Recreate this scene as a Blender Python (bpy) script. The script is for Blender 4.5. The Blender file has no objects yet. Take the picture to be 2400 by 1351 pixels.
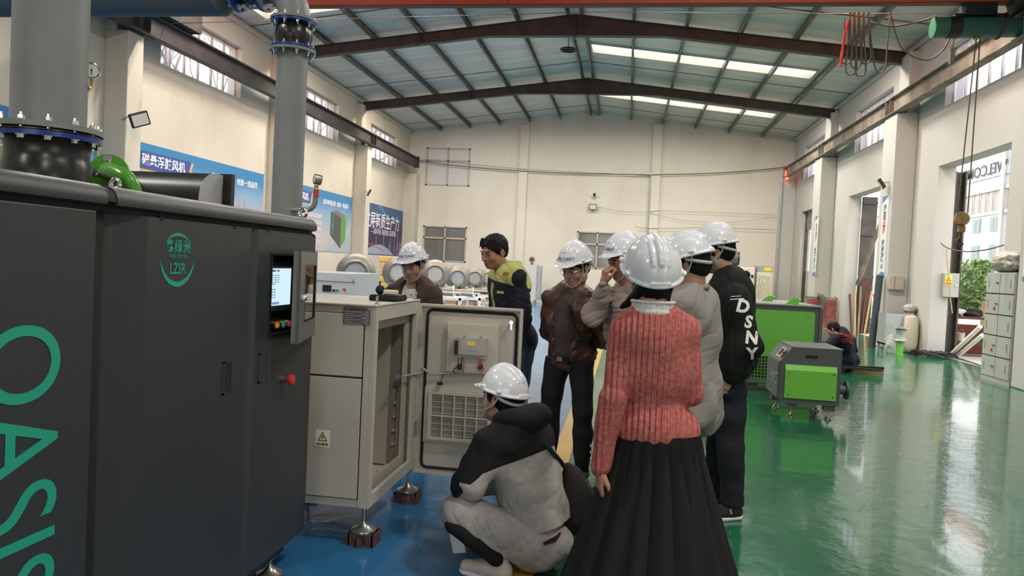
import bpy, bmesh, math, random
import numpy as np
from mathutils import Vector, Matrix, Euler
from mathutils.bvhtree import BVHTree

scene = bpy.context.scene
COL = scene.collection
PI = math.pi

# ---------------------------------------------------------------- camera
W_PX, H_PX, FOCAL = 2400, 1351, 1750.0
CAM = Vector((0.0, 0.0, 1.45))
# columns: where the world's x, y (down the hall) and z point in camera space
_d = Vector((1470 - W_PX / 2, -(635 - H_PX / 2), -FOCAL)).normalized()
_roll = 0.048
_u = Vector((_roll, 1.0, -(_d.x * _roll + _d.y) / _d.z)).normalized()
_x = _d.cross(_u)
R_WC = Matrix((_x, _d, _u))                 # camera space -> world
cam_data = bpy.data.cameras.new('camera')
cam_data.sensor_fit = 'HORIZONTAL'
cam_data.sensor_width = 36.0
cam_data.lens = FOCAL / W_PX * 36.0
cam_data.clip_start = 0.05
cam_data.clip_end = 500
cam = bpy.data.objects.new('camera', cam_data)
cam.matrix_world = Matrix.Translation(CAM) @ R_WC.to_4x4()
COL.objects.link(cam)
scene.camera = cam

# ---------------------------------------------------------------- light
world = bpy.data.worlds.new('world')
scene.world = world
world.use_nodes = True
_n = world.node_tree.nodes
_bg = _n['Background']
_tc = _n.new('ShaderNodeTexCoord')
_sep = _n.new('ShaderNodeSeparateXYZ')
_rmp = _n.new('ShaderNodeValToRGB')
_rmp.color_ramp.elements[0].position = 0.0
_rmp.color_ramp.elements[0].color = (0.62, 0.60, 0.56, 1)
_rmp.color_ramp.elements[1].position = 0.35
_rmp.color_ramp.elements[1].color = (0.97, 0.98, 1.0, 1)
world.node_tree.links.new(_tc.outputs['Generated'], _sep.inputs[0])
world.node_tree.links.new(_sep.outputs['Z'], _rmp.inputs[0])
world.node_tree.links.new(_rmp.outputs[0], _bg.inputs['Color'])
_bg.inputs['Strength'].default_value = 2.6

def area_light(name, loc, rot, sx, sy, power, color=(1, 1, 1), portal=False):
    l = bpy.data.lights.new(name, 'AREA')
    l.shape = 'RECTANGLE'
    l.size, l.size_y = sx, sy
    l.energy = power
    l.color = color
    if portal:
        l.cycles.is_portal = True
    o = bpy.data.objects.new(name, l)
    o.location = loc
    o.rotation_euler = rot
    COL.objects.link(o)
    return o

# daylight enters through the gates, the clerestory windows and the open end behind the camera
for (y0, y1, z0, z1, nm) in ((13.47, 16.4, 0, 3.88, 'gate'), (19.6, 22.6, 0, 3.88, 'gate'), (-4.5, -1.2, 0, 3.88, 'gate')):
    area_light('daylight_portal', (6.45, (y0 + y1) / 2, (z0 + z1) / 2), (0, PI / 2, 0), z1 - z0, y1 - y0, 1, portal=True)
area_light('daylight_portal', (-1.0, -9.7, 2.3), (-PI / 2, 0, 0), 6, 4.6, 1, portal=True)
# added fill lamps, out of view under the roof over the front of the hall
FILL_LAMPS = [(-5.4, 2.0), (-5.4, 8.0), (2.4, 2.0), (2.4, 8.0), (-5.4, -4.0), (2.4, -4.0)]
FILL_LAMP_POWER = 110
FILL_BATTEN_POWER = 165

scene.view_settings.view_transform = 'Standard'
scene.view_settings.look = 'None'
scene.view_settings.gamma = 1.0
scene.view_settings.use_curve_mapping = False
scene.view_settings.exposure = 0.55
cy = scene.cycles
cy.use_denoising = True
cy.max_bounces = 5
cy.diffuse_bounces = 4
cy.glossy_bounces = 3
cy.transmission_bounces = 4
cy.transparent_max_bounces = 8
cy.caustics_reflective = False
cy.caustics_refractive = False
cy.sample_clamp_indirect = 8
cy.use_adaptive_sampling = True
cy.adaptive_threshold = 0.04

# ---------------------------------------------------------------- measuring
def _ray(u, v):
    return R_WC @ Vector((u - W_PX / 2, -(v - H_PX / 2), -FOCAL))

def AY(u, v, y):
    """the point at depth y (down the hall) seen at pixel u, v"""
    r = _ray(u, v)
    return CAM + r * ((y - CAM.y) / r.y)

def AX(u, v, x):
    r = _ray(u, v)
    return CAM + r * ((x - CAM.x) / r.x)

def AZ(u, v, z=0.0):
    r = _ray(u, v)
    return CAM + r * ((z - CAM.z) / r.z)

# ---------------------------------------------------------------- materials
def mat(name, color, rough=0.5, metal=0.0, spec=0.5, bump=0.0, bscale=40.0, var=0.0, vscale=3.0, coat=0.0, emit=None, estr=0.0, var_col=None, bdist=0.01, stretch=None):
    m = bpy.data.materials.new(name)
    m.use_nodes = True
    nt = m.node_tree
    b = nt.nodes['Principled BSDF']
    c = (*color, 1) if len(color) == 3 else color
    b.inputs['Base Color'].default_value = c
    b.inputs['Roughness'].default_value = rough
    b.inputs['Metallic'].default_value = metal
    b.inputs['Specular IOR Level'].default_value = spec
    if coat:
        b.inputs['Coat Weight'].default_value = coat
        b.inputs['Coat Roughness'].default_value = 0.05
    if emit:
        b.inputs['Emission Color'].default_value = (*emit, 1)
        b.inputs['Emission Strength'].default_value = estr
    tc = nt.nodes.new('ShaderNodeTexCoord')
    src = tc.outputs['Object']
    if stretch:
        mp = nt.nodes.new('ShaderNodeMapping')
        mp.inputs['Scale'].default_value = stretch
        nt.links.new(src, mp.inputs[0])
        src = mp.outputs[0]
    if var:
        no = nt.nodes.new('ShaderNodeTexNoise')
        no.inputs['Scale'].default_value = vscale
        no.inputs['Detail'].default_value = 6
        nt.links.new(src, no.inputs['Vector'])
        mx = nt.nodes.new('ShaderNodeMix')
        mx.data_type = 'RGBA'
        vc = var_col or tuple(x * (1 - var) for x in color[:3])
        mx.inputs['A'].default_value = c
        mx.inputs['B'].default_value = (*vc, 1)
        rr = nt.nodes.new('ShaderNodeMapRange')
        rr.inputs['From Min'].default_value = 0.35
        rr.inputs['From Max'].default_value = 0.7
        nt.links.new(no.outputs['Fac'], rr.inputs['Value'])
        nt.links.new(rr.outputs[0], mx.inputs['Factor'])
        nt.links.new(mx.outputs['Result'], b.inputs['Base Color'])
    if bump:
        no = nt.nodes.new('ShaderNodeTexNoise')
        no.inputs['Scale'].default_value = bscale
        no.inputs['Detail'].default_value = 4
        nt.links.new(src, no.inputs['Vector'])
        bp = nt.nodes.new('ShaderNodeBump')
        bp.inputs['Strength'].default_value = bump
        bp.inputs['Distance'].default_value = bdist
        nt.links.new(no.outputs['Fac'], bp.inputs['Height'])
        nt.links.new(bp.outputs[0], b.inputs['Normal'])
    return m

def glass_mat(name, tint=(0.9, 0.95, 1.0), alpha=0.15, rough=0.05):
    m = bpy.data.materials.new(name)
    m.use_nodes = True
    nt = m.node_tree
    out = nt.nodes['Material Output']
    b = nt.nodes['Principled BSDF']
    b.inputs['Base Color'].default_value = (*tint, 1)
    b.inputs['Roughness'].default_value = rough
    tr = nt.nodes.new('ShaderNodeBsdfTransparent')
    tr.inputs[0].default_value = (*tint, 1)
    mx = nt.nodes.new('ShaderNodeMixShader')
    mx.inputs[0].default_value = alpha
    nt.links.new(tr.outputs[0], mx.inputs[1])
    nt.links.new(b.outputs[0], mx.inputs[2])
    nt.links.new(mx.outputs[0], out.inputs[0])
    return m

def stained_wall(name, base, stain, z_top=7.0):
    """painted plaster: faint vertical water streaks and broad grubby patches"""
    m = mat(name, base, 0.82, spec=0.25, bump=0.12, bscale=25)
    nt = m.node_tree
    b = nt.nodes['Principled BSDF']
    tc = nt.nodes.new('ShaderNodeTexCoord')
    def noise(scale, sc, lo, hi, detail=6):
        mp = nt.nodes.new('ShaderNodeMapping'); mp.inputs['Scale'].default_value = sc
        nt.links.new(tc.outputs['Object'], mp.inputs[0])
        no = nt.nodes.new('ShaderNodeTexNoise'); no.inputs['Scale'].default_value = scale; no.inputs['Detail'].default_value = detail
        nt.links.new(mp.outputs[0], no.inputs['Vector'])
        r = nt.nodes.new('ShaderNodeMapRange'); r.inputs['From Min'].default_value = lo; r.inputs['From Max'].default_value = hi
        nt.links.new(no.outputs['Fac'], r.inputs['Value'])
        return r.outputs[0]
    a = noise(0.7, (1, 1, 0.6), 0.45, 0.75)
    s = noise(6.0, (1, 1, 0.06), 0.55, 0.8)
    ad = nt.nodes.new('ShaderNodeMath'); ad.operation = 'MULTIPLY_ADD'; ad.inputs[1].default_value = 0.4
    nt.links.new(s, ad.inputs[0]); nt.links.new(a, ad.inputs[2]); ad.use_clamp = True
    sc = nt.nodes.new('ShaderNodeMath'); sc.operation = 'MULTIPLY'; sc.inputs[1].default_value = 0.6
    nt.links.new(ad.outputs[0], sc.inputs[0])
    mx = nt.nodes.new('ShaderNodeMix'); mx.data_type = 'RGBA'
    mx.inputs['A'].default_value = (*base, 1); mx.inputs['B'].default_value = (*stain, 1)
    nt.links.new(sc.outputs[0], mx.inputs['Factor'])
    nt.links.new(mx.outputs['Result'], b.inputs['Base Color'])
    return m

def epoxy(name, base, dark, rough=0.13, bump=0.10, worn=(0.30, 0.38, 0.36)):
    """poured resin floor: glossy with a slow ripple and dull scuffed patches"""
    m = mat(name, base, rough, spec=0.6, coat=0.35)
    nt = m.node_tree
    b = nt.nodes['Principled BSDF']
    tc = nt.nodes.new('ShaderNodeTexCoord')
    def noise(scale, sc, detail=3):
        mp = nt.nodes.new('ShaderNodeMapping'); mp.inputs['Scale'].default_value = sc
        nt.links.new(tc.outputs['Object'], mp.inputs[0])
        no = nt.nodes.new('ShaderNodeTexNoise'); no.inputs['Scale'].default_value = scale; no.inputs['Detail'].default_value = detail
        nt.links.new(mp.outputs[0], no.inputs['Vector'])
        return no.outputs['Fac']
    n1 = noise(1.3, (1, 1, 1), 5)
    mx = nt.nodes.new('ShaderNodeMix'); mx.data_type = 'RGBA'
    mx.inputs['A'].default_value = (*base, 1); mx.inputs['B'].default_value = (*dark, 1)
    nt.links.new(n1, mx.inputs['Factor'])
    # scuffs
    n4 = noise(9.0, (1, 0.5, 1), 8)
    r4 = nt.nodes.new('ShaderNodeMapRange'); r4.inputs['From Min'].default_value = 0.6; r4.inputs['From Max'].default_value = 0.8; r4.inputs['To Max'].default_value = 0.25
    nt.links.new(n4, r4.inputs['Value'])
    mx2 = nt.nodes.new('ShaderNodeMix'); mx2.data_type = 'RGBA'
    nt.links.new(r4.outputs[0], mx2.inputs['Factor'])
    nt.links.new(mx.outputs['Result'], mx2.inputs['A']); mx2.inputs['B'].default_value = (*worn, 1)
    nt.links.new(mx2.outputs['Result'], b.inputs['Base Color'])
    r2 = nt.nodes.new('ShaderNodeMapRange'); r2.inputs['To Min'].default_value = rough * 0.6; r2.inputs['To Max'].default_value = rough * 1.7
    nt.links.new(noise(2.5, (1, 1, 1), 4), r2.inputs['Value'])
    nt.links.new(r2.outputs[0], b.inputs['Roughness'])
    bp1 = nt.nodes.new('ShaderNodeBump'); bp1.inputs['Strength'].default_value = bump; bp1.inputs['Distance'].default_value = 0.05
    nt.links.new(noise(7.0, (1, 1, 1), 2), bp1.inputs['Height'])
    bp2 = nt.nodes.new('ShaderNodeBump'); bp2.inputs['Strength'].default_value = bump * 0.8; bp2.inputs['Distance'].default_value = 0.01
    nt.links.new(noise(45.0, (1, 1, 1), 3), bp2.inputs['Height'])
    nt.links.new(bp1.outputs[0], bp2.inputs['Normal'])
    nt.links.new(bp2.outputs[0], b.inputs['Normal'])
    return m

M = {}
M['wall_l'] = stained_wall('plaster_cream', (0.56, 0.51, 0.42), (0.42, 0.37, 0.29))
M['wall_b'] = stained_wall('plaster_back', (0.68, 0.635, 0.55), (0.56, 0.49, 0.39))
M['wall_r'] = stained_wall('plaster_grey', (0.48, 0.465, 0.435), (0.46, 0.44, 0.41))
M['green_floor'] = epoxy('green_epoxy', (0.010, 0.105, 0.045), (0.016, 0.140, 0.070))
M['blue_floor'] = epoxy('blue_epoxy', (0.028, 0.175, 0.37), (0.020, 0.13, 0.30), rough=0.17, worn=(0.12, 0.28, 0.42))
M['yellow_floor'] = epoxy('yellow_epoxy', (0.62, 0.38, 0.06), (0.5, 0.3, 0.05), rough=0.2, worn=(0.4, 0.3, 0.15))
M['concrete'] = mat('concrete', (0.42, 0.39, 0.35), 0.9, bump=0.3, bscale=12, var=0.4, vscale=2)
M['roof'] = mat('foil_insulation', (0.66, 0.65, 0.60), 0.38, metal=0.15, var=0.25, vscale=1.6, bump=0.25, bscale=3.0, bdist=0.05, stretch=(0.25, 3, 1))
M['beam'] = mat('brown_steel', (0.042, 0.036, 0.033), 0.55, var=0.5, vscale=4, var_col=(0.08, 0.066, 0.052))
M['purlin'] = mat('purlin_steel', (0.27, 0.24, 0.20), 0.5, metal=0.4, var=0.5, vscale=5)
M['rail_l'] = mat('crane_beam_dark', (0.058, 0.048, 0.048), 0.55, var=0.4, vscale=3)
M['rail_r'] = mat('crane_beam_brown', (0.30, 0.25, 0.195), 0.6, var=0.5, vscale=2.5, var_col=(0.11, 0.085, 0.07))
M['rail_red'] = mat('crane_rail_red', (0.16, 0.035, 0.025), 0.6)
M['orange'] = mat('orange_paint', (0.80, 0.10, 0.035), 0.4, var=0.15, vscale=2)
M['black'] = mat('black_paint', (0.012, 0.012, 0.013), 0.45)
M['blackmatte'] = mat('black_matte', (0.010, 0.010, 0.010), 0.85)
M['rubber'] = mat('black_rubber', (0.014, 0.013, 0.013), 0.28)
M['machine'] = mat('dark_texture_paint', (0.036, 0.038, 0.041), 0.42, spec=0.5, bump=0.35, bscale=420, bdist=0.002)
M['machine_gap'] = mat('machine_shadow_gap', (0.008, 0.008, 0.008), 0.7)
M['pipe'] = mat('grey_pipe_paint', (0.23, 0.235, 0.235), 0.42, bump=0.05, bscale=30, var=0.12, vscale=4)
M['pipe_dark'] = mat('grey_pipe_dark', (0.14, 0.14, 0.14), 0.65, spec=0.3)
M['blue'] = mat('flange_blue', (0.012, 0.035, 0.22), 0.3)
M['chrome'] = mat('chrome', (0.75, 0.75, 0.74), 0.16, metal=1.0)
M['steel'] = mat('brushed_steel', (0.42, 0.40, 0.37), 0.32, metal=0.9, var=0.3, vscale=8)
M['teal'] = mat('teal_vinyl', (0.018, 0.34, 0.23), 0.45)
M['beige'] = mat('beige_cabinet_paint', (0.50, 0.46, 0.385), 0.42, bump=0.06, bscale=350, bdist=0.002)
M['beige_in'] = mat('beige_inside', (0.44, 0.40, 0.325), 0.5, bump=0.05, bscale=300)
M['white'] = mat('white_paint', (0.74, 0.73, 0.70), 0.4)
M['cream'] = mat('cream_paint', (0.66, 0.60, 0.47), 0.45)
M['green'] = mat('green_paint', (0.13, 0.42, 0.05), 0.42, bump=0.08, bscale=250, bdist=0.002)
M['green_pipe'] = mat('green_enamel', (0.085, 0.33, 0.022), 0.25)
M['gunmetal'] = mat('grey_machine_paint', (0.085, 0.085, 0.088), 0.42, bump=0.15, bscale=300, bdist=0.002)
M['zinc'] = mat('galvanised', (0.42, 0.45, 0.45), 0.45, metal=0.6, var=0.2, vscale=5)
M['alu'] = mat('cast_aluminium', (0.27, 0.25, 0.215), 0.5, metal=0.55, bump=0.25, bscale=60, bdist=0.004, var=0.25, vscale=8)
M['film'] = mat('plastic_film', (0.42, 0.41, 0.39), 0.18, spec=0.8, bump=0.8, bscale=14, bdist=0.02)
M['red'] = mat('red_plastic', (0.60, 0.035, 0.025), 0.35)
M['rust'] = mat('rusty_steel', (0.065, 0.030, 0.022), 0.75, var=0.5, vscale=20, var_col=(0.12, 0.05, 0.03), bump=0.3, bscale=60)
M['brass'] = mat('brass', (0.60, 0.38, 0.12), 0.3, metal=1.0)
M['gold'] = mat('gold', (0.85, 0.58, 0.18), 0.22, metal=1.0)
M['locker'] = mat('locker_paint', (0.38, 0.39, 0.35), 0.5, var=0.1, vscale=3)
M['dark_line'] = mat('panel_gap', (0.03, 0.028, 0.025), 0.8)
M['wood'] = mat('raw_wood', (0.50, 0.33, 0.14), 0.75, var=0.3, vscale=6, stretch=(1, 8, 8))
M['foam'] = mat('yellow_foam', (0.66, 0.45, 0.13), 0.85, bump=0.3, bscale=30, var=0.2, vscale=5)
M['card'] = mat('cardboard', (0.42, 0.27, 0.15), 0.8)
M['yellow'] = mat('yellow_label', (0.85, 0.62, 0.04), 0.5)
M['paper'] = mat('white_label', (0.80, 0.79, 0.76), 0.6)
M['navy'] = mat('navy_ink', (0.02, 0.04, 0.16), 0.5)
M['ink'] = mat('black_ink', (0.015, 0.015, 0.015), 0.5)
M['helmet'] = mat('helmet_abs', (0.72, 0.72, 0.76), 0.13, spec=0.6, coat=0.3)
M['win_frame'] = mat('window_frame', (0.45, 0.40, 0.33), 0.55)
M['win_frame_w'] = mat('window_frame_white', (0.62, 0.60, 0.55), 0.5)
M['pane'] = glass_mat('window_glass', (0.95, 0.93, 1.0), 0.22, 0.25)
M['pane_dusty'] = glass_mat('dusty_glass', (0.55, 0.53, 0.49), 0.62, 0.18)
M['pane_dark'] = mat('dark_window_glass', (0.16, 0.15, 0.14), 0.07, spec=0.8)
M['frosted'] = mat('frosted_window_glass', (0.62, 0.60, 0.58), 0.25, spec=0.6)
M['skylight'] = glass_mat('polycarbonate_sheet', (0.93, 0.95, 1.0), 0.10, 0.3)
M['cable'] = mat('cable_brown', (0.11, 0.085, 0.06), 0.6)
M['wire'] = mat('thin_wire', (0.09, 0.08, 0.07), 0.6)
M['strap'] = mat('grey_webbing', (0.45, 0.46, 0.46), 0.6)
M['skin'] = mat('skin', (0.47, 0.245, 0.165), 0.5, spec=0.4, var=0.25, vscale=9, bump=0.05, bscale=90)
M['skin_d'] = mat('skin_tan', (0.42, 0.20, 0.13), 0.5, spec=0.4, var=0.25, vscale=9, bump=0.05, bscale=90)
M['lip'] = mat('lip', (0.32, 0.11, 0.09), 0.45)
M['hair'] = mat('black_hair', (0.008, 0.007, 0.007), 0.65, spec=0.2, bump=0.5, bscale=55, bdist=0.006, stretch=(1, 1, 0.2))
M['eyewhite'] = mat('eye_white', (0.30, 0.26, 0.23), 0.3)
M['iris'] = mat('iris', (0.015, 0.010, 0.008), 0.2)

# ---------------------------------------------------------------- mesh building
class MB:
    """collects shapes into one mesh"""
    def __init__(s):
        s.bm = bmesh.new()
        s.mi = 0
    def _tag(s, faces):
        for f in faces:
            f.material_index = s.mi
    def box(s, c, d, rz=0.0, mtx=None, bevel=0.0):
        r = bmesh.ops.create_cube(s.bm, size=1.0)
        vs = r['verts']
        fs = set(f for v in vs for f in v.link_faces)
        s._tag(fs)
        T = Matrix.Translation(c) @ (mtx.to_4x4() if mtx else Matrix.Rotation(rz, 4, 'Z')) @ Matrix.Diagonal((d[0], d[1], d[2], 1))
        bmesh.ops.transform(s.bm, matrix=T, verts=vs)
        if bevel > 0:
            es = list(set(e for v in vs for e in v.link_edges))
            rr = bmesh.ops.bevel(s.bm, geom=es, offset=bevel, segments=2, affect='EDGES', profile=0.5)
            s._tag(rr['faces'])
        return s
    def bb(s, a, b, bevel=0.0):
        a, b = Vector(a), Vector(b)
        return s.box((a + b) / 2, [max(1e-4, abs(q)) for q in (b - a)], bevel=bevel)
    def cyl(s, p0, p1, r0, r1=None, n=20, caps=True):
        p0, p1 = Vector(p0), Vector(p1)
        r1 = r0 if r1 is None else r1
        L = (p1 - p0).length
        r = bmesh.ops.create_cone(s.bm, cap_ends=caps, cap_tris=False, segments=n, radius1=r0, radius2=max(r1, 1e-5), depth=L)
        q = Vector((0, 0, 1)).rotation_difference((p1 - p0).normalized()).to_matrix().to_4x4()
        bmesh.ops.transform(s.bm, matrix=Matrix.Translation((p0 + p1) / 2) @ q, verts=r['verts'])
        s._tag(set(f for v in r['verts'] for f in v.link_faces))
        return s
    def sph(s, c, r, n=16, m=10, mtx=None):
        rr = bmesh.ops.create_uvsphere(s.bm, u_segments=n, v_segments=m, radius=1.0)
        d = r if hasattr(r, '__len__') else (r, r, r)
        T = Matrix.Translation(c) @ (mtx.to_4x4() if mtx else Matrix.Identity(4)) @ Matrix.Diagonal((*d, 1))
        bmesh.ops.transform(s.bm, matrix=T, verts=rr['verts'])
        s._tag(set(f for v in rr['verts'] for f in v.link_faces))
        return s
    def tube(s, pts, r, n=8, closed=False, smooth=0):
        pts = [Vector(p) for p in pts]
        if smooth:
            pts = catmull(pts, smooth, closed)
        N = len(pts)
        rings = []
        prev = None
        for i, p in enumerate(pts):
            a = pts[(i - 1) % N] if (closed or i > 0) else p
            b = pts[(i + 1) % N] if (closed or i < N - 1) else p
            t = (b - a).normalized()
            if prev is None:
                ref = Vector((0, 0, 1)) if abs(t.z) < 0.9 else Vector((1, 0, 0))
                nx = t.cross(ref).normalized()
            else:
                nx = (prev - t * prev.dot(t)).normalized()
            prev = nx
            ny = t.cross(nx)
            rad = r[i * (len(r) - 1) // max(1, N - 1)] if hasattr(r, '__len__') else r
            rings.append([s.bm.verts.new(p + (nx * math.cos(2 * PI * k / n) + ny * math.sin(2 * PI * k / n)) * rad) for k in range(n)])
        fs = []
        for i in range(N if closed else N - 1):
            A, B = rings[i], rings[(i + 1) % N]
            for k in range(n):
                fs.append(s.bm.faces.new((A[k], A[(k + 1) % n], B[(k + 1) % n], B[k])))
        if not closed:
            fs.append(s.bm.faces.new(rings[0][::-1]))
            fs.append(s.bm.faces.new(rings[-1]))
        s._tag(fs)
        return s
    def lathe(s, prof, c=(0, 0, 0), axis=(0, 0, 1), n=28, close=False):
        """prof: list of (radius, height) along the axis"""
        q = Vector((0, 0, 1)).rotation_difference(Vector(axis).normalized()).to_matrix()
        c = Vector(c)
        rings = []
        for (r, h) in prof:
            rings.append([s.bm.verts.new(c + q @ Vector((max(r, 1e-4) * math.cos(2 * PI * k / n), max(r, 1e-4) * math.sin(2 * PI * k / n), h))) for k in range(n)])
        fs = []
        L = len(rings)
        for i in range(L if close else L - 1):
            A, B = rings[i], rings[(i + 1) % L]
            for k in range(n):
                fs.append(s.bm.faces.new((A[k], A[(k + 1) % n], B[(k + 1) % n], B[k])))
        if not close:
            if prof[0][0] > 1e-3: fs.append(s.bm.faces.new(rings[0][::-1]))
            if prof[-1][0] > 1e-3: fs.append(s.bm.faces.new(rings[-1]))
        s._tag(fs)
        return s
    def prism(s, pts, off):
        """pts: planar outline in 3-D, swept by vector off"""
        off = Vector(off)
        a = [s.bm.verts.new(Vector(p)) for p in pts]
        b = [s.bm.verts.new(Vector(p) + off) for p in pts]
        fs = [s.bm.faces.new(a), s.bm.faces.new(b[::-1])]
        for i in range(len(a)):
            j = (i + 1) % len(a)
            fs.append(s.bm.faces.new((a[j], a[i], b[i], b[j])))
        s._tag(fs)
        return s
    def quad(s, a, b, c, d):
        s._tag([s.bm.faces.new([s.bm.verts.new(Vector(p)) for p in (a, b, c, d)])])
        return s
    def torus(s, c, R, r, axis=(0, 0, 1), n=28, m=10):
        s.lathe([(R + r * math.cos(2 * PI * k / m), r * math.sin(2 * PI * k / m)) for k in range(m)], c, axis, n, close=True)
        return s
    def build(s, name, m, parent=None, smooth=False, angle=40):
        bmesh.ops.recalc_face_normals(s.bm, faces=s.bm.faces)
        me = bpy.data.meshes.new(name)
        s.bm.to_mesh(me)
        s.bm.free()
        ms = m if isinstance(m, (list, tuple)) else [m]
        for q in ms:
            me.materials.append(M[q] if isinstance(q, str) else q)
        if smooth:
            me.shade_smooth()
            me.set_sharp_from_angle(angle=math.radians(angle))
        return link(name, me, parent)

def link(name, me, parent=None):
    o = bpy.data.objects.new(name, me)
    COL.objects.link(o)
    if parent is not None:
        o.parent = parent
        o.matrix_parent_inverse = world_of(parent).inverted()
    return o

def world_of(o):
    m = o.matrix_basis.copy()
    if o.parent is not None:
        m = world_of(o.parent) @ o.matrix_parent_inverse @ m
    return m

def catmull(P, k, closed=False):
    out = []
    N = len(P)
    for i in range(N if closed else N - 1):
        if closed:
            a, b, c, d = P[(i - 1) % N], P[i], P[(i + 1) % N], P[(i + 2) % N]
        else:
            a, b, c, d = P[max(i - 1, 0)], P[i], P[i + 1], P[min(i + 2, N - 1)]
        for j in range(k):
            t = j / k
            out.append(0.5 * ((2 * b) + (c - a) * t + (2 * a - 5 * b + 4 * c - d) * t * t + (3 * b - a - 3 * c + d) * t ** 3))
    if not closed:
        out.append(P[-1])
    return out

def tag(o, label, cat, group=None, kind=None):
    if label: o['label'] = label
    if cat: o['category'] = cat
    if group: o['group'] = group
    if kind: o['kind'] = kind
    return o

def thing(name, label, cat, loc=(0, 0, 0), rz=0.0, group=None, kind=None):
    o = bpy.data.objects.new(name, None)
    o.empty_display_size = 0.1
    COL.objects.link(o)
    o.location = loc
    o.rotation_euler = (0, 0, rz)
    return tag(o, label, cat, group, kind)

def struct(o):
    o['kind'] = 'structure'
    return o

def copy_tree(o, parent=None):
    c = o.copy()
    COL.objects.link(c)
    if parent is not None:
        c.parent = parent
    for ch in list(o.children):
        copy_tree(ch, c)
    return c

def text_mesh(body, size, extrude=0.0, align='CENTER', spacing=1.0, bold=0.0):
    c = bpy.data.curves.new('lettering', 'FONT')
    c.body = body
    c.size = size
    c.align_x = align
    c.align_y = 'CENTER'
    c.extrude = extrude
    c.offset = bold
    c.space_character = spacing
    c.resolution_u = 8 if size > .2 else 3
    o = bpy.data.objects.new('lettering', c)
    COL.objects.link(o)
    dg = bpy.context.evaluated_depsgraph_get()
    me = bpy.data.meshes.new_from_object(o.evaluated_get(dg))
    bpy.data.objects.remove(o)
    bpy.data.curves.remove(c)
    me.materials.clear()
    return me

def text(name, body, size, origin, right, up, m, parent=None, extrude=0.0008, align='CENTER', spacing=1.0, sx=1.0, bold=0.0):
    """flat lettering standing at origin, reading along right"""
    me = text_mesh(body, size, extrude, align, spacing, bold)
    r, u = Vector(right).normalized(), Vector(up).normalized()
    n = r.cross(u)
    T = Matrix((( r.x * sx, u.x, n.x, origin[0]), (r.y * sx, u.y, n.y, origin[1]), (r.z * sx, u.z, n.z, origin[2]), (0, 0, 0, 1)))
    me.transform(T)
    me.materials.append(M[m] if isinstance(m, str) else m)
    return link(name, me, parent)

def wall_boxes(mb, u0, u1, v0, v1, holes, place):
    """fills u0..u1 x v0..v1 with boxes except the holes; place(ua, ub, va, vb) adds one"""
    us = sorted(set([u0, u1] + [h[0] for h in holes] + [h[1] for h in holes]))
    vs = sorted(set([v0, v1] + [h[2] for h in holes] + [h[3] for h in holes]))
    us = [u for u in us if u0 <= u <= u1]
    vs = [v for v in vs if v0 <= v <= v1]
    for i in range(len(us) - 1):
        run = None
        for j in range(len(vs) - 1):
            cu, cv = (us[i] + us[i + 1]) / 2, (vs[j] + vs[j + 1]) / 2
            hole = any(h[0] < cu < h[1] and h[2] < cv < h[3] for h in holes)
            if not hole:
                run = [vs[j], vs[j + 1]] if run is None else [run[0], vs[j + 1]]
            if (hole or j == len(vs) - 2) and run:
                place(us[i], us[i + 1], run[0], run[1])
                run = None
# ================================================================ the hall
XL, XR, YB, YF = -9.2, 6.15, 30.2, -9.8
ZE, ZR, XRIDGE = 6.86, 7.76, -1.55
TH = 0.34
mL = (ZR - ZE) / (XRIDGE - XL)
mR = (ZR - ZE) / (XR - XRIDGE)
def zroof(x):
    return ZE + (x - XL) * mL if x < XRIDGE else ZE + (XR - x) * mR

# floor: blue bay on the left, a yellow line, green on the right, bare concrete outside
mb = MB()
def fl(mb, x0, x1, y0, y1, mi, z1=0.0, z0=-0.12):
    mb.mi = mi
    mb.bb((x0, y0, z0), (x1, y1, z1))
fl(mb, -0.36, XR + TH, YF, YB + 0.3, 0)
fl(mb, -0.50, -0.36, YF, YB + 0.3, 1)
fl(mb, XL - TH, -0.50, YF, YB + 0.3, 2)
struct(mb.build('floor', ['green_floor', 'yellow_floor', 'blue_floor']))
mb = MB(); fl(mb, XR + TH, 60, YF - 30, YB + 40, 0, -0.01)
fl(mb, XL - 40, XL - TH, YF - 30, YB + 40, 0, -0.01)
fl(mb, XL - TH, XR + TH, YF - 30, YF, 0, -0.01)
struct(mb.build('ground', ['concrete']))

# left wall with its clerestory windows
WL = [(7.4, 10.4), (13.45, 16.5), (19.5, 22.5), (25.45, 28.5), (1.4, 4.4), (-4.6, -1.6)]
ZW0, ZW1 = 5.06, 6.24
mb = MB()
wall_boxes(mb, YF, YB + 0.3, 0, ZE, [(a, b, ZW0, ZW1) for a, b in WL], lambda a, b, c, d: mb.bb((XL - TH, a, c), (XL, b, d)))
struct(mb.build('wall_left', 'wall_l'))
WR = [(25.5, 28.6), (19.4, 22.4), (13.35, 16.3), (7.4, 10.4), (1.4, 4.4)]
GR = [(13.47, 16.4), (19.6, 22.6), (26.3, 28.45), (-4.5, -1.2)]
mb = MB()
wall_boxes(mb, YF, YB + 0.3, 0, ZE, [(a, b, ZW0, ZW1) for a, b in WR] + [(a, b, 0, 3.88) for a, b in GR],
           lambda a, b, c, d: mb.bb((XR, a, c), (XR + TH, b, d)))
struct(mb.build('wall_right', 'wall_r'))
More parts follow.
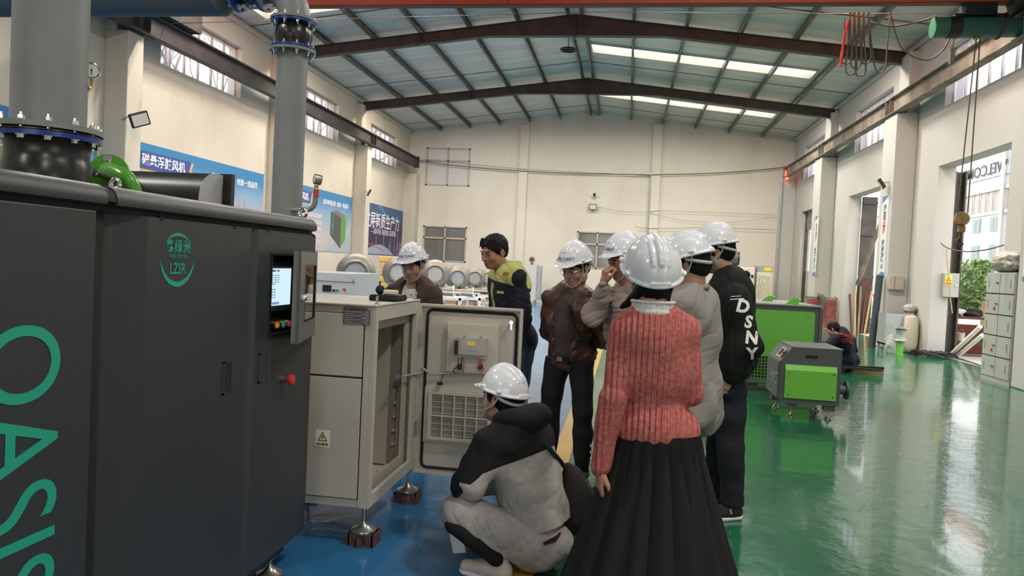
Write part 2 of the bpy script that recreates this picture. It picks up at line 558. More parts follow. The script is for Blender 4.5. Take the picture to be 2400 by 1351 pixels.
# back gable wall
BW = [(-8.45, -6.62, 4.6, 6.16), (-8.45, -6.62, 1.46, 2.93), (-2.05, -0.45, 1.46, 2.95), (1.75, 3.0, 1.46, 2.98)]
mb = MB()
wall_boxes(mb, XL, XR, 0, ZE, BW, lambda a, b, c, d: mb.bb((a, YB, c), (b, YB + 0.3, d)))
mb.prism([(XL, YB, ZE), (XR, YB, ZE), (XRIDGE, YB, ZR)], (0, 0.3, 0))
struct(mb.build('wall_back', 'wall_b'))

# front wall behind the camera, with a wide open gate
mb = MB()
wall_boxes(mb, XL, XR, 0, ZE, [(-4.0, 2.0, 0, 4.6)], lambda a, b, c, d: mb.bb((a, YF - .3, c), (b, YF, d)))
mb.prism([(XL, YF - .3, ZE), (XR, YF - .3, ZE), (XRIDGE, YF - .3, ZR)], (0, 0.3, 0))
struct(mb.build('wall_front', 'wall_b'))

# pilasters
def pilaster(x0, x1, y0, y1, z, m, lab=None):
    mb = MB(); mb.bb((x0, y0, 0), (x1, y1, z), bevel=0.02)
    return struct(mb.build('pillar', m))
for y in (5.9, 11.9, 17.95, 24.0):
    pilaster(XL - 0.02, XL + 0.20, y, y + 0.40, 6.6, 'wall_l')      # shallow shaft up to the truss
    pilaster(XL, XL + 0.45, y - .01, y + 0.41, 5.22, 'wall_l')             # bracket column carrying the crane beam
for a, b in ((5.2, 6.05), (11.2, 12.04), (17.65, 18.47), (24.1, 24.95)):
    pilaster(XR - 0.22, XR + 0.02, a + .1, b - .1, 6.6, 'wall_r')
    pilaster(XR - 0.45, XR, a, b, 5.22, 'wall_r')
pilaster(XL - 0.02, XL + 0.50, 29.6, YB + 0.02, 5.0, 'wall_l')
pilaster(XR - 0.45, XR, 29.6, YB + 0.02, 5.2, 'wall_r')
pilaster(-4.55, -4.20, YB - 0.14, YB + 0.02, 7.15, 'wall_b')
pilaster(0.74, 1.10, YB - 0.14, YB + 0.02, 7.3, 'wall_b')
# narrow ledge where wall meets roof
mb = MB(); mb.bb((XL, YF, ZE - 0.16), (XL + 0.06, YB, ZE - 0.04)); struct(mb.build('trim_1', 'wall_l'))
mb = MB(); mb.bb((XR - 0.06, YF, ZE - 0.16), (XR, YB, ZE - 0.04)); struct(mb.build('trim_2', 'wall_r'))

# roof slopes of insulated sheet, with translucent strips let in
PURL = [XRIDGE - 0.20 - 1.225 * k for k in range(0, 6)] + [XRIDGE + 0.13 + 1.26 * k for k in range(0, 6)]
SKY = [(20.95, 21.75), (26.4, 27.15), (14.9, 15.7), (8.6, 9.6), (2.6, 3.6), (-3.4, -2.4)]
def roof_quad(mb, xa, xb, ya, yb, dz=0.0, t=0.06):
    za, zb = zroof(xa) + dz, zroof(xb) + dz
    mb.prism([(xa, ya, za), (xb, ya, zb), (xb, ya, zb + t), (xa, ya, za + t)], (0, yb - ya, 0))
for side, (x0, x1) in (('left', (XL - 0.3, XRIDGE)), ('right', (XRIDGE, XR + 0.3))):
    mb = MB()
    holes = []
    if side == 'right':
        holes = [(-1.32, 4.72, a, b) for a, b in SKY]
    else:
        holes = [(-8.6, -5.2, a, b) for a, b in ((15.6, 16.4), (8.6, 9.6), (2.6, 3.6), (-3.4, -2.4))]
    ex = lambda x: x
    def place(a, b, c, d, mb=mb):
        roof_quad(mb, a, b, c, d)
    wall_boxes(mb, x0, x1, YF, YB + 0.3, holes, place)
    struct(mb.build('ceiling' if side == 'left' else 'ceiling', 'roof'))
    for (a, b, c, d) in holes:
        xs = np.linspace(a, b, 2)
        mb = MB()
        n = 24
        for k in range(n):      # corrugated translucent sheet
            y0 = c + (d - c) * k / n; y1 = c + (d - c) * (k + 1) / n
            h0 = 0.012 * math.cos(k * PI * 0.9); h1 = 0.012 * math.cos((k + 1) * PI * 0.9)
            mb.quad((a, y0, zroof(a) + .1 + h0), (b, y0, zroof(b) + .1 + h0), (b, y1, zroof(b) + .1 + h1), (a, y1, zroof(a) + .1 + h1))
        w = struct(mb.build('window_%d' % (20 + len([o for o in bpy.data.objects if o.name.startswith('window_')])), 'skylight'))
        mb = MB()
        for yy in (c, d):
            mb.prism([(a, yy - .02, zroof(a) - .05), (b, yy - .02, zroof(b) - .05), (b, yy - .02, zroof(b) + .1), (a, yy - .02, zroof(a) + .1)], (0, 0.04, 0))
        for xx in (a, b):
            mb.bb((xx - .02, c, zroof(xx) - .04), (xx + .02, d, zroof(xx) + .1))
        mb.build('skylight_frame', 'cream', w)
# seams between sheets
mb = MB()
for yy in (22.9, 28.9, 16.8, 25.4):
    for xa, xb in ((XL, XRIDGE), (XRIDGE, XR)):
        mb.prism([(xa, yy, zroof(xa) - .012), (xb, yy, zroof(xb) - .012), (xb, yy, zroof(xb)), (xa, yy, zroof(xa))], (0, 0.02, 0))
struct(mb.build('trim_3', 'beam'))
# purlins (C sections running the length of the hall)
for i, x in enumerate(PURL):
    z = zroof(x)
    mb = MB()
    mb.bb((x - .03, YF, z - .16), (x - .022, YB, z - .005))
    mb.bb((x - .03, YF, z - .16), (x + .03, YB, z - .152))
    mb.bb((x - .03, YF, z - .013), (x + .03, YB, z - .005))
    mb.bb((x + .022, YF, z - .16), (x + .03, YB, z - .135))
    struct(mb.build('beam', 'purlin'))
# rafters: tapered I beams
def rafter(y):
    w = 0.09
    def prof(xs, top, bot, mb, yy0, yy1):
        up = [(x, yy0, t) for x, t in zip(xs, top)]
        lo = [(x, yy0, b) for x, b in zip(xs, bot)]
        mb.prism(up + lo[::-1], (0, yy1 - yy0, 0))
    xl = [XL + 0.1, -6.6, -3.6, XRIDGE]
    xr = [XRIDGE, 0.5, 3.4, XR - 0.1]
    def dep(x):
        t = abs(x - XRIDGE) / 7.7
        return 0.52 - 0.24 * min(1, t * 3.6) if t < 0.28 else 0.28
    mb = MB()
    for xs in (xl, xr):
        if xs is xl: xs = [XL + .1, -5.0, -3.7, XRIDGE]
        else: xs = [XRIDGE, .6, 1.9, XR - .1]
        top = [zroof(x) - 0.165 for x in xs]
        bot = [zroof(x) - 0.165 - dep(x) for x in xs]
        prof(xs, top, bot, mb, y - .006, y + .006)
        prof(xs, top, [t - .014 for t in top], mb, y - w, y + w)
        prof(xs, [b + .014 for b in bot], bot, mb, y - w, y + w)
    zr = zroof(XRIDGE) - .165
    mb.bb((XRIDGE - .012, y - w, zr - .58), (XRIDGE + .012, y + w, zr))
    for x in (XL + .12, XR - .12):
        mb.bb((x - .012, y - w - .02, zroof(x) - .50), (x + .012, y + w + .02, zroof(x) - .165))
    for x in (-5.4, 2.3):
        mb.bb((x - .008, y - w, zroof(x) - .44), (x + .008, y + w, zroof(x) - .17))
    struct(mb.build('beam', 'beam'))
for y in (6.2, 18.3, 24.35, 12.6, 0.1, -6.0):
    rafter(y)
# clerestory windows
def clere(n, x, y0, y1, side):
    w = thing('window_%d' % n, None, None, (x, (y0 + y1) / 2, ZW0))
    w['kind'] = 'structure'
    mb = MB()
    t = 0.03
    xa, xb = (x - 0.02, x + 0.03)
    for z in (ZW0 + t / 2, ZW1 - t / 2):
        mb.bb((xa, y0, z - t / 2), (xb, y1, z + t / 2))
    k = 6
    for i in range(k + 1):
        yy = y0 + t / 2 + (y1 - y0 - t) * i / k
        mb.bb((xa, yy - t / 2, ZW0), (xb, yy + t / 2, ZW1))
    mb.build('frame', 'win_frame' if side < 0 else 'win_frame_w', w)
    mb = MB(); mb.bb((x, y0, ZW0), (x + .006, y1, ZW1)); mb.build('pane', 'pane', w)
for i, (a, b) in enumerate(WL): clere(i + 1, XL - 0.17, a, b, -1)
for i, (a, b) in enumerate(WR): clere(i + 8, XR + 0.17, a, b, 1)
# back wall windows
def back_window(n, x0, x1, z0, z1, glass):
    w = thing('window_%d' % n, None, None, ((x0 + x1) / 2, YB, z0))
    w['kind'] = 'structure'
    t = .05
    mb = MB()
    for (a, b, c, d) in ((x0 - .02, x1 + .02, z0, z0 + t), (x0 - .02, x1 + .02, z1 - t, z1), (x0 - .02, x0 + t, z0, z1), (x1 - t, x1 + .02, z0, z1),
                         ((x0 + x1) / 2 - .03, (x0 + x1) / 2 + .03, z0, z1), (x0, x1, z0 + (z1 - z0) * .64, z0 + (z1 - z0) * .64 + .07)):
        mb.bb((a, YB - .02, c), (b, YB + .06, d))
    mb.build('frame', 'win_frame', w)
    mb = MB(); mb.bb((x0, YB + .03, z0), (x1, YB + .036, z1)); mb.build('pane', glass, w)
for i, (b, g) in enumerate(zip(BW, ('frosted', 'pane_dark', 'pane_dark', 'pane_dark'))):
    back_window(13 + i, *b, g)
# ================================================================ added fill lamps: bells over the front, battens behind the rafters
for i, (x, y) in enumerate(FILL_LAMPS):
    t = thing('fill_bay_lamp', 'added bell-shaped fill lamp hanging out of view above the front floor', 'lamp', (x, y, 6.2), group='added fill lamps over the front')
    mb = MB(); mb.lathe([(.05, .32), (.09, .30), (.10, .12), (.26, 0.0), (.25, 0.0), (.09, .11), (.05, .14)], (x, y, 6.2)); mb.build('lamp_shade', 'alu', t, True)
    mb = MB(); mb.cyl((x, y, 6.5), (x, y, zroof(x) - .1), .01, n=8); mb.build('cord', 'black', t)
    l = bpy.data.lights.new('fill_light', 'AREA'); l.shape = 'DISK'; l.size = .42; l.energy = FILL_LAMP_POWER; l.color = (1.0, 0.93, 0.82)
    lo = bpy.data.objects.new('fill_light', l); lo.location = (x, y, 6.19); COL.objects.link(lo)
    lo.parent = t; lo.matrix_parent_inverse = world_of(t).inverted()

for y in (13.15, 18.72, 24.78):  # unseen battens added behind the rafters to brighten the far hall
    for x in (-6.6, -4.0, 0.9, 3.6):
        z = zroof(x) - .175
        t = thing('fill_batten', 'added slim fill lamp hidden under the roof behind a rafter', 'lamp', (x, y, z - .06), group='added fill battens behind the rafters')
        mb = MB(); mb.bb((x - .6, y - .04, z - .045), (x + .6, y + .04, z)); mb.build('lamp_body', 'white', t)
        l = bpy.data.lights.new('fill_light', 'AREA'); l.shape = 'RECTANGLE'; l.size = 1.1; l.size_y = .07; l.energy = FILL_BATTEN_POWER; l.color = (1.0, 0.92, 0.81)
        lo = bpy.data.objects.new('fill_light', l); lo.location = (x, y, z - .05); COL.objects.link(lo)
        lo.parent = t; lo.matrix_parent_inverse = world_of(t).inverted()

# ================================================================ hardware helpers
def hexbolt(mb, c, axis, r=0.012, h=0.014, stud=0.018, washer=True):
    c, a = Vector(c), Vector(axis).normalized()
    if washer: mb.cyl(c, c + a * .003, r * 1.45, n=16)
    mb.cyl(c + a * .003, c + a * (h + .003), r, n=6)
    if stud: mb.cyl(c + a * h, c + a * (h + stud), r * .5, n=8)

def eye_bolt(mb, c, r=0.022, t=0.006, rz=0.0, stem=0.02):
    c = Vector(c)
    mb.cyl(c, c + Vector((0, 0, stem)), t * 1.0, n=10)
    mb.lathe([(t * 2.4, 0), (t * 2.4, .004), (t * 1.4, .008)], c, n=14)
    ax = Vector((math.sin(rz), math.cos(rz), 0))
    mb.torus(c + Vector((0, 0, stem + r * .8)), r, t, ax, 24, 8)

def leveling_foot(t, x, y, z_top, R=0.055, z0=0.0, name='leveling_foot'):
    mb = MB()
    mb.cyl((x, y, z0 + .02), (x, y, z_top), R * .17, n=12)
    mb.lathe([(R, 0), (R * 1.04, .006), (R, .014), (R * .55, .026), (R * .25, .045), (R * .2, .055)], (x, y, z0), n=32)
    mb.cyl((x, y, z_top - .012), (x, y, z_top), R * .38, n=6)
    return mb.build(name, 'steel', t, True)

# ================================================================ dark blower machine on the left
PX = -1.45
t = thing('blower_machine', 'large charcoal blower machine with green logo and open screen door, filling the left', 'machine', (-2.1, 1.8, 0))
mb = MB()
mb.bb((-2.75, .20, .15), (PX - .03, 1.86, 1.55))
mb.bb((-2.75, 1.93, .15), (PX - .08, 3.315, 1.55))
mb.build('housing', 'machine', t)
# base frame, set back
mb = MB(); mb.bb((-2.70, .25, .085), (PX - .05, 3.22, .155)); mb.build('base_frame', 'machine', t)
# front panels: the left module, then a bent three-face panel and the end panel
mb = MB(); mb.bb((PX - .02, .20, .15), (PX, 1.862, 1.545), bevel=.004); mb.build('front_panel', 'machine', t)
mb = MB(); mb.prism([(PX - .045, 1.925, .15), (PX - .045, 1.935, .15), (PX, 2.085, .15), (PX, 2.72, .15), (PX - .022, 2.745, .15), (PX - .022, 2.70, .15), (PX-.035, 1.96, .15)], (0, 0, 1.395))
mb.build('front_panel', 'machine', t)
# end panel with an opening for the screen box
mb = MB()
SY0, SY1, SZ0, SZ1 = 2.895, 3.27, 1.108, 1.445
wall_boxes(mb, 2.775, 3.325, .15, 1.545, [(SY0, SY1, SZ0, SZ1)], lambda a, b, c, d: mb.bb((PX - .02, a, c), (PX, b, d)))
mb.prism([(PX - .022, 2.755, .15), (PX, 2.775, .15), (PX - .02, 2.80, .15)], (0, 0, 1.395))
mb.build('front_panel', 'machine', t)
for (y0, y1) in ((1.866, 1.928), (2.735, 2.765)):
    MB().bb((PX - .06, y0, .15), (PX - .028, y1, 1.55)).build('gap_strip', 'machine_gap', t)
# rounded covers along the top edge
def cover(y0, y1, nm='top_cover'):
    pts = [(-2.78, 1.572), (-2.78, 1.612), (-1.56, 1.622)]
    R = .044
    for k in range(9):
        a = PI / 2 - k * PI / 2 / 8
        pts.append((-1.478 + R * math.cos(a), 1.577 + R * math.sin(a)))
    pts += [(-1.436, 1.566), (-1.45, 1.562), (-1.60, 1.566)]
    mb = MB(); mb.prism([(x, y0, z) for x, z in pts], (0, y1 - y0, 0))
    return mb.build(nm, 'machine', t, True, 30)
cover(.18, 1.885); cover(1.925, 3.30)
mb = MB()
R = .042
pts = [(-2.7, 1.58), (-2.7, 1.608), (-1.56, 1.617)] + [(-1.478 + R * math.cos(PI / 2 - k * PI / 16), 1.574 + R * math.sin(PI / 2 - k * PI / 16)) for k in range(9)] + [(-1.47, 1.56)]
mb.prism([(x, 1.88, z) for x, z in pts], (0, .05, 0)); mb.build('cover_gap', 'machine_gap', t, True, 30)
# shadow line below covers
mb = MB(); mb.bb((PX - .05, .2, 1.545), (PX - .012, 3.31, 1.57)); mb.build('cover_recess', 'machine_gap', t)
# round screw holes
for (u, v, r_) in ((379, 512, .0085), (551, 533, .0085), (628, 541, .0085), (735, 553, .0085), (697, 1250, .006), (590, 1340, .006)):
    p = AX(u, v, PX)
    MB().cyl((PX - .01, p.y, p.z), (PX + .0015, p.y, p.z), r_, n=20).build('screw_hole', 'blackmatte', t)
# recessed pull handles
for (u0, v0, u1, v1, dk) in ((522, 850, 541, 921, 'blackmatte'), (606, 830, 624, 893, 'machine')):
    a, b = AX(u0, v0, PX), AX(u1, v1, PX)
    mb = MB()
    y0, y1, z1, z0 = a.y, b.y, (a.z + .0), b.z
    mb.bb((PX, y0, z0), (PX + .003, y0 + .012, z1)); mb.bb((PX, y1 - .006, z0), (PX + .003, y1, z1))
    mb.bb((PX, y0, z1 - .006), (PX + .003, y1, z1)); mb.bb((PX, y0, z0), (PX + .003, y1, z0 + .008))
    h = mb.build('recessed_handle', 'machine', t)
    mb = MB(); mb.bb((PX + .0002, y0 + .01, z0 + .006), (PX + .0015, y1 - .005, z1 - .005)); mb.build('handle_pocket', dk, h)
# lettering running down the left module: the word reads downwards
def glyph_down(body, y_c, z_top, size, sy=1.0):
    o = text('lettering', body, size, (PX + .0012, y_c, z_top), (0, 0, -1), (0, 1, 0), 'teal', t, extrude=.0004, align='LEFT', spacing=1.02, sx=sy)
    return o
glyph_down('OASIS TURBO', 1.607, 1.258, .345, .77)
# logo: two crescents and the writing
def crescent(mb, yc, zc, R, a0, a1, w, x):
    n = 24
    outer, inner = [], []
    for k in range(n + 1):
        f = k / n
        a = a0 + (a1 - a0) * f
        ww = w * math.sin(PI * f) ** .8 + .0004
        outer.append((x, yc + R * math.cos(a), zc + R * math.sin(a)))
        inner.append((x, yc + (R - ww) * math.cos(a), zc + (R - ww) * math.sin(a)))
    mb.prism(outer + inner[::-1], (.0008, 0, 0))
mb = MB()
crescent(mb, 2.243, 1.417, .086, math.radians(45), math.radians(135), .0095, PX + .0004)
crescent(mb, 2.243, 1.420, .093, math.radians(183), math.radians(357), .0165, PX + .0004)
mb.build('logo_ring', 'teal', t)
for (s_, sz, z_, sp, sx_) in (('鑫绿洲', .047, 1.455, 1.12, .94), ('XINLVZHOU', .0155, 1.4265, 1.1, 1.05), ('LZSR', .050, 1.385, .98, .80)):
    text('logo_lettering', s_, sz, (PX + .0012, 2.243, z_), (0, 1, 0), (0, 0, 1), 'teal', t, .0004, spacing=sp, sx=sx_, bold=0.0006 if sz > .03 else .0002)
# screen box
mb = MB()
D = .07
mb.bb((PX - D, SY0, SZ0), (PX - D + .01, SY1, SZ1))
mb.bb((PX - D, SY0 - .008, SZ0), (PX + .006, SY0, SZ1)); mb.bb((PX - D, SY1, SZ0), (PX + .006, SY1 + .008, SZ1))
mb.bb((PX - D, SY0 - .008, SZ1), (PX + .006, SY1 + .008, SZ1 + .008)); mb.bb((PX - D, SY0 - .008, SZ0 - .008), (PX + .006, SY1 + .008, SZ0))
sb = mb.build('screen_box', 'black', t)
xs = PX - .035
mb = MB(); mb.bb((PX - D, SY0 + .005, 1.200), (xs, 3.18, 1.415), bevel=.006); mb.build('screen_bezel', 'gunmetal', sb)
scr = mat('touch_screen', (0.05, 0.05, 0.06), 0.15, emit=(0.62, 0.80, 0.95), estr=0.75)
mb = MB(); mb.bb((xs, SY0 + .036, 1.228), (xs + .002, 3.15, 1.388)); screen = mb.build('screen', scr, sb)
g1 = mat('screen_green', (0.02, 0.2, 0.03), 0.3, emit=(0.12, 0.65, 0.15), estr=0.7)
g2 = mat('screen_grey', (0.1, 0.1, 0.12), 0.3, emit=(0.16, 0.22, 0.30), estr=0.6)
g3 = mat('screen_red', (0.2, 0.02, 0.03), 0.3, emit=(0.65, 0.08, 0.12), estr=0.6)
g4 = mat('screen_blue', (0.03, 0.1, 0.2), 0.3, emit=(0.10, 0.30, 0.62), estr=0.6)
mb = MB(); ys, ye = SY0 + .036, 3.15
def sc(mb, fy0, fy1, fz0, fz1, mi):
    mb.mi = mi
    mb.bb((xs + .002, ys + (ye - ys) * fy0, 1.228 + .16 * fz0), (xs + .0028, ys + (ye - ys) * fy1, 1.228 + .16 * fz1))
sc(mb, .40, .47, .90, .97, 2); sc(mb, .0, .05, .82, .88, 0); sc(mb, .03, .10, .82, .87, 0); sc(mb, .18, .32, .56, .60, 0); sc(mb, .0, .04, .60, .66, 0)
for k in range(4):
    sc(mb, .16, .23, .80 - k * .06, .825 - k * .06, 1); sc(mb, .27, .37, .80 - k * .06, .825 - k * .06, 1); sc(mb, .41, .48, .80 - k * .06, .825 - k * .06, 1)
for k in range(8): sc(mb, .02 + k * .062, .065 + k * .062, .03, .10, 3)
for k in range(4): sc(mb, .17, .24, .42 - k * .07, .45 - k * .07, 1); sc(mb, .27, .34, .42 - k * .07, .45 - k * .07, 1)
sc(mb, .02, .10, .28, .42, 1); sc(mb, .12, .30, .91, .955, 1)
mb.build('screen_readout', [g1, g2, g3, g4], screen)
text('screen_lettering', '磁悬浮鼓风机', .011, (xs + .0030, ys + (ye - ys) * .20, 1.228 + .16 * .935), (0, 1, 0), (0, 0, 1), 'ink', screen, .0002)
# push buttons on the lower ledge of the box
mb = MB(); mb.bb((PX - D, SY0 + .003, SZ0), (PX - .025, SY1 - .003, 1.178)); mb.build('button_panel', 'black', sb)
for (yy, colr, nm) in ((SY0 + .060, (0.85, 0.32, 0.03), 'orange button'), (SY0 + .118, (0.02, 0.42, 0.30), 'teal button'), (SY0 + .170, (0.75, .05, .06), 'red button')):
    mb = MB(); mb.cyl((PX - .025, yy, 1.150), (PX + .004, yy, 1.150), .0150, n=24); mb.torus((PX + .003, yy, 1.150), .0145, .0022, (1, 0, 0))
    b = mb.build('button_ring', 'brass', sb, True)
    mb = MB(); mb.lathe([(.0125, 0), (.0125, .006), (.008, .010), (0, .011)], (PX + .003, yy, 1.150), (1, 0, 0), 20)
    c = mb.build('push_button', mat('button_' + nm.split()[0], colr, .3, emit=colr, estr=.15), sb, True); c['label'] = nm
mb = MB(); mb.bb((PX - .02, SY0 + .01, SZ0 + .004), (PX + .004, SY0 + .22, SZ0 + .008)); mb.build('ledge', 'steel', sb)
# the little door, hinged at the far end and standing ajar
hinge = Vector((PX + .008, 3.318, 0)); free = Vector((PX + .115, 2.905, 0))
dv = (free - hinge); L = dv.length; dv.normalize(); nv = Vector((0, 0, 1)).cross(dv)   # outward normal
if nv.x < 0: nv = -nv
DM = Matrix((dv, nv, Vector((0, 0, 1)))).transposed()   # local x along door, y outward, z up
def dl(a, b, c): return hinge + DM @ Vector((a, b, c))
mb = MB()
DZ0, DZ1 = 1.080, 1.468
hx0, hx1, hz0, hz1 = .035, L * .70, 1.165, 1.405
def dbox(mb, a, b, c, d, y0=-.008, y1=.008):
    mb.box(dl((a + b) / 2, (y0 + y1) / 2, (c + d) / 2), (b - a, y1 - y0, d - c), mtx=DM)
wall_boxes(mb, 0, L, DZ0, DZ1, [(hx0, hx1, hz0, hz1)], lambda a, b, c, d: dbox(mb, a, b, c, d))
dbox(mb, L - .004, L, DZ0, DZ1, -.022, .008)
dbox(mb, 0, L, DZ0, DZ0 + .004, -.022, .008); dbox(mb, 0, L, DZ1 - .004, DZ1, -.022, .008)
door = mb.build('screen_door', mat('door_grey_paint', (0.135, 0.132, 0.128), .38, metal=.3), t); door['label'] = 'small grey door standing ajar'
mb = MB(); dbox(mb, hx0 - .004, hx1 + .004, hz0 - .004, hz1 + .004, .001, .004)
mb.build('door_window', mat('door_acrylic', (0.62, 0.60, 0.56), .03, metal=1.0), door)
mb = MB()
for (a, b, c, d) in ((hx0 - .004, hx1 + .004, hz1, hz1 + .004), (hx0 - .004, hx1 + .004, hz0 - .004, hz0), (hx0 - .004, hx0, hz0, hz1), (hx1, hx1 + .004, hz0, hz1)):
    dbox(mb, a, b, c, d, .002, .0095)
mb.build('window_seal', 'black', door)
mb = MB(); p = dl(L - .05, .008, 1.27); mb.lathe([(.016, 0), (.017, .008), (.011, .018), (.006, .022)], p, nv, 20); mb.cyl(p, p + nv * .03, .006, n=10); mb.build('door_lock', 'chrome', door, True)
# emergency stop
p = AX(660, 889, PX)
mb = MB(); mb.cyl((PX, p.y, p.z), (PX + .035, p.y, p.z), .013, n=16); e = mb.build('stop_button_stem', 'steel', t, True)
mb = MB(); mb.lathe([(.014, 0), (.021, .004), (.024, .014), (.022, .022), (.008, .026), (0, .026)], (PX + .030, p.y, p.z), (1, 0, 0), 28)
e = mb.build('stop_button', 'red', t, True); e['label'] = 'red mushroom stop button'
# feet and lifting eye
for (x, y) in ((-1.52, 3.13), (-1.52, .5), (-2.6, 3.13), (-2.6, .5)):
    leveling_foot(t, x, y, .09, .058)
mb = MB(); p = AX(710, 508, -1.53); eye_bolt(mb, (-1.53, p.y, 1.622), .0205, .0075, .25, .012); mb.build('lifting_eye', 'chrome', t, True)
mb = MB(); eye_bolt(mb, (-1.545, 2.06, 1.622), .018, .006, .25, .0); mb.build('lifting_eye', 'chrome', t, True)

# ================================================================ pipework above the machine
def flange(mb, c, R, h, axis=(0, 0, 1)):
    mb.lathe([(R, -h / 2), (R, h / 2)], c, axis, 48)
def bellows_prof(r, R, h):
    return [(r, 0), (r * 1.0, h * .12), (R * .93, h * .28), (R, h * .5), (R * .93, h * .72), (r, h * .88), (r, h)]
# big vertical duct (left)
bx, by, br = -2.20, 2.55, .127
BC = (bx, by)
t = thing('vertical_duct', 'thick grey vertical duct with bolted flange above the charcoal machine', 'pipe', (bx, by, 1.86))
mb = MB(); mb.cyl((bx, by, 1.86), (bx, by, 3.6), br, n=64); mb.build('pipe', 'pipe', t, True)
mb = MB(); flange(mb, (bx, by, 1.878), br * 1.46, .020); mb.build('flange', 'pipe', t, True)
t2 = thing('rubber_joint', 'squat black rubber joint with blue ring under the thick duct', 'pipe joint', (bx, by, 1.66))
mb = MB(); mb.lathe([(br * 1.16, 1.620), (br * 1.2, 1.68), (br * 1.16, 1.755), (br * 1.13, 1.762), (br * 1.12, 1.80), (br * 1.2, 1.845), (br * 1.38, 1.857), (br * 1.38, 1.863)], (bx, by, 0), n=64); mb.build('rubber_body', 'rubber', t2, True, 60)
mb = MB(); flange(mb, (bx, by, 1.845), br * 1.42, .018); mb.build('blue_ring', 'blue', t2, True)
for k in range(12):
    a = 2 * PI * (k + .35) / 12
    x, y = bx + br * 1.31 * math.cos(a), by + br * 1.31 * math.sin(a)
    mb = MB()
    mb.cyl((x, y, 1.826), (x, y, 1.91), .006, n=8)
    hexbolt(mb, (x, y, 1.888), (0, 0, 1), .0125, .013, .014)
    hexbolt(mb, (x, y, 1.836), (0, 0, -1), .0125, .011, 0)
    mb.build('bolt', 'chrome', t)
# slim vertical pipe with rubber joint, elbow and the run along the top
px_, py_, pr_ = -2.262, 4.7, .099
t = thing('slim_pipe', 'slim grey vertical pipe rising behind the charcoal machine', 'pipe', (px_, py_, 0))
mb = MB(); mb.cyl((px_, py_, .0), (px_, py_, 2.79), pr_, n=48); mb.build('pipe', 'pipe', t, True)
mb = MB(); flange(mb, (px_, py_, 2.792), .150, .016); mb.build('flange', 'pipe', t, True)
t2 = thing('rubber_joint', 'round black rubber joint between blue rings on top of the slim pipe', 'pipe joint', (px_, py_, 2.80))
mb = MB(); mb.lathe([(a, 2.802 + b) for a, b in bellows_prof(.105, .125, .185)], (px_, py_, 0), n=48); mb.build('rubber_body', 'rubber', t2, True, 60)
mb = MB(); flange(mb, (px_, py_, 2.812), .146, .016); mb.build('blue_ring', 'blue', t2, True)
mb = MB(); flange(mb, (px_, py_, 2.978), .146, .016); mb.build('blue_ring', 'blue', t2, True)
t3 = thing('pipe_elbow', 'grey pipe elbow bolted on top of the round rubber joint', 'pipe', (px_, py_, 3.0))
mb = MB()
Re = .20
zc = 3.0 + .02
pts = [Vector((px_, py_, 2.99)), Vector((px_, py_, zc))]
for k in range(1, 13):
    a = k * PI / 24
    pts.append(Vector((px_ - Re + Re * math.cos(a), py_, zc + Re * math.sin(a))))
mb.tube(pts, pr_ * 1.04, n=40); mb.build('bend', 'pipe', t3, True, 60)
mb = MB(); flange(mb, (px_, py_, 2.996), .150, .016); mb.build('flange', 'pipe', t3, True)
zt = zc + Re
mb = MB(); flange(mb, (px_ - Re - .008, py_, zt), .163, .016, (1, 0, 0)); mb.build('flange', 'pipe', t3, True)
def ring_bolts(t, c, R, axis, n, r=.011, both=.03):
    ax = Vector(axis); q = Vector((0, 0, 1)).rotation_difference(ax).to_matrix()
    for k in range(n):
        a = 2 * PI * (k + .5) / n
        p = Vector(c) + q @ Vector((R * math.cos(a), R * math.sin(a), 0))
        mb = MB(); mb.cyl(p - ax * both * .6, p + ax * both * .4, r * .5, n=8)
        hexbolt(mb, p + ax * both * .4, ax, r, .012, .016); hexbolt(mb, p - ax * both * .6, -ax, r, .012, .018)
        mb.build('bolt', 'chrome', t)
ring_bolts(t, (px_, py_, 2.80), .131, (0, 0, 1), 10)
ring_bolts(t3, (px_, py_, 2.99), .131, (0, 0, 1), 10)
t4 = thing('rubber_joint', 'black rubber joint lying between blue rings at the top of the elbow', 'pipe joint', (px_ - .3, py_, zt))
x0 = px_ - Re - .018
mb = MB(); mb.lathe([(a, b) for a, b in bellows_prof(.105, .125, .185)], (x0 - .185, py_, zt), (1, 0, 0), 40); mb.build('rubber_body', 'rubber', t4, True, 60)
mb = MB(); flange(mb, (x0 - .010, py_, zt), .158, .016, (1, 0, 0)); mb.build('blue_ring', 'blue', t4, True)
mb = MB(); flange(mb, (x0 - .176, py_, zt), .158, .016, (1, 0, 0)); mb.build('blue_ring', 'blue', t4, True)
ring_bolts(t4, (x0 - .005, py_, zt), .142, (1, 0, 0), 10); ring_bolts(t4, (x0 - .186, py_, zt), .142, (1, 0, 0), 10)
t5 = thing('overhead_duct', 'wide grey overhead duct running along the top left', 'pipe', (-3.6, py_, zt))
hr = .185
mb = MB(); mb.lathe([(.11, 0), (.11, -.03), (hr, -.10), (hr, -2.6)], (x0 - .20, py_, zt), (1, 0, 0), 48); mb.build('pipe', 'pipe_dark', t5, True)
mb = MB(); flange(mb, (x0 - .194, py_, zt), .163, .014, (1, 0, 0)); mb.build('flange', 'pipe', t5, True)
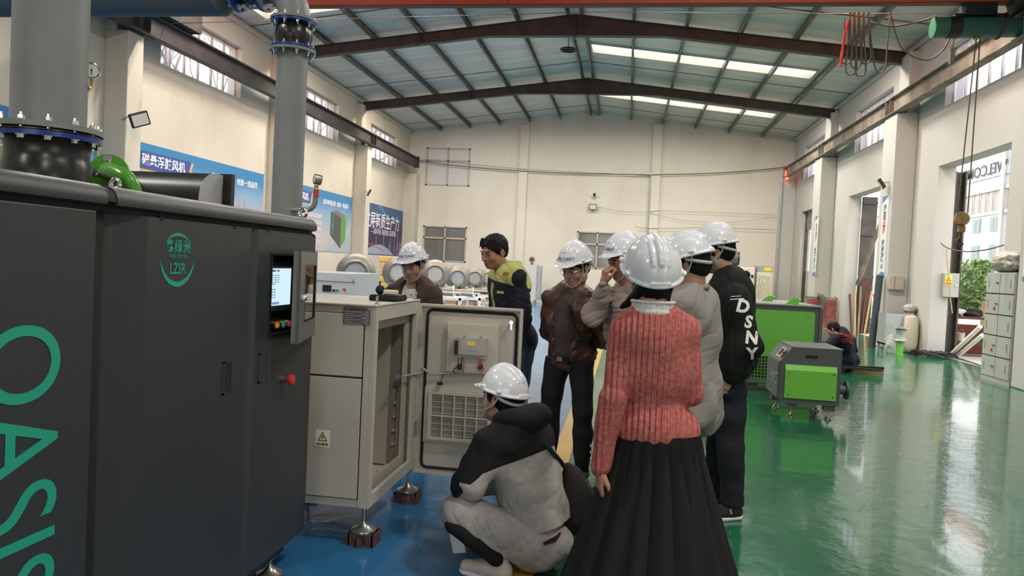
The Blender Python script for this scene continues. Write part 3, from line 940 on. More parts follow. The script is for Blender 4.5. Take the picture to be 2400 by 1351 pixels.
# pressure gauge on its bent hose
t = thing('pressure_gauge', 'steel pressure gauge on a bent grey tube beside the slim pipe', 'gauge', (px_ + .1, py_, 1.75))
a = [AY(712, 493, 4.62), AY(728, 490, 4.62), AY(738, 478, 4.62), AY(740, 455, 4.62), AY(741, 448, 4.62)]
mb = MB(); mb.tube([Vector((px_ + .06, 4.64, a[0].z))] + a, .016, n=12, smooth=5); mb.build('tube', 'pipe', t, True, 60)
mb = MB(); p, q = AY(741, 462, 4.62), AY(741, 445, 4.62); mb.cyl(p, q, .018, n=14); c = mb.build('valve_grip', 'red', t, True); c['label'] = 'red valve grip'
mb = MB(); p, q = AY(741, 446, 4.62), AY(742, 430, 4.62); mb.cyl(p, q, .011, n=12); mb.lathe([(.016, -.005), (.016, .005)], (p + q) / 2, n=6); mb.build('fitting', 'brass', t)
ax = Vector((-.75, -.6, .12)).normalized()
c0 = AY(742, 420, 4.62)
mb = MB(); mb.lathe([(.034, -.03), (.036, -.02), (.036, .012), (.031, .016), (.031, .010), (0, .010)], c0, ax, 28); mb.build('gauge_case', 'steel', t, True)
mb = MB(); mb.cyl(c0 + ax * .0105, c0 + ax * .012, .030, n=24); mb.build('dial', 'paper', t)
# second gauge behind the thick duct
t = thing('pressure_gauge', 'round white-faced pressure gauge peeking out behind the thick duct', 'gauge', (bx + .15, 2.7, 2.05))
c0 = AY(215, 166, 2.80)
ax = Vector((.55, -.82, .0)).normalized()
mb = MB(); mb.lathe([(.030, -.016), (.033, -.010), (.033, .008), (.028, .012), (.028, .007), (0, .007)], c0, ax, 28); mb.build('gauge_case', 'chrome', t, True)
mb = MB(); mb.cyl(c0 + ax * .0072, c0 + ax * .009, .027, n=24); d = mb.build('dial', 'paper', t)
mb = MB(); mb.cyl(c0 + ax * .0092, c0 + ax * .0100, .004, n=10); mb.box(c0 + ax * .0096 + Vector((0, 0, -.006)), (.002, .0008, .026)); mb.build('pointer', 'ink', t)
mb = MB(); pz = c0.copy(); mb.tube([c0 + Vector((0, 0, -.03)), c0 + Vector((0, 0, -.07)), c0 + Vector((-.02, -.02, -.10)), Vector((bx + br - .01, by + .07, c0.z - .11))], .006, n=8); mb.build('tube', 'brass', t, True)
# bright green elbow fitting
t = thing('green_elbow', 'bright green pipe elbow with bolted flange on top of the charcoal machine', 'pipe fitting', (-2.25, 2.98, 1.67))
fc = AY(256, 404, 2.98); ax = Vector((.50, -.85, .10)).normalized()
mb = MB(); mb.lathe([(.078, -.012), (.080, 0), (.078, .012)], fc, ax, 40); mb.build('flange', 'green_pipe', t, True)
mb = MB(); mb.lathe([(.070, -.06), (.072, -.03), (.070, -.013)], fc, ax, 40); mb.build('collar', 'green_pipe', t, True)
q = Vector((0, 0, 1)).rotation_difference(ax).to_matrix()
for k in range(4):
    a = math.radians(38 + 90 * k)
    best = fc + q @ Vector((.056 * math.cos(a), .056 * math.sin(a), .012))
    mb = MB(); hexbolt(mb, best, ax, .013, .012, 0); mb.build('bolt', 'chrome', t)
mb = MB(); e1 = AY(318, 452, 2.86); mb.tube([fc, fc + ax * .04, AY(286, 414, 2.90), AY(306, 432, 2.90), Vector((AY(318, 450, 2.92).x, 2.93, 1.622))], .036, n=24, smooth=6); mb.build('bend', 'green_pipe', t, True, 70)
mb = MB()
# pale green film-wrapped fitting on the far left
t = thing('wrapped_fitting', 'pale green fitting in plastic film beside the rubber joint, far left', 'pipe fitting', (-2.62, 2.6, 1.67))
c0 = AY(2, 375, 2.7)
mb = MB(); mb.lathe([(.05, -.05), (.062, -.02), (.062, .02), (.045, .05)], c0, (.9, -.3, .3), 20); mb.cyl((c0.x - .02, c0.y, 1.622), c0, .05, n=20)
mb.build('fitting', mat('pale_green_film', (.33, .52, .22), .35, bump=.6, bscale=40, bdist=.01), t, True)
# D-shaped hood
t = thing('intake_hood', 'long black half-round hood with grey end face on the charcoal machine', 'hood', (-2.3, 3.2, 1.67))
pr = []
y1h, y0h, zb, zt_ = 3.21, 3.02, 1.624, 1.800
for k in range(11):
    a = PI - k * PI / 2 / 10
    pr.append((y1h - .06 + .13 * math.cos(a), zt_ - .13 + .13 * math.sin(a)))
pts = [(y1h - .19, zb)] + pr + [(y1h, zt_), (y1h, zb)]
xe = AY(490, 430, 3.1).x
mb = MB(); mb.prism([(-2.70, y, z) for y, z in pts], (xe + 2.70, 0, 0)); mb.build('hood_body', mat('hood_black', (.022, .022, .023), .35), t, True, 30)
mb = MB(); mb.prism([(xe, y, z) for y, z in pts], (.003, 0, 0)); mb.build('end_face', mat('hood_end_grey', (.42, .42, .42), .45, bump=.3, bscale=200), t)
mb = MB(); mb.bb((-2.70, y1h, zb - .0), (xe + .055, y1h + .012, zt_ + .006)); mb.bb((xe + .045, y1h - .02, zb), (xe + .055, y1h, zt_ + .004)); mb.bb((xe, y1h - .01, zb), (xe + .05, y1h, zb + .02)); mb.build('back_flange', 'black', t)

# ================================================================ beige control cabinet with its open door
CX, CY0, CY1 = -1.222, 3.565, 4.36
CZ0, CZ1 = .192, 1.213
CXL = -1.92
t = thing('control_cabinet', 'beige control cabinet with its side door swung wide open, beside the charcoal machine', 'cabinet', ((CX + CXL) / 2, 3.96, 0))
w = .035
mb = MB()
# shell: left, back, top, bottom, camera-side (left face) and the open side frame
mb.bb((CXL, CY0, CZ0), (CXL + .02, CY1, CZ1))
c_ = CX - .023
mb.bb((CXL + .021, CY0 + .03, CZ1 - .03), (c_, CY1 - .02, CZ1 - .001)); mb.bb((CXL + .021, CY0 + .03, CZ0 + .001), (c_, CY1 - .02, CZ0 + .03))
mb.bb((CXL + .021, CY1 - .02, CZ0 + .001), (c_, CY1 - .001, CZ1 - .001))
mb.bb((CXL + .021, CY0 + .006, CZ0 + .001), (c_, CY0 + .03, CZ1 - .001))
# open side: rim
fr = .055
wall_boxes(mb, CY0, CY1, CZ0, CZ1, [(CY0 + fr * .8, CY1 - fr * 1.2, CZ0 + .06, CZ1 - .075)], lambda a, b, c, d: mb.bb((CX - .022, a, c), (CX, b, d)))
mb.bb((CX - .055, CY0 + .0005, CZ0 + .0005), (CX - .0225, CY0 + .0058, CZ1 - .0005))
mb.build('cabinet_body', 'beige', t)
mb = MB()   # inner return frame and back plate with vertical channels
wall_boxes(mb, CY0 + .03, CY1 - .02, CZ0 + .03, CZ1 - .03, [(CY0 + .075, CY1 - .115, CZ0 + .10, CZ1 - .13)], lambda a, b, c, d: mb.bb((CX - .06, a, c), (CX - .045, b, d)))
mb.build('inner_frame', 'beige_in', t)
mb = MB()
mb.bb((CX - .40, CY0 + .06, CZ0 + .04), (CX - .38, CY1 - .05, CZ1 - .05))
mb.bb((CX - .38, CY1 - .20, CZ0 + .04), (CX - .30, CY1 - .17, CZ1 - .05)); mb.bb((CX - .34, CY1 - .11, CZ0 + .04), (CX - .14, CY1 - .095, CZ1 - .05))
mb.bb((CX - .30, CY1 - .17, CZ0 + .04), (CX - .29, CY1 - .09, CZ1 - .05))
mb.build('mounting_plate', 'beige_in', t)
# upper and lower panels on the camera side, standing a few millimetres proud with dark joints
zm = .848
for (a, b) in ((zm + .006, CZ1 - .045), (CZ0 + .045, zm - .004)):
    mb = MB(); mb.bb((CXL + .03, CY0 - .004, a), (CX - .062, CY0 + .008, b), bevel=.002); mb.build('side_panel', 'beige', t)
mb = MB()
for (a, b, c, d) in ((CXL, CX - .054, zm - .004, zm + .005), (CX - .062, CX - .057, CZ0 + .04, CZ1 - .04), (CXL, CX - .057, CZ1 - .045, CZ1 - .041), (CXL, CX - .057, CZ0 + .040, CZ0 + .045)):
    mb.bb((a, CY0 + .0035, c), (b, CY0 + .0062, d))
mb.build('panel_joint', 'dark_line', t)
for z in (CZ1 - .008,):
    mb = MB(); mb.bb((CXL - .005, CY0 - .006, CZ1 - .004), (CX + .004, CY1 + .004, CZ1 + .006), bevel=.003); mb.build('top_plate', 'beige', t)
# nameplate
a, b = AY(806, 719, CY0 - .004), AY(867, 763, CY0 - .004)
mb = MB(); mb.bb((a.x, CY0 - .0065, b.z), (b.x, CY0 - .004, a.z)); npl = mb.build('nameplate', mat('etched_plate', (.15, .14, .135), .45, metal=.5), t)
text('nameplate_lettering', '空气悬浮鼓风机', .0115, ((a.x + b.x) / 2 + .005, CY0 - .007, a.z - .011), (1, 0, 0), (0, 0, 1), 'ink', npl, .0002)
mb = MB()
for k in range(7):
    z = a.z - .024 - k * .0098
    mb.bb((a.x + .006, CY0 - .0069, z), (a.x + .006 + (.045 if k % 2 else .105), CY0 - .0064, z + .0022)); mb.bb((b.x - .045, CY0 - .0069, z), (b.x - .008, CY0 - .0064, z + .0030))
mb.build('nameplate_line', 'strap', npl)
mb = MB()
for x in (a.x + .006, b.x - .006):
    for z in (a.z - .006, b.z + .006): mb.cyl((x, CY0 - .0065, z), (x, CY0 - .009, z), .0032, n=10)
mb.build('nameplate_rivet', 'chrome', npl)
# warning label
a, b = AY(740, 1007, CY0 - .004), AY(772, 1050, CY0 - .004)
yf = CY0 - .0052
mb = MB(); mb.bb((a.x, yf, b.z), (b.x, CY0 - .004, a.z)); wl = mb.build('warning_label', 'paper', t)
xc, wz = (a.x + b.x) / 2, a.z
mb = MB(); mb.prism([(xc - .0265, yf - .0003, wz - .056), (xc + .0265, yf - .0003, wz - .056), (xc, yf - .0003, wz - .008)], (0, -.0004, 0)); mb.bb((a.x + .004, yf - .0007, b.z + .004), (b.x - .004, yf - .0003, b.z + .021))
mb.build('warning_band', 'ink', wl)
mb = MB(); mb.prism([(xc - .0195, yf - .0008, wz - .052), (xc + .0195, yf - .0008, wz - .052), (xc, yf - .0008, wz - .0165)], (0, -.0004, 0)); mb.bb((a.x + .003, yf - .0012, b.z + .003), (b.x - .003, yf - .0008, b.z + .022))
mb.build('warning_sign_field', mat('label_cream', (.80, .70, .33), .5), wl)
mb = MB(); mb.prism([(xc + .004, yf - .0014, wz - .021), (xc - .006, yf - .0014, wz - .036), (xc - .001, yf - .0014, wz - .036), (xc - .003, yf - .0014, wz - .050), (xc + .007, yf - .0014, wz - .033), (xc + .001, yf - .0014, wz - .033)], (0, -.0004, 0)); mb.build('bolt_symbol', 'ink', wl)
text('label_lettering', '当心触电', .0150, (xc, yf - .0016, b.z + .0145), (1, 0, 0), (0, 0, 1), 'ink', wl, .0002, bold=.0004)
# feet, lifting eyes
FEET = [(-1.255, 3.61), (-1.235, 4.315), (-1.86, 3.61), (-1.86, 4.31)]
for (x, y) in FEET: leveling_foot(t, x, y, CZ0 + .002, .062, .062)
mb = MB(); p = AY(884, 706, CY0 + .04); eye_bolt(mb, (p.x, CY0 + .04, CZ1 + .006), .016, .0055, 1.15, .012); mb.build('lifting_eye', 'chrome', t, True)
mb = MB(); p = AY(978, 693, CY1 - .04); eye_bolt(mb, (CX - .03, CY1 - .04, CZ1 + .006), .019, .0055, .4, .012); mb.build('lifting_eye', 'chrome', t, True)
# steel blocks the feet stand on
for i, (x, y) in enumerate(FEET):
    mb = MB()
    mb.bb((x - .065, y - .05, .045), (x + .065, y + .06, .062))
    for sx in (-1, 1):
        mb.bb((x + sx * .065 - .008, y - .05, 0), (x + sx * .065 + .008, y + .06, .062)); mb.bb((x + sx * .045 - .02, y - .05, .0), (x + sx * .045 + .02, y - .04, .045))
    mb.bb((x - .012, y - .07, .0), (x + .012, y - .05, .045))
    o = mb.build('steel_block', 'rust')
    tag(o, ['rusty steel block under the near foot of the beige cabinet', 'rusty steel block under the far foot of the beige cabinet, below the open door', 'rusty steel block under a hidden foot of the beige cabinet, near side', 'rusty steel block under a hidden foot of the beige cabinet, far side'][i], 'block', 'steel blocks under the cabinet')
# the door
DX0, DX1, DYf = -1.236, -.603, 4.425
DZ0, DZ1 = .150, 1.190
mb = MB()
mb.bb((DX0, DYf + .012, DZ0), (DX1, DYf + .028, DZ1))
wall_boxes(mb, DX0, DX1, DZ0, DZ1, [(DX0 + .014, DX1 - .014, DZ0 + .014, DZ1 - .014)], lambda a, b, c, d: mb.bb((a, DYf - .014, c), (b, DYf + .012, d)))
door = mb.build('cabinet_door', 'beige', t)
# gasket: rounded rectangle
def rrect(x0, x1, z0, z1, r, n=6):
    P = []
    for (cx, cz, a0) in ((x1 - r, z1 - r, 0), (x0 + r, z1 - r, 90), (x0 + r, z0 + r, 180), (x1 - r, z0 + r, 270)):
        for k in range(n + 1):
            a = math.radians(a0 + 90 * k / n); P.append((cx + r * math.cos(a), cz + r * math.sin(a)))
    return P
g = [Vector((x, DYf + .008, z)) for x, z in rrect(DX0 + .045, DX1 - .034, DZ0 + .035, DZ1 - .034, .035)]
mb = MB(); mb.tube(g, .0095, n=8, closed=True); mb.build('door_gasket', 'blackmatte', door, True, 60)
# raised backing box, terminal behind the touch screen
def dp(u, v, d=.0): return AY(u, v, DYf + d)
a, b = dp(1051, 757), dp(1162, 878)
mb = MB(); mb.bb((a.x, DYf - .02, b.z), (b.x + .01, DYf + .012, a.z), bevel=.003)
mb.bb((a.x - .006, DYf - .004, b.z), (b.x + .016, DYf + .012, a.z + .010)); bx_ = mb.build('backing_box', 'beige', door)
a, b = dp(1072, 788), dp(1142, 838)
mb = MB(); mb.bb((a.x, DYf - .045, b.z + .01), (b.x, DYf - .02, a.z), bevel=.003); mb.bb((b.x - .022, DYf - .04, b.z - .008), (b.x, DYf - .02, b.z + .02))
mb.bb((a.x, DYf - .035, b.z - .006), (b.x, DYf - .02, b.z + .012))
sm = mb.build('screen_back', mat('module_grey', (.40, .38, .355), .45), door)
mb = MB(); mb.bb((a.x - .003, DYf - .058, a.z - .105), (a.x + .018, DYf - .04, a.z - .022), bevel=.002); mb.build('connector', 'black', sm)
c, d = dp(1099, 799), dp(1117, 809)
mb = MB(); mb.bb((c.x, DYf - .0465, d.z), (d.x, DYf - .045, c.z)); mb.build('yellow_sticker', 'yellow', sm)
c, d = dp(1099, 810), dp(1117, 822)
mb = MB(); mb.bb((c.x, DYf - .0465, d.z), (d.x, DYf - .045, c.z)); mb.build('grey_sticker', 'steel', sm)
mb = MB()
for (x, z) in ((a.x + .012, a.z - .006), (b.x - .006, a.z - .010), (b.x - .010, b.z + .002)): mb.cyl((x, DYf - .048, z), (x, DYf - .044, z), .004, n=10)
for x in (a.x + .05, b.x - .04): mb.cyl((x, DYf - .05, a.z + .004), (x, DYf - .02, a.z + .004), .005, n=8)
mb.build('module_screw', 'steel', sm)
# wiring on the door
def wire(nm, pts, r, m, par, sm_=5):
    mb = MB(); mb.tube([Vector(p) for p in pts], r, n=8, smooth=sm_); return mb.build(nm, m, par, True, 70)
wire('cable', [dp(1075, 840, -.03), dp(1072, 858, -.04), dp(1062, 868, -.03), dp(1066, 876, -.02)], .0022, 'black', door)
wire('cable', [dp(1086, 838, -.03), dp(1087, 856, -.035), dp(1086, 874, -.025)], .0026, 'red', door)
wire('cable', [dp(1083, 838, -.03), dp(1081, 852, -.035), dp(1080, 866, -.025)], .0026, 'black', door)
wire('cable', [dp(1124, 834, -.03), dp(1128, 850, -.04), dp(1133, 866, -.03), dp(1126, 878, -.03)], .0022, 'red', door)
wire('cable', [dp(1120, 834, -.03), dp(1124, 850, -.04), dp(1124, 870, -.03)], .0026, 'red', door)
mb = MB(); c = dp(1126, 861, -.02); mb.cyl(c, c + Vector((0, -.015, 0)), .016, n=20); c = dp(1078, 860, -.02); mb.bb(c - Vector((.014, .012, .018)), c + Vector((.014, .004, .018))); mb.build('buzzer', 'black', door)
wire('cable', [dp(1040, 878, -.008), dp(1034, 890, -.02), dp(1031, 896, -.02)], .002, 'black', door)
mb = MB(); c = dp(1031, 900, -.03); mb.lathe([(.012, -.008), (.018, -.006), (.018, .008), (.01, .01)], c, n=20); mb.build('hanging_sensor', 'black', door)
# harness from the cabinet to the door
hx = CX - .02
wire('wiring_harness', [AX(933, 905, CX - .10), AX(938, 888, CX - .06), AX(948, 882, CX - .02), Vector((CX + .02, 4.40, AY(965, 872, 4.4).z)), dp(988, 863, -.03), dp(1003, 872, -.03), dp(1015, 878, -.012), dp(1060, 875, -.012), dp(1135, 877, -.012)], .0068, mat('harness_sleeve', (.36, .35, .31), .6), t, 6)
# vertical loom inside
wire('wiring_harness', [AX(930, 905, CX - .115), AX(928, 960, CX - .115), AX(924, 1060, CX - .115), AX(918, 1098, CX - .12), AX(900, 1106, CX - .12), AX(882, 1107, CX - .12)], .0045, mat('pink_wire', (.45, .16, .17), .6), t, 6)
wire('wiring_harness', [AX(933, 905, CX - .11), AX(931, 960, CX - .11), AX(927, 1060, CX - .11), AX(922, 1102, CX - .12), AX(900, 1110, CX - .12)], .004, 'wire', t, 6)
mb = MB()
for v in (944, 975, 1008, 1040): 
    p = AX(928 - (v - 944) * .05, v, CX - .11); mb.bb(p - Vector((.008, .025, .004)), p + Vector((.006, .012, .004)))
mb.build('cable_tie', 'paper', t)
mb = MB()
p = AX(935, 885, CX - .08); mb.bb(p - Vector((.012, .03, .01)), p + Vector((.012, .02, .02))); mb.build('cable_clamp', 'zinc', t)
# hinges and lock
mb = MB()
for v in (800, 1003): 
    p = AX(973, v, CX + .004); mb.cyl((CX + .010, 4.385, p.z - .05), (CX + .010, 4.385, p.z + .05), .008, n=10); mb.bb((CX, 4.33, p.z - .04), (CX + .006, 4.40, p.z + .04))
mb.build('hinge', 'zinc', t)
mb = MB(); p = dp(1200, 756, -.005); mb.cyl(p + Vector((0, .012, 0)), p - Vector((0, .03, 0)), .013, n=16); mb.box(p + Vector((0, -.02, -.022)), (.012, .006, .045)); mb.build('door_lock', 'chrome', door)
# filter grille
a, b = dp(1008, 915), dp(1150, 1040)
mb = MB(); mb.bb((a.x - .030, DYf - .012, b.z - .020), (b.x + .030, DYf + .012, a.z + .020), bevel=.003)
mb.build('filter_housing', 'beige', door)
mb = MB()
nxh, nzh = 5, 2
cells = []
gx0, gx1, gz0, gz1 = a.x + .018, b.x - .018, b.z + .014, a.z - .014
for i in range(nxh):
    for j in range(nzh):
        wx, wz_ = (gx1 - gx0) / nxh, (gz1 - gz0) / nzh
        cells.append((gx0 + i * wx + .004, gx0 + (i + 1) * wx - .004, gz0 + j * wz_ + .004, gz0 + (j + 1) * wz_ - .004))
wall_boxes(mb, a.x, b.x, b.z, a.z, cells, lambda p, q, r, s_: mb.bb((p, DYf - .030, r), (q, DYf - .012, s_)))
gr = mb.build('filter_grille', 'beige', door)
fm = bpy.data.materials.new('pleated_filter'); fm.use_nodes = True
nt = fm.node_tree; bs = nt.nodes['Principled BSDF']; bs.inputs['Roughness'].default_value = .6
tc = nt.nodes.new('ShaderNodeTexCoord'); wv = nt.nodes.new('ShaderNodeTexWave'); wv.inputs['Scale'].default_value = 62; wv.bands_direction = 'X'
nt.links.new(tc.outputs['Object'], wv.inputs[0])
cr = nt.nodes.new('ShaderNodeValToRGB'); cr.color_ramp.elements[0].color = (.09, .08, .065, 1); cr.color_ramp.elements[1].color = (.34, .31, .25, 1)
nt.links.new(wv.outputs[0], cr.inputs[0]); nt.links.new(cr.outputs[0], bs.inputs['Base Color'])
mb = MB(); mb.bb((gx0 - .003, DYf - .018, gz0 - .003), (gx1 + .003, DYf - .014, gz1 + .003)); mb.build('filter_mesh', fm, door)
mb = MB()
for j in range(8):
    z = gz0 + (gz1 - gz0) * (j + .5) / 8; mb.bb((gx0, DYf - .021, z - .0018), (gx1, DYf - .018, z + .0018))
mb.build('grille_bar', 'beige', gr)
# things on top of the cabinet
t = thing('carrying_case', 'flat black zip case lying on the beige cabinet', 'case', (-1.42, 3.98, CZ1 + .006))
a, b = AY(873, 690, 3.98), AY(938, 690, 3.98)
mb = MB(); mb.bb((a.x, 3.92, CZ1 + .007), (b.x, 4.12, CZ1 + .034), bevel=.008); mb.build('case_body', 'blackmatte', t)
mb = MB(); mb.bb((a.x + .004, 3.925, CZ1 + .034), (b.x - .004, 4.115, CZ1 + .040), bevel=.003); mb.build('case_flap', 'black', t)
t = thing('sound_meter', 'cream handheld sound meter with black foam ball, on the black case', 'meter', (-1.42, 3.98, CZ1 + .04))
mb = MB(); p = AY(893, 669, 3.98); mb.sph((p.x, 3.97, CZ1 + .066), .026, 20, 14); mb.build('foam_ball', 'blackmatte', t, True)
mb = MB(); mb.bb((p.x + .022, 3.95, CZ1 + .042), (p.x + .098, 4.00, CZ1 + .068), bevel=.007); mb.build('meter_body', 'cream', t)
# ================================================================ crane
t = thing('crane_girder', 'orange overhead crane girder crossing the top of the hall', 'crane girder', (-1.5, 12.4, 5.64))
mb = MB(); mb.bb((XL + .72, 12.42, 5.785), (XR - .66, 12.44, 6.45)); mb.bb((XL + .72, 12.33, 6.45), (XR - .66, 12.53, 6.48)); mb.build('box_girder', 'orange', t)
mb = MB(); mb.bb((XL + .72, 12.36, 5.765), (XR - .66, 12.50, 5.785)); mb.build('lower_flange', 'rail_red', t)
mb = MB()
for x in (-5.9, -2.2, 1.5): mb.bb((x, 12.414, 5.785), (x + .006, 12.42, 6.45))
mb.build('weld_seam', 'rail_red', t)
for x, nm in ((XL + .52, 'end'), (XR - .42, 'end')):
    mb = MB(); mb.bb((x - .10, 11.2, 5.66), (x + .24 * (1 if x < 0 else .8), 13.6, 6.10)) if x < 0 else mb.bb((x - .24, 11.2, 5.66), (x + .10, 13.6, 5.98)); mb.build('end_carriage', 'beam', t)
for side, x, m, lab in ((-1, XL + .52, 'rail_l', 'dark steel crane runway beam along the left wall'), (1, XR - .42, 'rail_r', 'brown steel crane runway beam with red rail along the right wall')):
    t = thing('crane_runway_beam', lab, 'beam', (x, 10, 5.24))
    y1 = 29.5
    mb = MB()
    mb.bb((x - .006, YF, 5.27), (x + .006, y1, 5.60)); mb.bb((x - .10, YF, 5.59), (x + .10, y1, 5.61)); mb.bb((x - .10, YF, 5.24), (x + .10, y1, 5.258))
    mb.build('web_and_flanges', m, t)
    mb = MB(); mb.bb((x - .03, YF, 5.61), (x + .03, y1, 5.655)); mb.build('rail', 'rail_red' if side > 0 else 'rail_l', t)
    for y in (6.2, 12.25, 18.3, 24.35):
        mb = MB()
        mb.bb((x - .09, y - .012, 5.258), (x + .09, y + .012, 5.59)); mb.bb((x - .09, y - .30, 5.258), (x + .09, y - .285, 5.59)); mb.bb((x - .02, y - .3, 5.225), (x + side * .42, y + .3, 5.24))
        mb.build('bearing_plate', m, t)
    mb = MB(); mb.bb((x - .12, y1, 5.22), (x + .12, y1 + .02, 5.68)); mb.build('end_plate', m, t)
tag(MB().cyl((5.76, 29.45, 5.36), (5.76, 29.40, 5.36), .05, n=16).bb((5.70, 29.45, 5.18), (5.82, 29.5, 5.5)).build('signal_lamp', mat('red_signal', (.6, .02, .02), .3, emit=(1, .05, .03), estr=6)), 'small glowing red signal lamp at the far end of the brown runway beam', 'signal lamp')
# hoist
hxc, hy, hz = 5.0, 12.45, 5.42
t = thing('electric_hoist', 'teal green drum hoist hanging from the orange girder, top right', 'hoist', (hxc, hy, hz))
mb = MB(); mb.cyl((4.45, hy, hz), (4.66, hy, hz), .155, n=32); mb.build('motor', mat('hoist_green', (.035, .13, .075), .45), t, True)
mb = MB(); mb.cyl((4.665, hy, hz), (4.83, hy, hz), .165, n=32); mb.build('motor_band', 'black', t, True)
mb = MB(); mb.cyl((4.835, hy, hz), (5.38, hy, hz), .158, n=32); mb.build('drum', mat('hoist_teal', (.03, .10, .085), .45), t, True)
mb = MB(); mb.cyl((5.39, hy, hz), (5.68, hy, hz), .145, n=32); mb.build('gearbox', mat('hoist_teal_2', (.035, .12, .09), .45), t, True)
mb = MB(); mb.torus((5.385, hy, hz), .16, .02, (1, 0, 0)); mb.build('rope_guide', 'rust', t, True)
mb = MB(); mb.bb((4.86, hy - .14, hz + .15), (5.3, hy + .14, 5.76)); mb.bb((4.75, hy - .05, hz + .12), (5.5, hy + .05, hz + .2)); mb.build('trolley', 'black', t)
mb = MB(); mb.cyl((5.06, hy - .02, hz - .19), (5.10, hy - .02, hz - .12), .03, n=12); g = mb.build('rope_wedge', 'brass', t)
for (u0, v0, u1, v1) in ((2289, 82, 2244, 500), (2298, 76, 2268, 500)):
    a, b = AY(u0, v0, hy), AY(u1, v1, hy)
    mb = MB(); mb.cyl(a, b, .010, n=8); mb.build('wire_rope', 'wire', t)
t = thing('hook_block', 'rusty yellow hook block hanging on two wire ropes in front of the gate', 'hook', (5.03, hy, 2.3))
c = AY(2254, 513, hy)
mb = MB(); mb.lathe([(.02, -.04), (.095, -.04), (.11, 0), (.095, .04), (.02, .04)], c + Vector((0, 0, .0)), (.35, 1, 0), 28); mb.build('sheave_guard', mat('hook_yellow', (.38, .22, .05), .6, var=.6, vscale=12, var_col=(.12, .07, .04)), t, True, 50)
c2 = AY(2253, 537, hy)
mb = MB(); mb.bb(c2 - Vector((.05, .035, .05)), c2 + Vector((.05, .035, .05)), bevel=.01); mb.build('crosshead', 'hook_yellow' if 'hook_yellow' in M else bpy.data.materials['hook_yellow'], t)
mb = MB(); c3 = AY(2251, 545, hy)
mb.tube([c3, c3 + Vector((0, 0, -.08)), c3 + Vector((-.045, 0, -.13)), c3 + Vector((-.03, 0, -.19)), c3 + Vector((.02, 0, -.20)), c3 + Vector((.045, 0, -.16))], [.022, .022, .024, .024, .018, .008], n=10, smooth=4); mb.build('hook', 'rust', t, True, 70)
# pendant box beside the ropes
a = AY(2231, 118, hy); tag(MB().bb(a - Vector((.035, .04, .22)), a + Vector((.035, .04, .02)), bevel=.01).tube([a + Vector((0, 0, .02)), a + Vector((.02, 0, .14)), a + Vector((.03, 0, .22))], .010).build('limit_switch', 'rail_r'), 'small dusty limit switch box hanging under the teal hoist', 'switch box')
# festoon: taut line with looped cable
w0, w1 = AY(700, 41, 12.5), Vector((5.2, 12.5, 5.80))
tag(MB().tube([Vector((XL + .6, 12.75, 5.60)), AY(1400, 28, 12.75), AY(1970, 32, 12.75), Vector((5.4, 12.75, 5.74))], .006, n=6).build('tension_wire', 'wire'), 'thin taut wire strung below the orange girder', 'wire')
t = thing('festoon_cable', 'looped brown festoon cable hanging from small trolleys under the girder', 'cable', (3.3, 12.7, 5.6))
YQ = 12.7
for k, (u, vb, uu) in enumerate(((1992, 150, 1983), (2003, 175, 1998), (2014, 160, 2012), (2024, 178, 2024), (2036, 150, 2034))):
    P = [AY(u - 12, 42, YQ), AY(u - 15, 100, YQ), AY(u - 22 + k, vb - 12, YQ), AY(u - 8, vb, YQ), AY(u + 5, vb - 14, YQ), AY(u + 2, 95, YQ), AY(u + 1, 40, YQ)]
    mb = MB(); mb.tube(P, .013, n=8, smooth=5); mb.build('cable_loop', 'cable', t, True, 80)
mb = MB(); mb.tube([AY(2038, 60, YQ), AY(2052, 162, YQ), AY(2074, 160, YQ), AY(2080, 100, YQ), AY(2088, 36, YQ), AY(2096, 70, YQ), AY(2118, 118, YQ), AY(2172, 141, YQ), AY(2212, 115, YQ), AY(2230, 78, YQ)], .012, n=8, smooth=5); mb.build('cable_loop', 'cable', t, True, 80)
mb = MB(); mb.tube([AY(2040, 52, YQ), AY(2090, 62, YQ), AY(2150, 52, YQ), AY(2195, 38, YQ)], .014, n=8, smooth=5); mb.build('cable_loop', 'cable', t, True, 80)
for u in (1993, 2002, 2013, 2024, 2036, 2087):
    mb = MB(); p = AY(u, 32, YQ); mb.cyl(p - Vector((.0, .015, 0)), p + Vector((0, .015, 0)), .022, n=14); mb.bb(p - Vector((.010, .008, .07)), p + Vector((.010, .008, 0))); mb.build('trolley_wheel', 'wire', t)
mb = MB(); mb.tube([AY(1988, 50, YQ - .03), AY(1978, 90, YQ - .03), AY(1971, 156, YQ - .03)], .022, n=6); r = mb.build('red_sleeve', 'red', t); r['label'] = 'faded red sleeve'

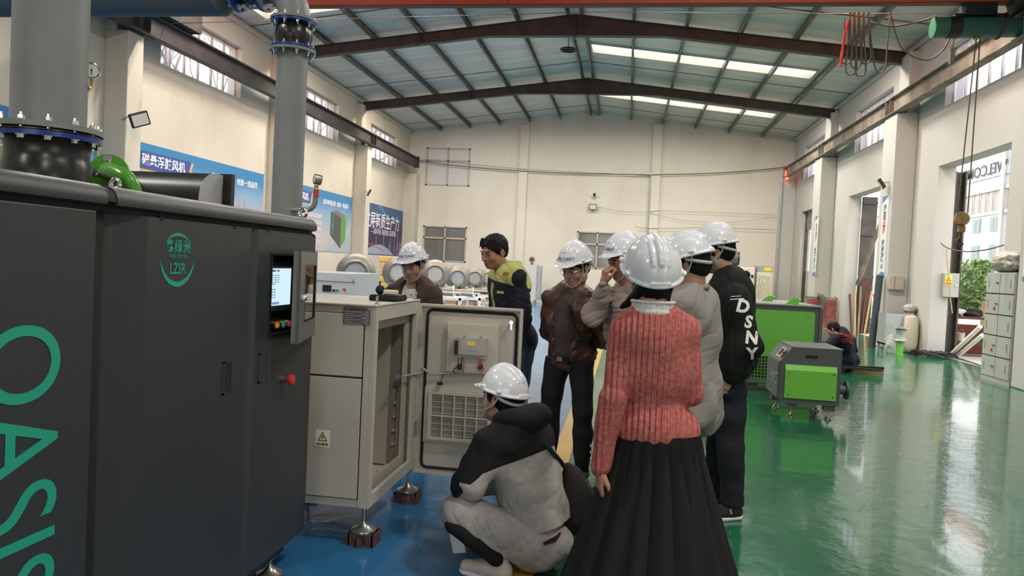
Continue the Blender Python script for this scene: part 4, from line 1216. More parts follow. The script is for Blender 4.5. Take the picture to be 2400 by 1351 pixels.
# ================================================================ left wall: prints, floodlights
def poster(y0, y1, z0, z1, label, kind):
    x = XL + .015
    t = thing('wall_banner', label, 'banner', (x, (y0 + y1) / 2, z0))
    pm = bpy.data.materials.new('banner_print'); pm.use_nodes = True
    nt = pm.node_tree; b = nt.nodes['Principled BSDF']; b.inputs['Roughness'].default_value = .45
    tc = nt.nodes.new('ShaderNodeTexCoord'); sp = nt.nodes.new('ShaderNodeSeparateXYZ'); nt.links.new(tc.outputs['Generated'], sp.inputs[0])
    no = nt.nodes.new('ShaderNodeTexNoise'); no.inputs['Scale'].default_value = 3.0; nt.links.new(tc.outputs['Generated'], no.inputs['Vector'])
    ad = nt.nodes.new('ShaderNodeMath'); ad.operation = 'MULTIPLY_ADD'; ad.inputs[1].default_value = .25; nt.links.new(no.outputs['Fac'], ad.inputs[0]); nt.links.new(sp.outputs['Z'], ad.inputs[2])
    cr = nt.nodes.new('ShaderNodeValToRGB'); e = cr.color_ramp.elements
    if kind == 'city':
        e[0].position = .1; e[0].color = (.05, .045, .075, 1); e[1].position = 1.1; e[1].color = (.03, .09, .19, 1)
        q = e.new(.6); q.color = (.035, .022, .07, 1)
    else:
        e[0].position = .35; e[0].color = (.42, .40, .42, 1); e[1].position = 1.05; e[1].color = (.035, .19, .38, 1)
        q = e.new(.75); q.color = (.22, .34, .47, 1)
    nt.links.new(ad.outputs[0], cr.inputs[0]); nt.links.new(cr.outputs[0], b.inputs['Base Color'])
    mb = MB(); mb.bb((XL + .002, y0, z0), (x, y1, z1)); mb.build('print', pm, t)
    R_, U = (0, 1, 0), (0, 0, 1)
    L = y1 - y0
    if kind == 'city':
        cw = mat('banner_white', (.72, .72, .78), .5)
        text('banner_lettering', '发展新质生产力', .60, (x + .004, y0 + L * .445, z0 + 1.22), R_, U, cw, t, sx=.95, bold=.006)
        text('banner_lettering', '—高科技 高效能 高质量—', .24, (x + .004, y0 + L * .50, z0 + .84), R_, U, cw, t, sx=1.15)
        # globe rim and skyline
        mb = MB(); n = 24
        arc = [(x + .002, y0 + .05 + (L - 1.4) * k / n, z0 + .02 + .36 * math.sin(PI * k / n)) for k in range(n + 1)]
        mb.prism(arc, (.003, 0, 0)); mb.build('globe_print', mat('banner_globe', (.30, .35, .45), .5), t)
        random.seed(4); mb = MB()
        for k in range(46):
            y = y0 + .1 + (L - .2) * random.random(); h = .12 + .38 * random.random() ** 2 * (1.6 if y > y0 + L * .55 else 1)
            mb.bb((x + .001, y, z0 + .02), (x + .004, y + .04, z0 + h))
        mb.build('skyline_print', mat('banner_skyline', (.36, .25, .38), .5), t)
        mb = MB()
        for k in range(5): mb.bb((x + .003, y0 + L * (.13 + .17 * k), z0 + .2), (x + .006, y0 + L * (.13 + .17 * k) + .018, z0 + .78 - .1 * (k % 2)))
        mb.build('tower_print', mat('banner_tower', (.45, .50, .62), .5), t)
        mb = MB(); mb.prism([(x + .004, y0 + .1, z0 + .48), (x + .004, y0 + L * .5, z0 + .17), (x + .004, y0 + L * .5, z0 + .15), (x + .004, y0 + .1, z0 + .43)], (.002, 0, 0)); mb.build('bridge_print', mat('banner_red', (.5, .06, .08), .5), t)
        mb = MB(); mb.prism([(x + .001, y0 + L * .28, z1 - .02), (x + .001, y0 + L * .40, z1 - .02), (x + .001, y0 + L * .72, z0 + 1.1)], (.002, 0, 0)); mb.build('beam_print', mat('banner_beam', (.07, .19, .32), .5), t)
        return t
    navy = mat('banner_navy', (.045, .075, .25), .5); gold = mat('banner_gold', (.60, .38, .10), .5)
    z = z1 - .27
    mb = MB(); mb.prism([(x + .001, y0, z - .22), (x + .001, y0 + L * .325, z - .22), (x + .001, y0 + L * .345, z + .12), (x + .001, y0, z + .12)], (.003, 0, 0)); mb.build('title_band', navy, t)
    mb = MB(); mb.prism([(x + .001, y0, z - .26), (x + .001, y0 + L * .335, z - .26), (x + .001, y0 + L * .365, z + .10), (x + .001, y0 + L * .35, z + .10), (x + .001, y0 + L * .327, z - .225), (x + .001, y0, z - .225)], (.002, 0, 0)); mb.build('title_edge', gold, t)
    cw = mat('banner_white_2', (.78, .77, .80), .5)
    text('banner_lettering', '磁悬浮鼓风机', .235, (x + .005, y0 + L * .16, z - .05), R_, U, cw, t, sx=1.0, bold=.004)
    text('banner_lettering', '追求卓越品质  创造一流品牌', .165, (x + .005, y0 + L * .72, z1 - .34), R_, U, cw, t, sx=1.0, bold=.003)
    lb = mat('banner_strip', (.52, .46, .44), .5)
    for k in range(5):
        zz = z1 - .80 - k * .19
        mb = MB(); mb.bb((x + .001, y0 + .15, zz - .06), (x + .003, y0 + L * .50, zz + .06)); mb.build('text_strip', lb, t)
        mb = MB()
        for q in range(2): mb.bb((x + .003, y0 + .2, zz - .02 + q * .03), (x + .0045, y0 + .2 + L * (.24 + .05 * ((k * 7 + q * 3) % 4)), zz - .012 + q * .03))
        mb.build('small_print', mat('print_grey', (.25, .23, .27), .6) if k == 0 else bpy.data.materials['print_grey'], t)
    if kind == 'plant':
        mb = MB(); random.seed(2)
        for k in range(13):
            y = y0 + L * .70 + k * .085; h = [.16, .22, .3, .62, .34, .30, .66, .40, .42, .26, .2, .22, .1][k]
            mb.bb((x + .001, y, z0 + .55), (x + .004, y + .075, z0 + .55 + h * .9))
        for k in range(4): mb.bb((x + .001, y0 + L * .66 + k * .42, z0 + .45), (x + .005, y0 + L * .66 + k * .42 + .32, z0 + .6))
        mb.build('plant_print', mat('banner_plant', (.34, .29, .27), .6), t)
    else:
        # printed picture of a machine, drawn as a corner view
        yc = y0 + L * .775
        a = [(yc - .66, z0 + .52), (yc + .20, z0 + .12), (yc + .20, z0 + 1.10), (yc - .66, z0 + 1.24)]
        b_ = [(yc + .20, z0 + .12), (yc + .60, z0 + .42), (yc + .60, z0 + 1.20), (yc + .20, z0 + 1.10)]
        c_ = [(yc - .66, z0 + 1.24), (yc + .20, z0 + 1.10), (yc + .60, z0 + 1.20), (yc - .20, z0 + 1.32)]
        for P, m_ in ((a, mat('print_dark', (.075, .07, .07), .5)), (b_, mat('print_green', (.12, .33, .06), .5)), (c_, mat('print_top', (.15, .15, .15), .5))):
            mb = MB(); mb.prism([(x + .001, y, z_) for y, z_ in P], (.003, 0, 0)); mb.build('machine_print', m_, t)
        mb = MB()
        for k in range(12):
            f = (k + .5) / 12; mb.prism([(x + .004, yc + .23, z0 + .19 + .87 * f), (x + .004, yc + .57, z0 + .44 + .70 * f), (x + .004, yc + .57, z0 + .455 + .70 * f), (x + .004, yc + .23, z0 + .205 + .87 * f)], (.002, 0, 0))
        mb.build('louvre_print', bpy.data.materials['print_dark'], t)
        text('machine_print_lettering', 'TURBO', .19, (x + .006, yc - .50, z0 + .86), (0, 0, -1), (0, 1, 0), 'teal', t, bold=.004)
        mb = MB(); mb.prism([(x + .0005, y0 + L * .55, z0 + .02), (x + .0005, y1 - .03, z0 + .02), (x + .0005, y1 - .03, z0 + .7)], (.001, 0, 0)); mb.build('print_wedge', mat('print_wedge', (.33, .37, .43), .5), t)
    return t
poster(7.2, 11.75, 1.6, 3.44, 'blue wall banner partly hidden behind the thick vertical duct', 'plant')
poster(12.88, 17.75, 1.6, 3.44, 'long blue wall banner with navy title band above the charcoal machine', 'plant')
poster(18.95, 23.9, 1.6, 3.44, 'blue wall banner picturing a machine, right of the slim pipe', 'machine')
poster(24.9, 29.95, 1.6, 3.44, 'dark night-city wall banner with white brush lettering', 'city')

def floodlight(loc, face, label, s=.17, wallv=(-1, 0, 0), roll=0.0):
    loc = Vector(loc); f = Vector(face).normalized()
    r = f.cross(Vector((0, 0, 1))).normalized(); u = r.cross(f)
    Mx = Matrix.Rotation(roll, 3, f) @ Matrix((r, f, u)).transposed()
    t = thing('floodlight', label, 'floodlight', loc)
    mb = MB(); mb.box(loc, (s * 1.5, s * .35, s * 1.15), mtx=Mx, bevel=.01); mb.build('lamp_body', 'black', t)
    mb = MB(); mb.box(loc + f * s * .178, (s * 1.25, .004, s * .9), mtx=Mx); mb.build('lens', mat('floodlight_lens', (.62, .60, .52), .2), t)
    mb = MB(); w = Vector(wallv); mb.tube([loc - f * s * .2, loc + w * s * .9 + Vector((0, 0, s * .25)), loc + w * s * 1.6], .012, n=6); mb.build('bracket', 'zinc', t)
    return t
floodlight(AX(327, 280, XL + .72), (.85, -.55, -.25), 'black floodlight on the first left pilaster beside the thick duct', .21, roll=.42)
floodlight(AX(865, 452, XL + .62), (.85, .35, -.45), 'floodlight on the left pilaster between the two right-hand banners', .19, (-.9, 1.1, 0))
floodlight(Vector((-1.485, YB - .18, 3.93)), (.05, -1, -.1), 'small floodlight fixed to the middle of the back wall', .20, (0, 1, 0))
floodlight(AX(2066, 431, XR - .62), (-.8, .2, -.55), 'grey floodlight at the gate side of the right pilaster', .20, (1, .2, 0))
t = thing('security_camera', 'small black security camera on the back wall above the floodlight', 'camera', (-1.45, YB - .1, 4.38))
mb = MB(); mb.cyl((-1.45, YB - .20, 4.44), (-1.45, YB - .10, 4.40), .05, n=16); mb.build('camera_body', 'black', t)
mb = MB(); mb.cyl((-1.45, YB, 4.32), (-1.45, YB - .12, 4.34), .025, n=10); mb.bb((-1.5, YB - .02, 4.25), (-1.4, YB, 4.42)); mb.build('bracket', 'zinc', t)

# ================================================================ back wall cables and conduit
def cabling(name, pts, r, label, cat='cable', group=None, m='wire'):
    mb = MB(); mb.tube([Vector(p) for p in pts], r, n=6, smooth=6)
    return tag(mb.build(name, m, None, True, 80), label, cat, group)
yb = YB - .16
cabling('power_cable', [AY(978, 376, yb), AY(1100, 392, yb), AY(1300, 405, yb), AY(1525, 410, yb)], .018, 'thick dark cable strung across the back wall from the left runway beam')
cabling('power_cable', [AY(978, 373, yb - .02), AY(1110, 386, yb - .02), AY(1250, 398, yb - .02), AY(1525, 412, yb - .02)], .008, 'thin cable just above the thick one on the left half of the back wall')
cabling('power_cable', [AY(1525, 410, yb), AY(1650, 407, yb), AY(1740, 402, yb), AY(1835, 393, yb)], .018, 'thick dark cable across the right half of the back wall to the signal lamp')
cabling('power_cable', [AY(1403, 486, yb), AY(1460, 496, yb), AY(1522, 497, yb), AY(1550, 494, yb), AY(1630, 497, yb), AY(1816, 504, yb)], .006, 'thin wire running right from the back wall floodlight')
cabling('power_cable', [AY(1522, 500, yb), AY(1600, 516, yb), AY(1700, 522, yb), AY(1816, 510, yb)], .005, 'thin sagging wire on the right half of the back wall, second from top')
cabling('power_cable', [AY(1488, 530, yb), AY(1522, 536, yb), AY(1660, 534, yb), AY(1816, 539, yb)], .008, 'lowest wire on the back wall, just above the hard hats')
p0, p1 = AY(1526, 408, yb), AY(1520, 560, yb)
tag(MB().cyl((p0.x, yb + .02, p0.z), (p0.x, yb + .02, 2.6), .028, n=10).bb((p0.x - .12, yb - .01, p0.z - .02), (p0.x + .12, yb + .05, p0.z + .02)).build('conduit', 'zinc'), 'grey conduit standing against the back wall pilaster', 'conduit')
tag(MB().cyl((5.60, 29.55, .6), (5.60, 29.55, 5.3), .025, n=8).cyl((5.54, 29.55, .6), (5.54, 29.55, 5.2), .018, n=8).build('conduit', 'zinc'), 'thin conduits running down the far right corner column', 'conduit')
t = thing('ceiling_fan_ring', 'dark oval fitting hanging under the roof near the ridge', 'fitting', AY(1332, 117, 20.5))
mb = MB(); c = AY(1332, 117, 20.5); mb.torus(c, .20, .03, (0, 0, 1)); mb.bb(c - Vector((.2, .02, .02)), c + Vector((.2, .02, .02))); mb.build('fitting_ring', 'black', t)
mb = MB(); mb.cyl(c, (c.x, c.y, zroof(c.x)), .01, n=6); mb.build('fitting_rod', 'black', t)

# ================================================================ row of blower volutes on carts
def volute(x, y, R, label, wrapped, zc=1.17, cart=True, face=None):
    t = thing('blower_volute', label, 'blower', (x, y, zc - R), group='cast blower volutes along the left wall')
    c = Vector((x, y, zc)); ax = Vector(face or (.30, -.95, 0)).normalized()
    mb = MB()
    # scroll body: a fat ring with stepped front
    mb.lathe([(R * .50, .05), (R * .62, .10), (R * .70, .07), (R * .80, .06), (R * .93, .03), (R, -.03), (R * .95, -.10), (R * .8, -.14), (R * .4, -.15), (R * .4, .0)], c, ax, 40)
    mb.build('scroll_body', 'alu', t, True, 50)
    mb = MB(); mb.lathe([(R * .52, .06), (R * .54, .11), (R * .60, .115), (R * .63, .07)], c, ax, 36); mb.build('inlet_ring', 'alu', t, True, 50)
    mb = MB(); mb.cyl(c + ax * .02, c + ax * .085, R * .51, n=32); mb.build('inlet_cover', 'film' if wrapped else 'zinc', t)
    s = ax.cross(Vector((0, 0, 1))).normalized()
    if s.x < 0: s = -s
    # discharge nozzle, low on the right, with its round flange
    z = zc - R * 1.12
    a = Vector((x, y, z)) - s * R * .5; b = Vector((x, y, z)) + s * R * 1.25
    mb = MB(); mb.cyl(a, b, R * .30, R * .34, n=24); mb.cyl(Vector((x, y, zc - R * .6)) - s * R * .3, Vector((x, y, z)) - s * R * .3, R * .3, n=16); mb.build('nozzle', 'alu', t, True)
    mb = MB(); mb.cyl(b, b + s * .03, R * .42, n=32); mb.build('nozzle_cover', mat('wrapped_flange', (.45, .52, .55), .25, bump=.3, bscale=30) if 'wrapped_flange' not in bpy.data.materials else bpy.data.materials['wrapped_flange'], t)
    mb = MB(); mb.cyl(c - ax * .15, c - ax * .45, R * .42, n=24); mb.bb((x - .1, y - .05, zc - R * 1.44), (x + .1, y + .3, zc - R * .7)); mb.build('motor', 'black', t)
    return t
def cart(x, y, w, d, h, label, box=True):
    t = thing('steel_cart', label, 'cart', (x, y, 0), group='white carts under the blowers')
    mb = MB(); mb.bb((x - w / 2, y - d / 2, h - .07), (x + w / 2, y + d / 2, h)); mb.bb((x - w / 2, y - d / 2, .18), (x + w / 2, y + d / 2, .22)); mb.build('cart_deck', 'white', t)
    for sx in (-1, 1):
        for sy in (-1, 1):
            mb = MB(); mb.bb((x + sx * w / 2 - .03 * (sx + 1), y + sy * d / 2 - .03 * (sy + 1), .0), (x + sx * w / 2 - .03 * (sx - 1), y + sy * d / 2 - .03 * (sy - 1), h)); mb.build('leg', 'white', t)
    mb = MB(); mb.bb((x - .03, y - d / 2, .2), (x + .03, y - d / 2 + .04, h)); mb.build('mid_post', 'white', t)
    mb = MB(); mb.tube([Vector((x - w * .1, y - d / 2 + .02, h)), Vector((x - w * .1, y - d / 2 + .02, h + .13)), Vector((x + w / 2 - .03, y - d / 2 + .02, h + .13)), Vector((x + w / 2 - .03, y - d / 2 + .02, h))], .013, n=8); mb.build('rail', 'white', t)
    return t
VOL = [(-4.95, 13.2, .36, True, 'large volute with film-covered inlet, nearest to the white panel cabinet'), (-4.95, 15.8, .35, True, 'large volute with film-covered inlet, half hidden behind the man in the brown blazer'),
       (-4.80, 18.4, .37, True, 'large volute with crinkled film right of the brown blazer man'), (-4.9, 21.4, .36, False, 'smaller volute with flat grey cover, first beyond the film-wrapped ones'),
       (-4.9, 23.9, .35, False, 'volute with grey cover in the middle of the three far ones'), (-4.85, 26.2, .35, False, 'volute farthest down the left row, beside the navy-jacket worker')]
for i, (x, y, R, wr, lab) in enumerate(VOL):
    zc = [1.17, 1.17, 1.13, 1.00, 0.97, 0.95][i]
    volute(x, y, R, lab, wr, zc)
    cart(x + .15, y + .12, 1.25, .9, zc - R * 1.5 - .0, ['white steel cart under the nearest volute', 'white steel cart under the second volute, behind the brown blazer man', 'white steel cart under the third volute', 'white steel cart with boxes, nearest of the three seen between the two men', 'white steel cart with boxes, middle of the three seen between the two men', 'white steel cart with boxes, farthest, beside the navy-jacket worker'][i])
    if i >= 3:
        for k in range(2):
            bx0 = x + .15 - .42 + k * .5
            o = MB().bb((bx0, y - .28, .22), (bx0 + .34, y + .2, .22 + .24)).build('cardboard_box', 'card')
            tag(o, ['brown cardboard box on the shelf of the nearest box cart, %s half', 'brown cardboard box on the shelf of the middle box cart, %s half', 'brown cardboard box on the shelf of the farthest box cart, %s half'][i - 3] % ('left', 'right')[k], 'box', 'cardboard boxes on the carts')
# white panel cabinet between the machine and the volutes
t = thing('panel_cabinet', 'low white cabinet with small screen and buttons behind the beige cabinet', 'cabinet', (-3.6, 9.3, 0))
a, b = AY(738, 642, 9.0), AY(835, 642, 9.0)
mb = MB(); mb.bb((a.x - .1, 9.0, .1), (b.x, 9.9, b.z), bevel=.01); mb.build('cabinet_body', 'white', t)
mb = MB(); mb.bb((a.x - .1, 8.995, b.z - .115), (b.x - .01, 9.0, b.z - .11)); mb.build('panel_joint', 'dark_line', t)
c, d = AY(757, 668, 9), AY(776, 684, 9)
mb = MB(); mb.bb((c.x, 8.985, d.z), (d.x, 9.0, c.z)); mb.build('screen', 'black', t)
for (u, v, m_) in ((783, 681, 'black'), (791, 681, 'teal'), (808, 679, 'red')):
    p = AY(u, v, 9); mb = MB(); mb.cyl((p.x, 8.97, p.z), (p.x, 9.0, p.z), .014, n=12); mb.build('button', m_, t)
p = AY(828, 658, 9); mb = MB(); mb.cyl((p.x, 8.98, p.z), (p.x, 9.0, p.z), .012, n=12); mb.build('lock', 'chrome', t)
for sx in (0, 1):
    for sy in (0, 1): 
        leveling_foot(t, (a.x, b.x - .08)[sx], 9.06 + .76 * sy, .11, .05)
# foam stack
random.seed(9)
for k in range(8):
    z = .02 + k * .19; dx = random.uniform(-.05, .05)
    o = MB().bb((-7.15 + dx, 21.0, z), (-6.30 + dx, 21.9, z + .185), bevel=.03).build('foam_block', 'foam')
    tag(o, 'yellow foam block in the stack under the night-city banner, %s' % ['at floor level', 'second from the floor', 'third from the floor', 'fourth from the floor', 'fourth from the top', 'third from the top', 'second from the top', 'topmost'][k], 'foam block', 'stack of yellow foam blocks')
for k in range(5):
    z = .02 + k * .19
    o = MB().bb((-7.75, 21.1, z), (-7.22, 21.8, z + .185), bevel=.03).build('foam_block', 'foam')
    tag(o, 'yellow foam block in the lower left stack beside the tall one, %s' % ['at floor level', 'second from the floor', 'middle', 'second from the top', 'topmost'][k], 'foam block', 'stack of yellow foam blocks')
# pale column cabinet by the back wall
t = thing('column_cabinet', 'slim pale grey upright cabinet with round fitting on top, by the back wall', 'cabinet', (-3.5, 28.6, 0))
mb = MB(); mb.bb((-3.72, 28.4, .15), (-3.42, 29.0, 1.50)); mb.build('cabinet_body', mat('pale_grey_paint', (.50, .50, .49), .5), t)
mb = MB(); mb.bb((-3.42, 28.45, .15), (-3.26, 28.9, 1.48)); mb.build('side_pillar', 'zinc', t)
mb = MB(); mb.cyl((-3.64, 28.6, 1.5), (-3.64, 28.6, 1.62), .05, n=16); mb.cyl((-3.64, 28.5, 1.70), (-3.64, 28.56, 1.70), .12, n=24); mb.build('fitting', 'alu', t)
mb = MB(); mb.cyl((-3.64, 28.49, 1.70), (-3.64, 28.50, 1.70), .055, n=20); mb.build('fitting_bore', 'black', t)
for k in range(4):
    mb = MB(); mb.cyl((-3.68 + .22 * (k % 2), 28.45 + .4 * (k // 2), 0), (-3.68 + .22 * (k % 2), 28.45 + .4 * (k // 2), .15), .03, n=8); mb.build('foot', 'steel', t)

# ================================================================ right half: machines
def screw(mb, p, ax=(0, -1, 0), r=.008): mb.cyl(Vector(p), Vector(p) + Vector(ax) * .006, r, n=10)
t = thing('green_blower', 'large grey machine with green side panel and green lugs on top', 'machine', (2.0, 10.6, 0))
gx0, gx1, gy0, gy1 = 1.45, 2.43, 9.85, 11.6
gz1 = 1.10
mb = MB(); mb.prism([(gx0 + .10, gy0, .14), (gx1, gy0, .14), (gx1, gy0, gz1), (gx0 + .16, gy0, gz1), (gx0, gy0, gz1 - .12), (gx0, gy0, .24)], (0, gy1 - gy0, 0)); mb.build('housing', 'gunmetal', t)
mb = MB(); mb.bb((gx0 + .14, gy0 - .02, gz1 - .0), (gx1 + .012, gy1 + .02, gz1 + .022), bevel=.004); mb.build('top_plate', mat('machine_top', (.22, .215, .20), .4), t)
mb = MB(); mb.bb((gx1 - .02, gy0 - .03, .16), (gx1 + .02, gy0 + .03, gz1 - .01)); mb.bb((gx0 + .1, gy0 - .02, .1), (gx1, gy1, .16)); mb.build('corner_frame', 'gunmetal', t)
a, b = AY(1778, 729, gy0), AY(1912, 905, gy0)
mb = MB(); P = rrect(gx0 + .10, gx1 - .07, .19, gz1 - .06, .035); mb.prism([(x, gy0 - .018, z) for x, z in P], (0, .02, 0)); pn = mb.build('green_panel', 'green', t)
mb = MB()
for (x, z) in ((gx0 + .24, gz1 - .11), (gx1 - .16, gz1 - .11)): screw(mb, (x, gy0 - .018, z), r=.016)
mb.build('panel_lock', 'steel', pn)
c, d = AY(1768, 833, gy0), AY(1812, 896, gy0)
mb = MB(); mb.bb((c.x - .03, gy0 - .0195, d.z), (d.x, gy0 - .0175, c.z)); vg = mb.build('vent_opening', 'blackmatte', pn)
mb = MB()
for k in range(8): x = c.x - .03 + (d.x - c.x + .03) * k / 7; mb.bb((x - .003, gy0 - .022, d.z), (x + .003, gy0 - .019, c.z))
for k in range(9): z = d.z + (c.z - d.z) * k / 8; mb.bb((c.x - .03, gy0 - .022, z - .003), (d.x, gy0 - .019, z + .003))
mb.build('vent_grid', 'green', vg)
mb = MB(); mb.cyl((c.x + .03, gy0 - .021, (c.z + d.z) / 2 + .1), (c.x + .03, gy0 - .0195, (c.z + d.z) / 2 + .1), .03, n=14); mb.build('copper_winding', 'brass', vg)
for (u, v) in ((1804, 710), (1864, 716)):
    yy = gy0 + (.9 if u == 1804 else .15)
    p = AY(u, v, yy)
    mb = MB(); mb.prism([(p.x - .12, yy, gz1 + .022), (p.x + .04, yy, gz1 + .022), (p.x + .04, yy, gz1 + .10), (p.x - .02, yy, gz1 + .10)], (0, .05, 0)); mb.cyl((p.x + .04, yy + .03, gz1 + .075), (p.x + .07, yy + .03, gz1 + .075), .022, n=14)
    mb.build('lifting_lug', 'green', t)
for (x, y) in ((gx0 + .18, gy0 + .02), (gx1 - .15, gy0 + .02), (gx0 + .18, gy1 - .15), (gx1 - .15, gy1 - .15)):
    mb = MB(); mb.bb((x - .09, y, .0), (x + .09, y + .14, .115), bevel=.004); mb.build('foot', 'gunmetal', t)
# smaller green machine in front
t = thing('compact_blower', 'small grey machine with bright green side cover and slanted control face', 'machine', (1.95, 8.4, 0))
y0, y1 = 8.08, 8.72
x0, x1 = AY(1812, 850, y0).x, AY(1970, 900, y0).x
zb, ztp = .155, .735
px0 = AY(1832, 930, y0).x
ctl0, ctl1 = AY(1826, 848, y0), AY(1858, 818, y0)
prof_ = [(px0 + .0, zb), (x1, zb), (x1, ztp), (ctl1.x, ztp), (px0 - .03, ctl0.z), (px0 - .03, zb + .06)]
mb = MB(); mb.prism([(x, y0, z) for x, z in prof_], (0, y1 - y0, 0)); mb.build('housing', 'gunmetal', t)
mb = MB(); mb.bb((ctl1.x - .005, y0 - .006, ztp), (x1 + .01, y1 + .01, ztp + .014), bevel=.004); mb.build('top_plate', mat('compact_top', (.17, .165, .16), .4), t)
# front (left) door face
mb = MB(); mb.bb((px0 - .05, y0 + .015, zb + .05), (px0 - .028, y1 - .02, ctl0.z), bevel=.003); fd = mb.build('front_door', 'gunmetal', t)
text('front_lettering', 'OASIS', .085, (px0 - .0515, y0 + .30, zb + .26), (0, -1, 0), (0, 0, 1), 'strap', fd, .0004, bold=.001)
text('front_lettering', 'TURBO', .03, (px0 - .0515, y0 + .30, zb + .19), (0, -1, 0), (0, 0, 1), 'strap', fd, .0004)
mb = MB(); mb.tube([Vector((px0 - .05, y0 + .05, zb + .20)), Vector((px0 - .07, y0 + .05, zb + .20)), Vector((px0 - .07, y0 + .05, zb + .30)), Vector((px0 - .05, y0 + .05, zb + .30))], .005, n=8); mb.build('door_handle', 'chrome', fd)
# slanted control face
v1_ = Vector((ctl1.x - (px0 - .03), 0, ztp - ctl0.z)); n_ = Vector((-v1_.z, 0, v1_.x)).normalized(); v1n = v1_.normalized()
CM = Matrix((v1n, Vector((0, 1, 0)), n_)).transposed()
base = Vector((px0 - .03, 0, ctl0.z))
def cpt(f, y, h): return base + v1_ * f + Vector((0, y, 0)) + n_ * h
mb = MB(); mb.box(cpt(.5, (y0 + y1) / 2, .002), (v1_.length * .98, y1 - y0 - .02, .006), mtx=CM); cf = mb.build('control_face', mat('control_grey', (.16, .155, .145), .4), t)
mb = MB(); mb.box(cpt(.50, y0 + .25, .007), (v1_.length * .60, .17, .008), mtx=CM); mb.build('display', 'white', cf)
mb = MB(); mb.box(cpt(.50, y0 + .24, .012), (v1_.length * .44, .12, .003), mtx=CM); mb.build('display_glass', 'black', cf)
mb = MB(); mb.box(cpt(.45, y0 + .07, .008), (v1_.length * .42, .07, .012), mtx=CM); mb.build('switch_plate', 'black', cf)
mb = MB(); p = cpt(.50, y0 + .07, .012); mb.cyl(p, p + n_ * .022, .012, n=14); mb.build('red_switch', 'red', cf)
# green cover with a folded upper edge
ga, gb = AY(1841, 856, y0), AY(1962, 860, y0)
gbot = AY(1841, 932, y0)
mb = MB()
Q = [(y0 - .028, ga.z - .0), (y0, ga.z + .035)]
mb.prism([(ga.x, y0, gbot.z), (ga.x, y0 - .03, gbot.z), (ga.x, y0 - .03, ga.z - .045), (ga.x, y0, ga.z + .01)], (gb.x - ga.x, 0, 0)); pn = mb.build('green_cover', mat('green_bright', (.17, .50, .055), .42, bump=.08, bscale=250, bdist=.002), t)
mb = MB()
for x in (ga.x + .035, gb.x - .035):
    for z in (gbot.z + .035, ga.z - .07): screw(mb, (x, y0 - .03, z), r=.007)
mb.build('cover_screw', 'black', pn)
mb = MB(); hA, hB = AY(1889, 833, y0), AY(1916, 842, y0); mb.bb((hA.x, y0 - .003, hB.z), (hB.x, y0 - .0005, hA.z)); hh = mb.build('handle_slot', 'blackmatte', t)
# flanged pipe on its right side
fy = y0 + .30; fz = AY(1975, 915, fy).z
mb = MB(); mb.cyl((x1, fy, fz), (x1 + .14, fy, fz), .048, n=24); np_ = mb.build('outlet_pipe', 'gunmetal', t, True)
mb = MB(); mb.cyl((x1 + .13, fy, fz), (x1 + .155, fy, fz), .095, n=32); mb.build('outlet_flange', 'gunmetal', np_)
mb = MB(); mb.cyl((x1, fy, fz), (x1 + .014, fy, fz), .085, n=32); mb.build('mounting_ring', 'steel', np_)
for (x, y) in ((px0 + .06, y0 + .03), (x1 - .14, y0 + .03), (px0 - .0, y1 - .12), (x1 - .14, y1 - .12)):
    mb = MB(); mb.bb((x, y, zb - .06), (x + .11, y + .10, zb + .01), bevel=.004); mb.build('leg', 'gunmetal', t)
    leveling_foot(t, x + .055, y + .05, zb - .055, .036)
# cream cabinet with blower by the back wall
t = thing('cream_cabinet', 'tall cream cabinet with dark viewing window by the back wall', 'cabinet', (4.0, 27.3, 0))
a, b = AY(1690, 625, 27), AY(1770, 628, 27)
mb = MB(); mb.bb((a.x, 27, .0), (b.x, 28.2, b.z), bevel=.02); mb.build('cabinet_body', mat('cream_cabinet', (.66, .62, .53), .5), t)
c, d = AY(1726, 642, 27), AY(1748, 656, 27)
mb = MB(); mb.bb((c.x - .05, 26.985, d.z - .1), (d.x + .08, 27.0, c.z + .06)); mb.build('window_frame', 'cream', t)
mb = MB(); mb.bb((c.x, 26.975, d.z), (d.x + .02, 26.99, c.z)); mb.build('viewing_window', 'pane_dark', t)
mb = MB(); p = AY(1763, 648, 27); mb.bb((p.x - .04, 26.98, p.z - .05), (p.x + .04, 27.0, p.z + .05)); mb.build('door_lock', 'black', t)
mb = MB()
for u in (1747, 1768): p = AY(u, 623, 27.2); mb.torus((p.x, 27.2, b.z + .04), .04, .01, (0, 1, 0))
mb.build('lifting_eye', 'chrome', t)
t = thing('black_blower', 'black cylinder blower standing on the tall cream cabinet behind the black jacket', 'blower', (3.7, 27.4, b.z))
p = AY(1715, 604, 27.3); p.z = b.z + .30
mb = MB(); mb.cyl((p.x - .35, 27.4, p.z), (p.x + .22, 27.4, p.z), .21, n=28); mb.build('drum', 'gunmetal', t, True)
mb = MB(); mb.cyl((p.x + .22, 27.4, p.z), (p.x + .26, 27.4, p.z), .24, n=28); mb.bb((p.x - .3, 27.3, b.z), (p.x + .2, 27.5, p.z - .18)); mb.build('rim_and_base', 'black', t)
mb = MB(); mb.cyl((p.x - .16, 27.4, p.z + .2), (p.x - .16, 27.4, p.z + .32), .04, n=12); mb.cyl((p.x - .16, 27.4, p.z + .31), (p.x - .16, 27.4, p.z + .33), .11, n=20); mb.build('top_fitting', 'steel', t)
t = thing('grid_cabinet', 'cream cabinet with dotted ventilation grid right of the tall cream one', 'cabinet', (4.7, 27.3, 0))
a, b = AY(1774, 637, 27.2), AY(1810, 640, 27.2)
mb = MB(); mb.bb((a.x, 27.2, .0), (b.x, 28.2, b.z), bevel=.01); mb.build('cabinet_body', 'cream', t)
gm = bpy.data.materials.new('dotted_grid'); gm.use_nodes = True
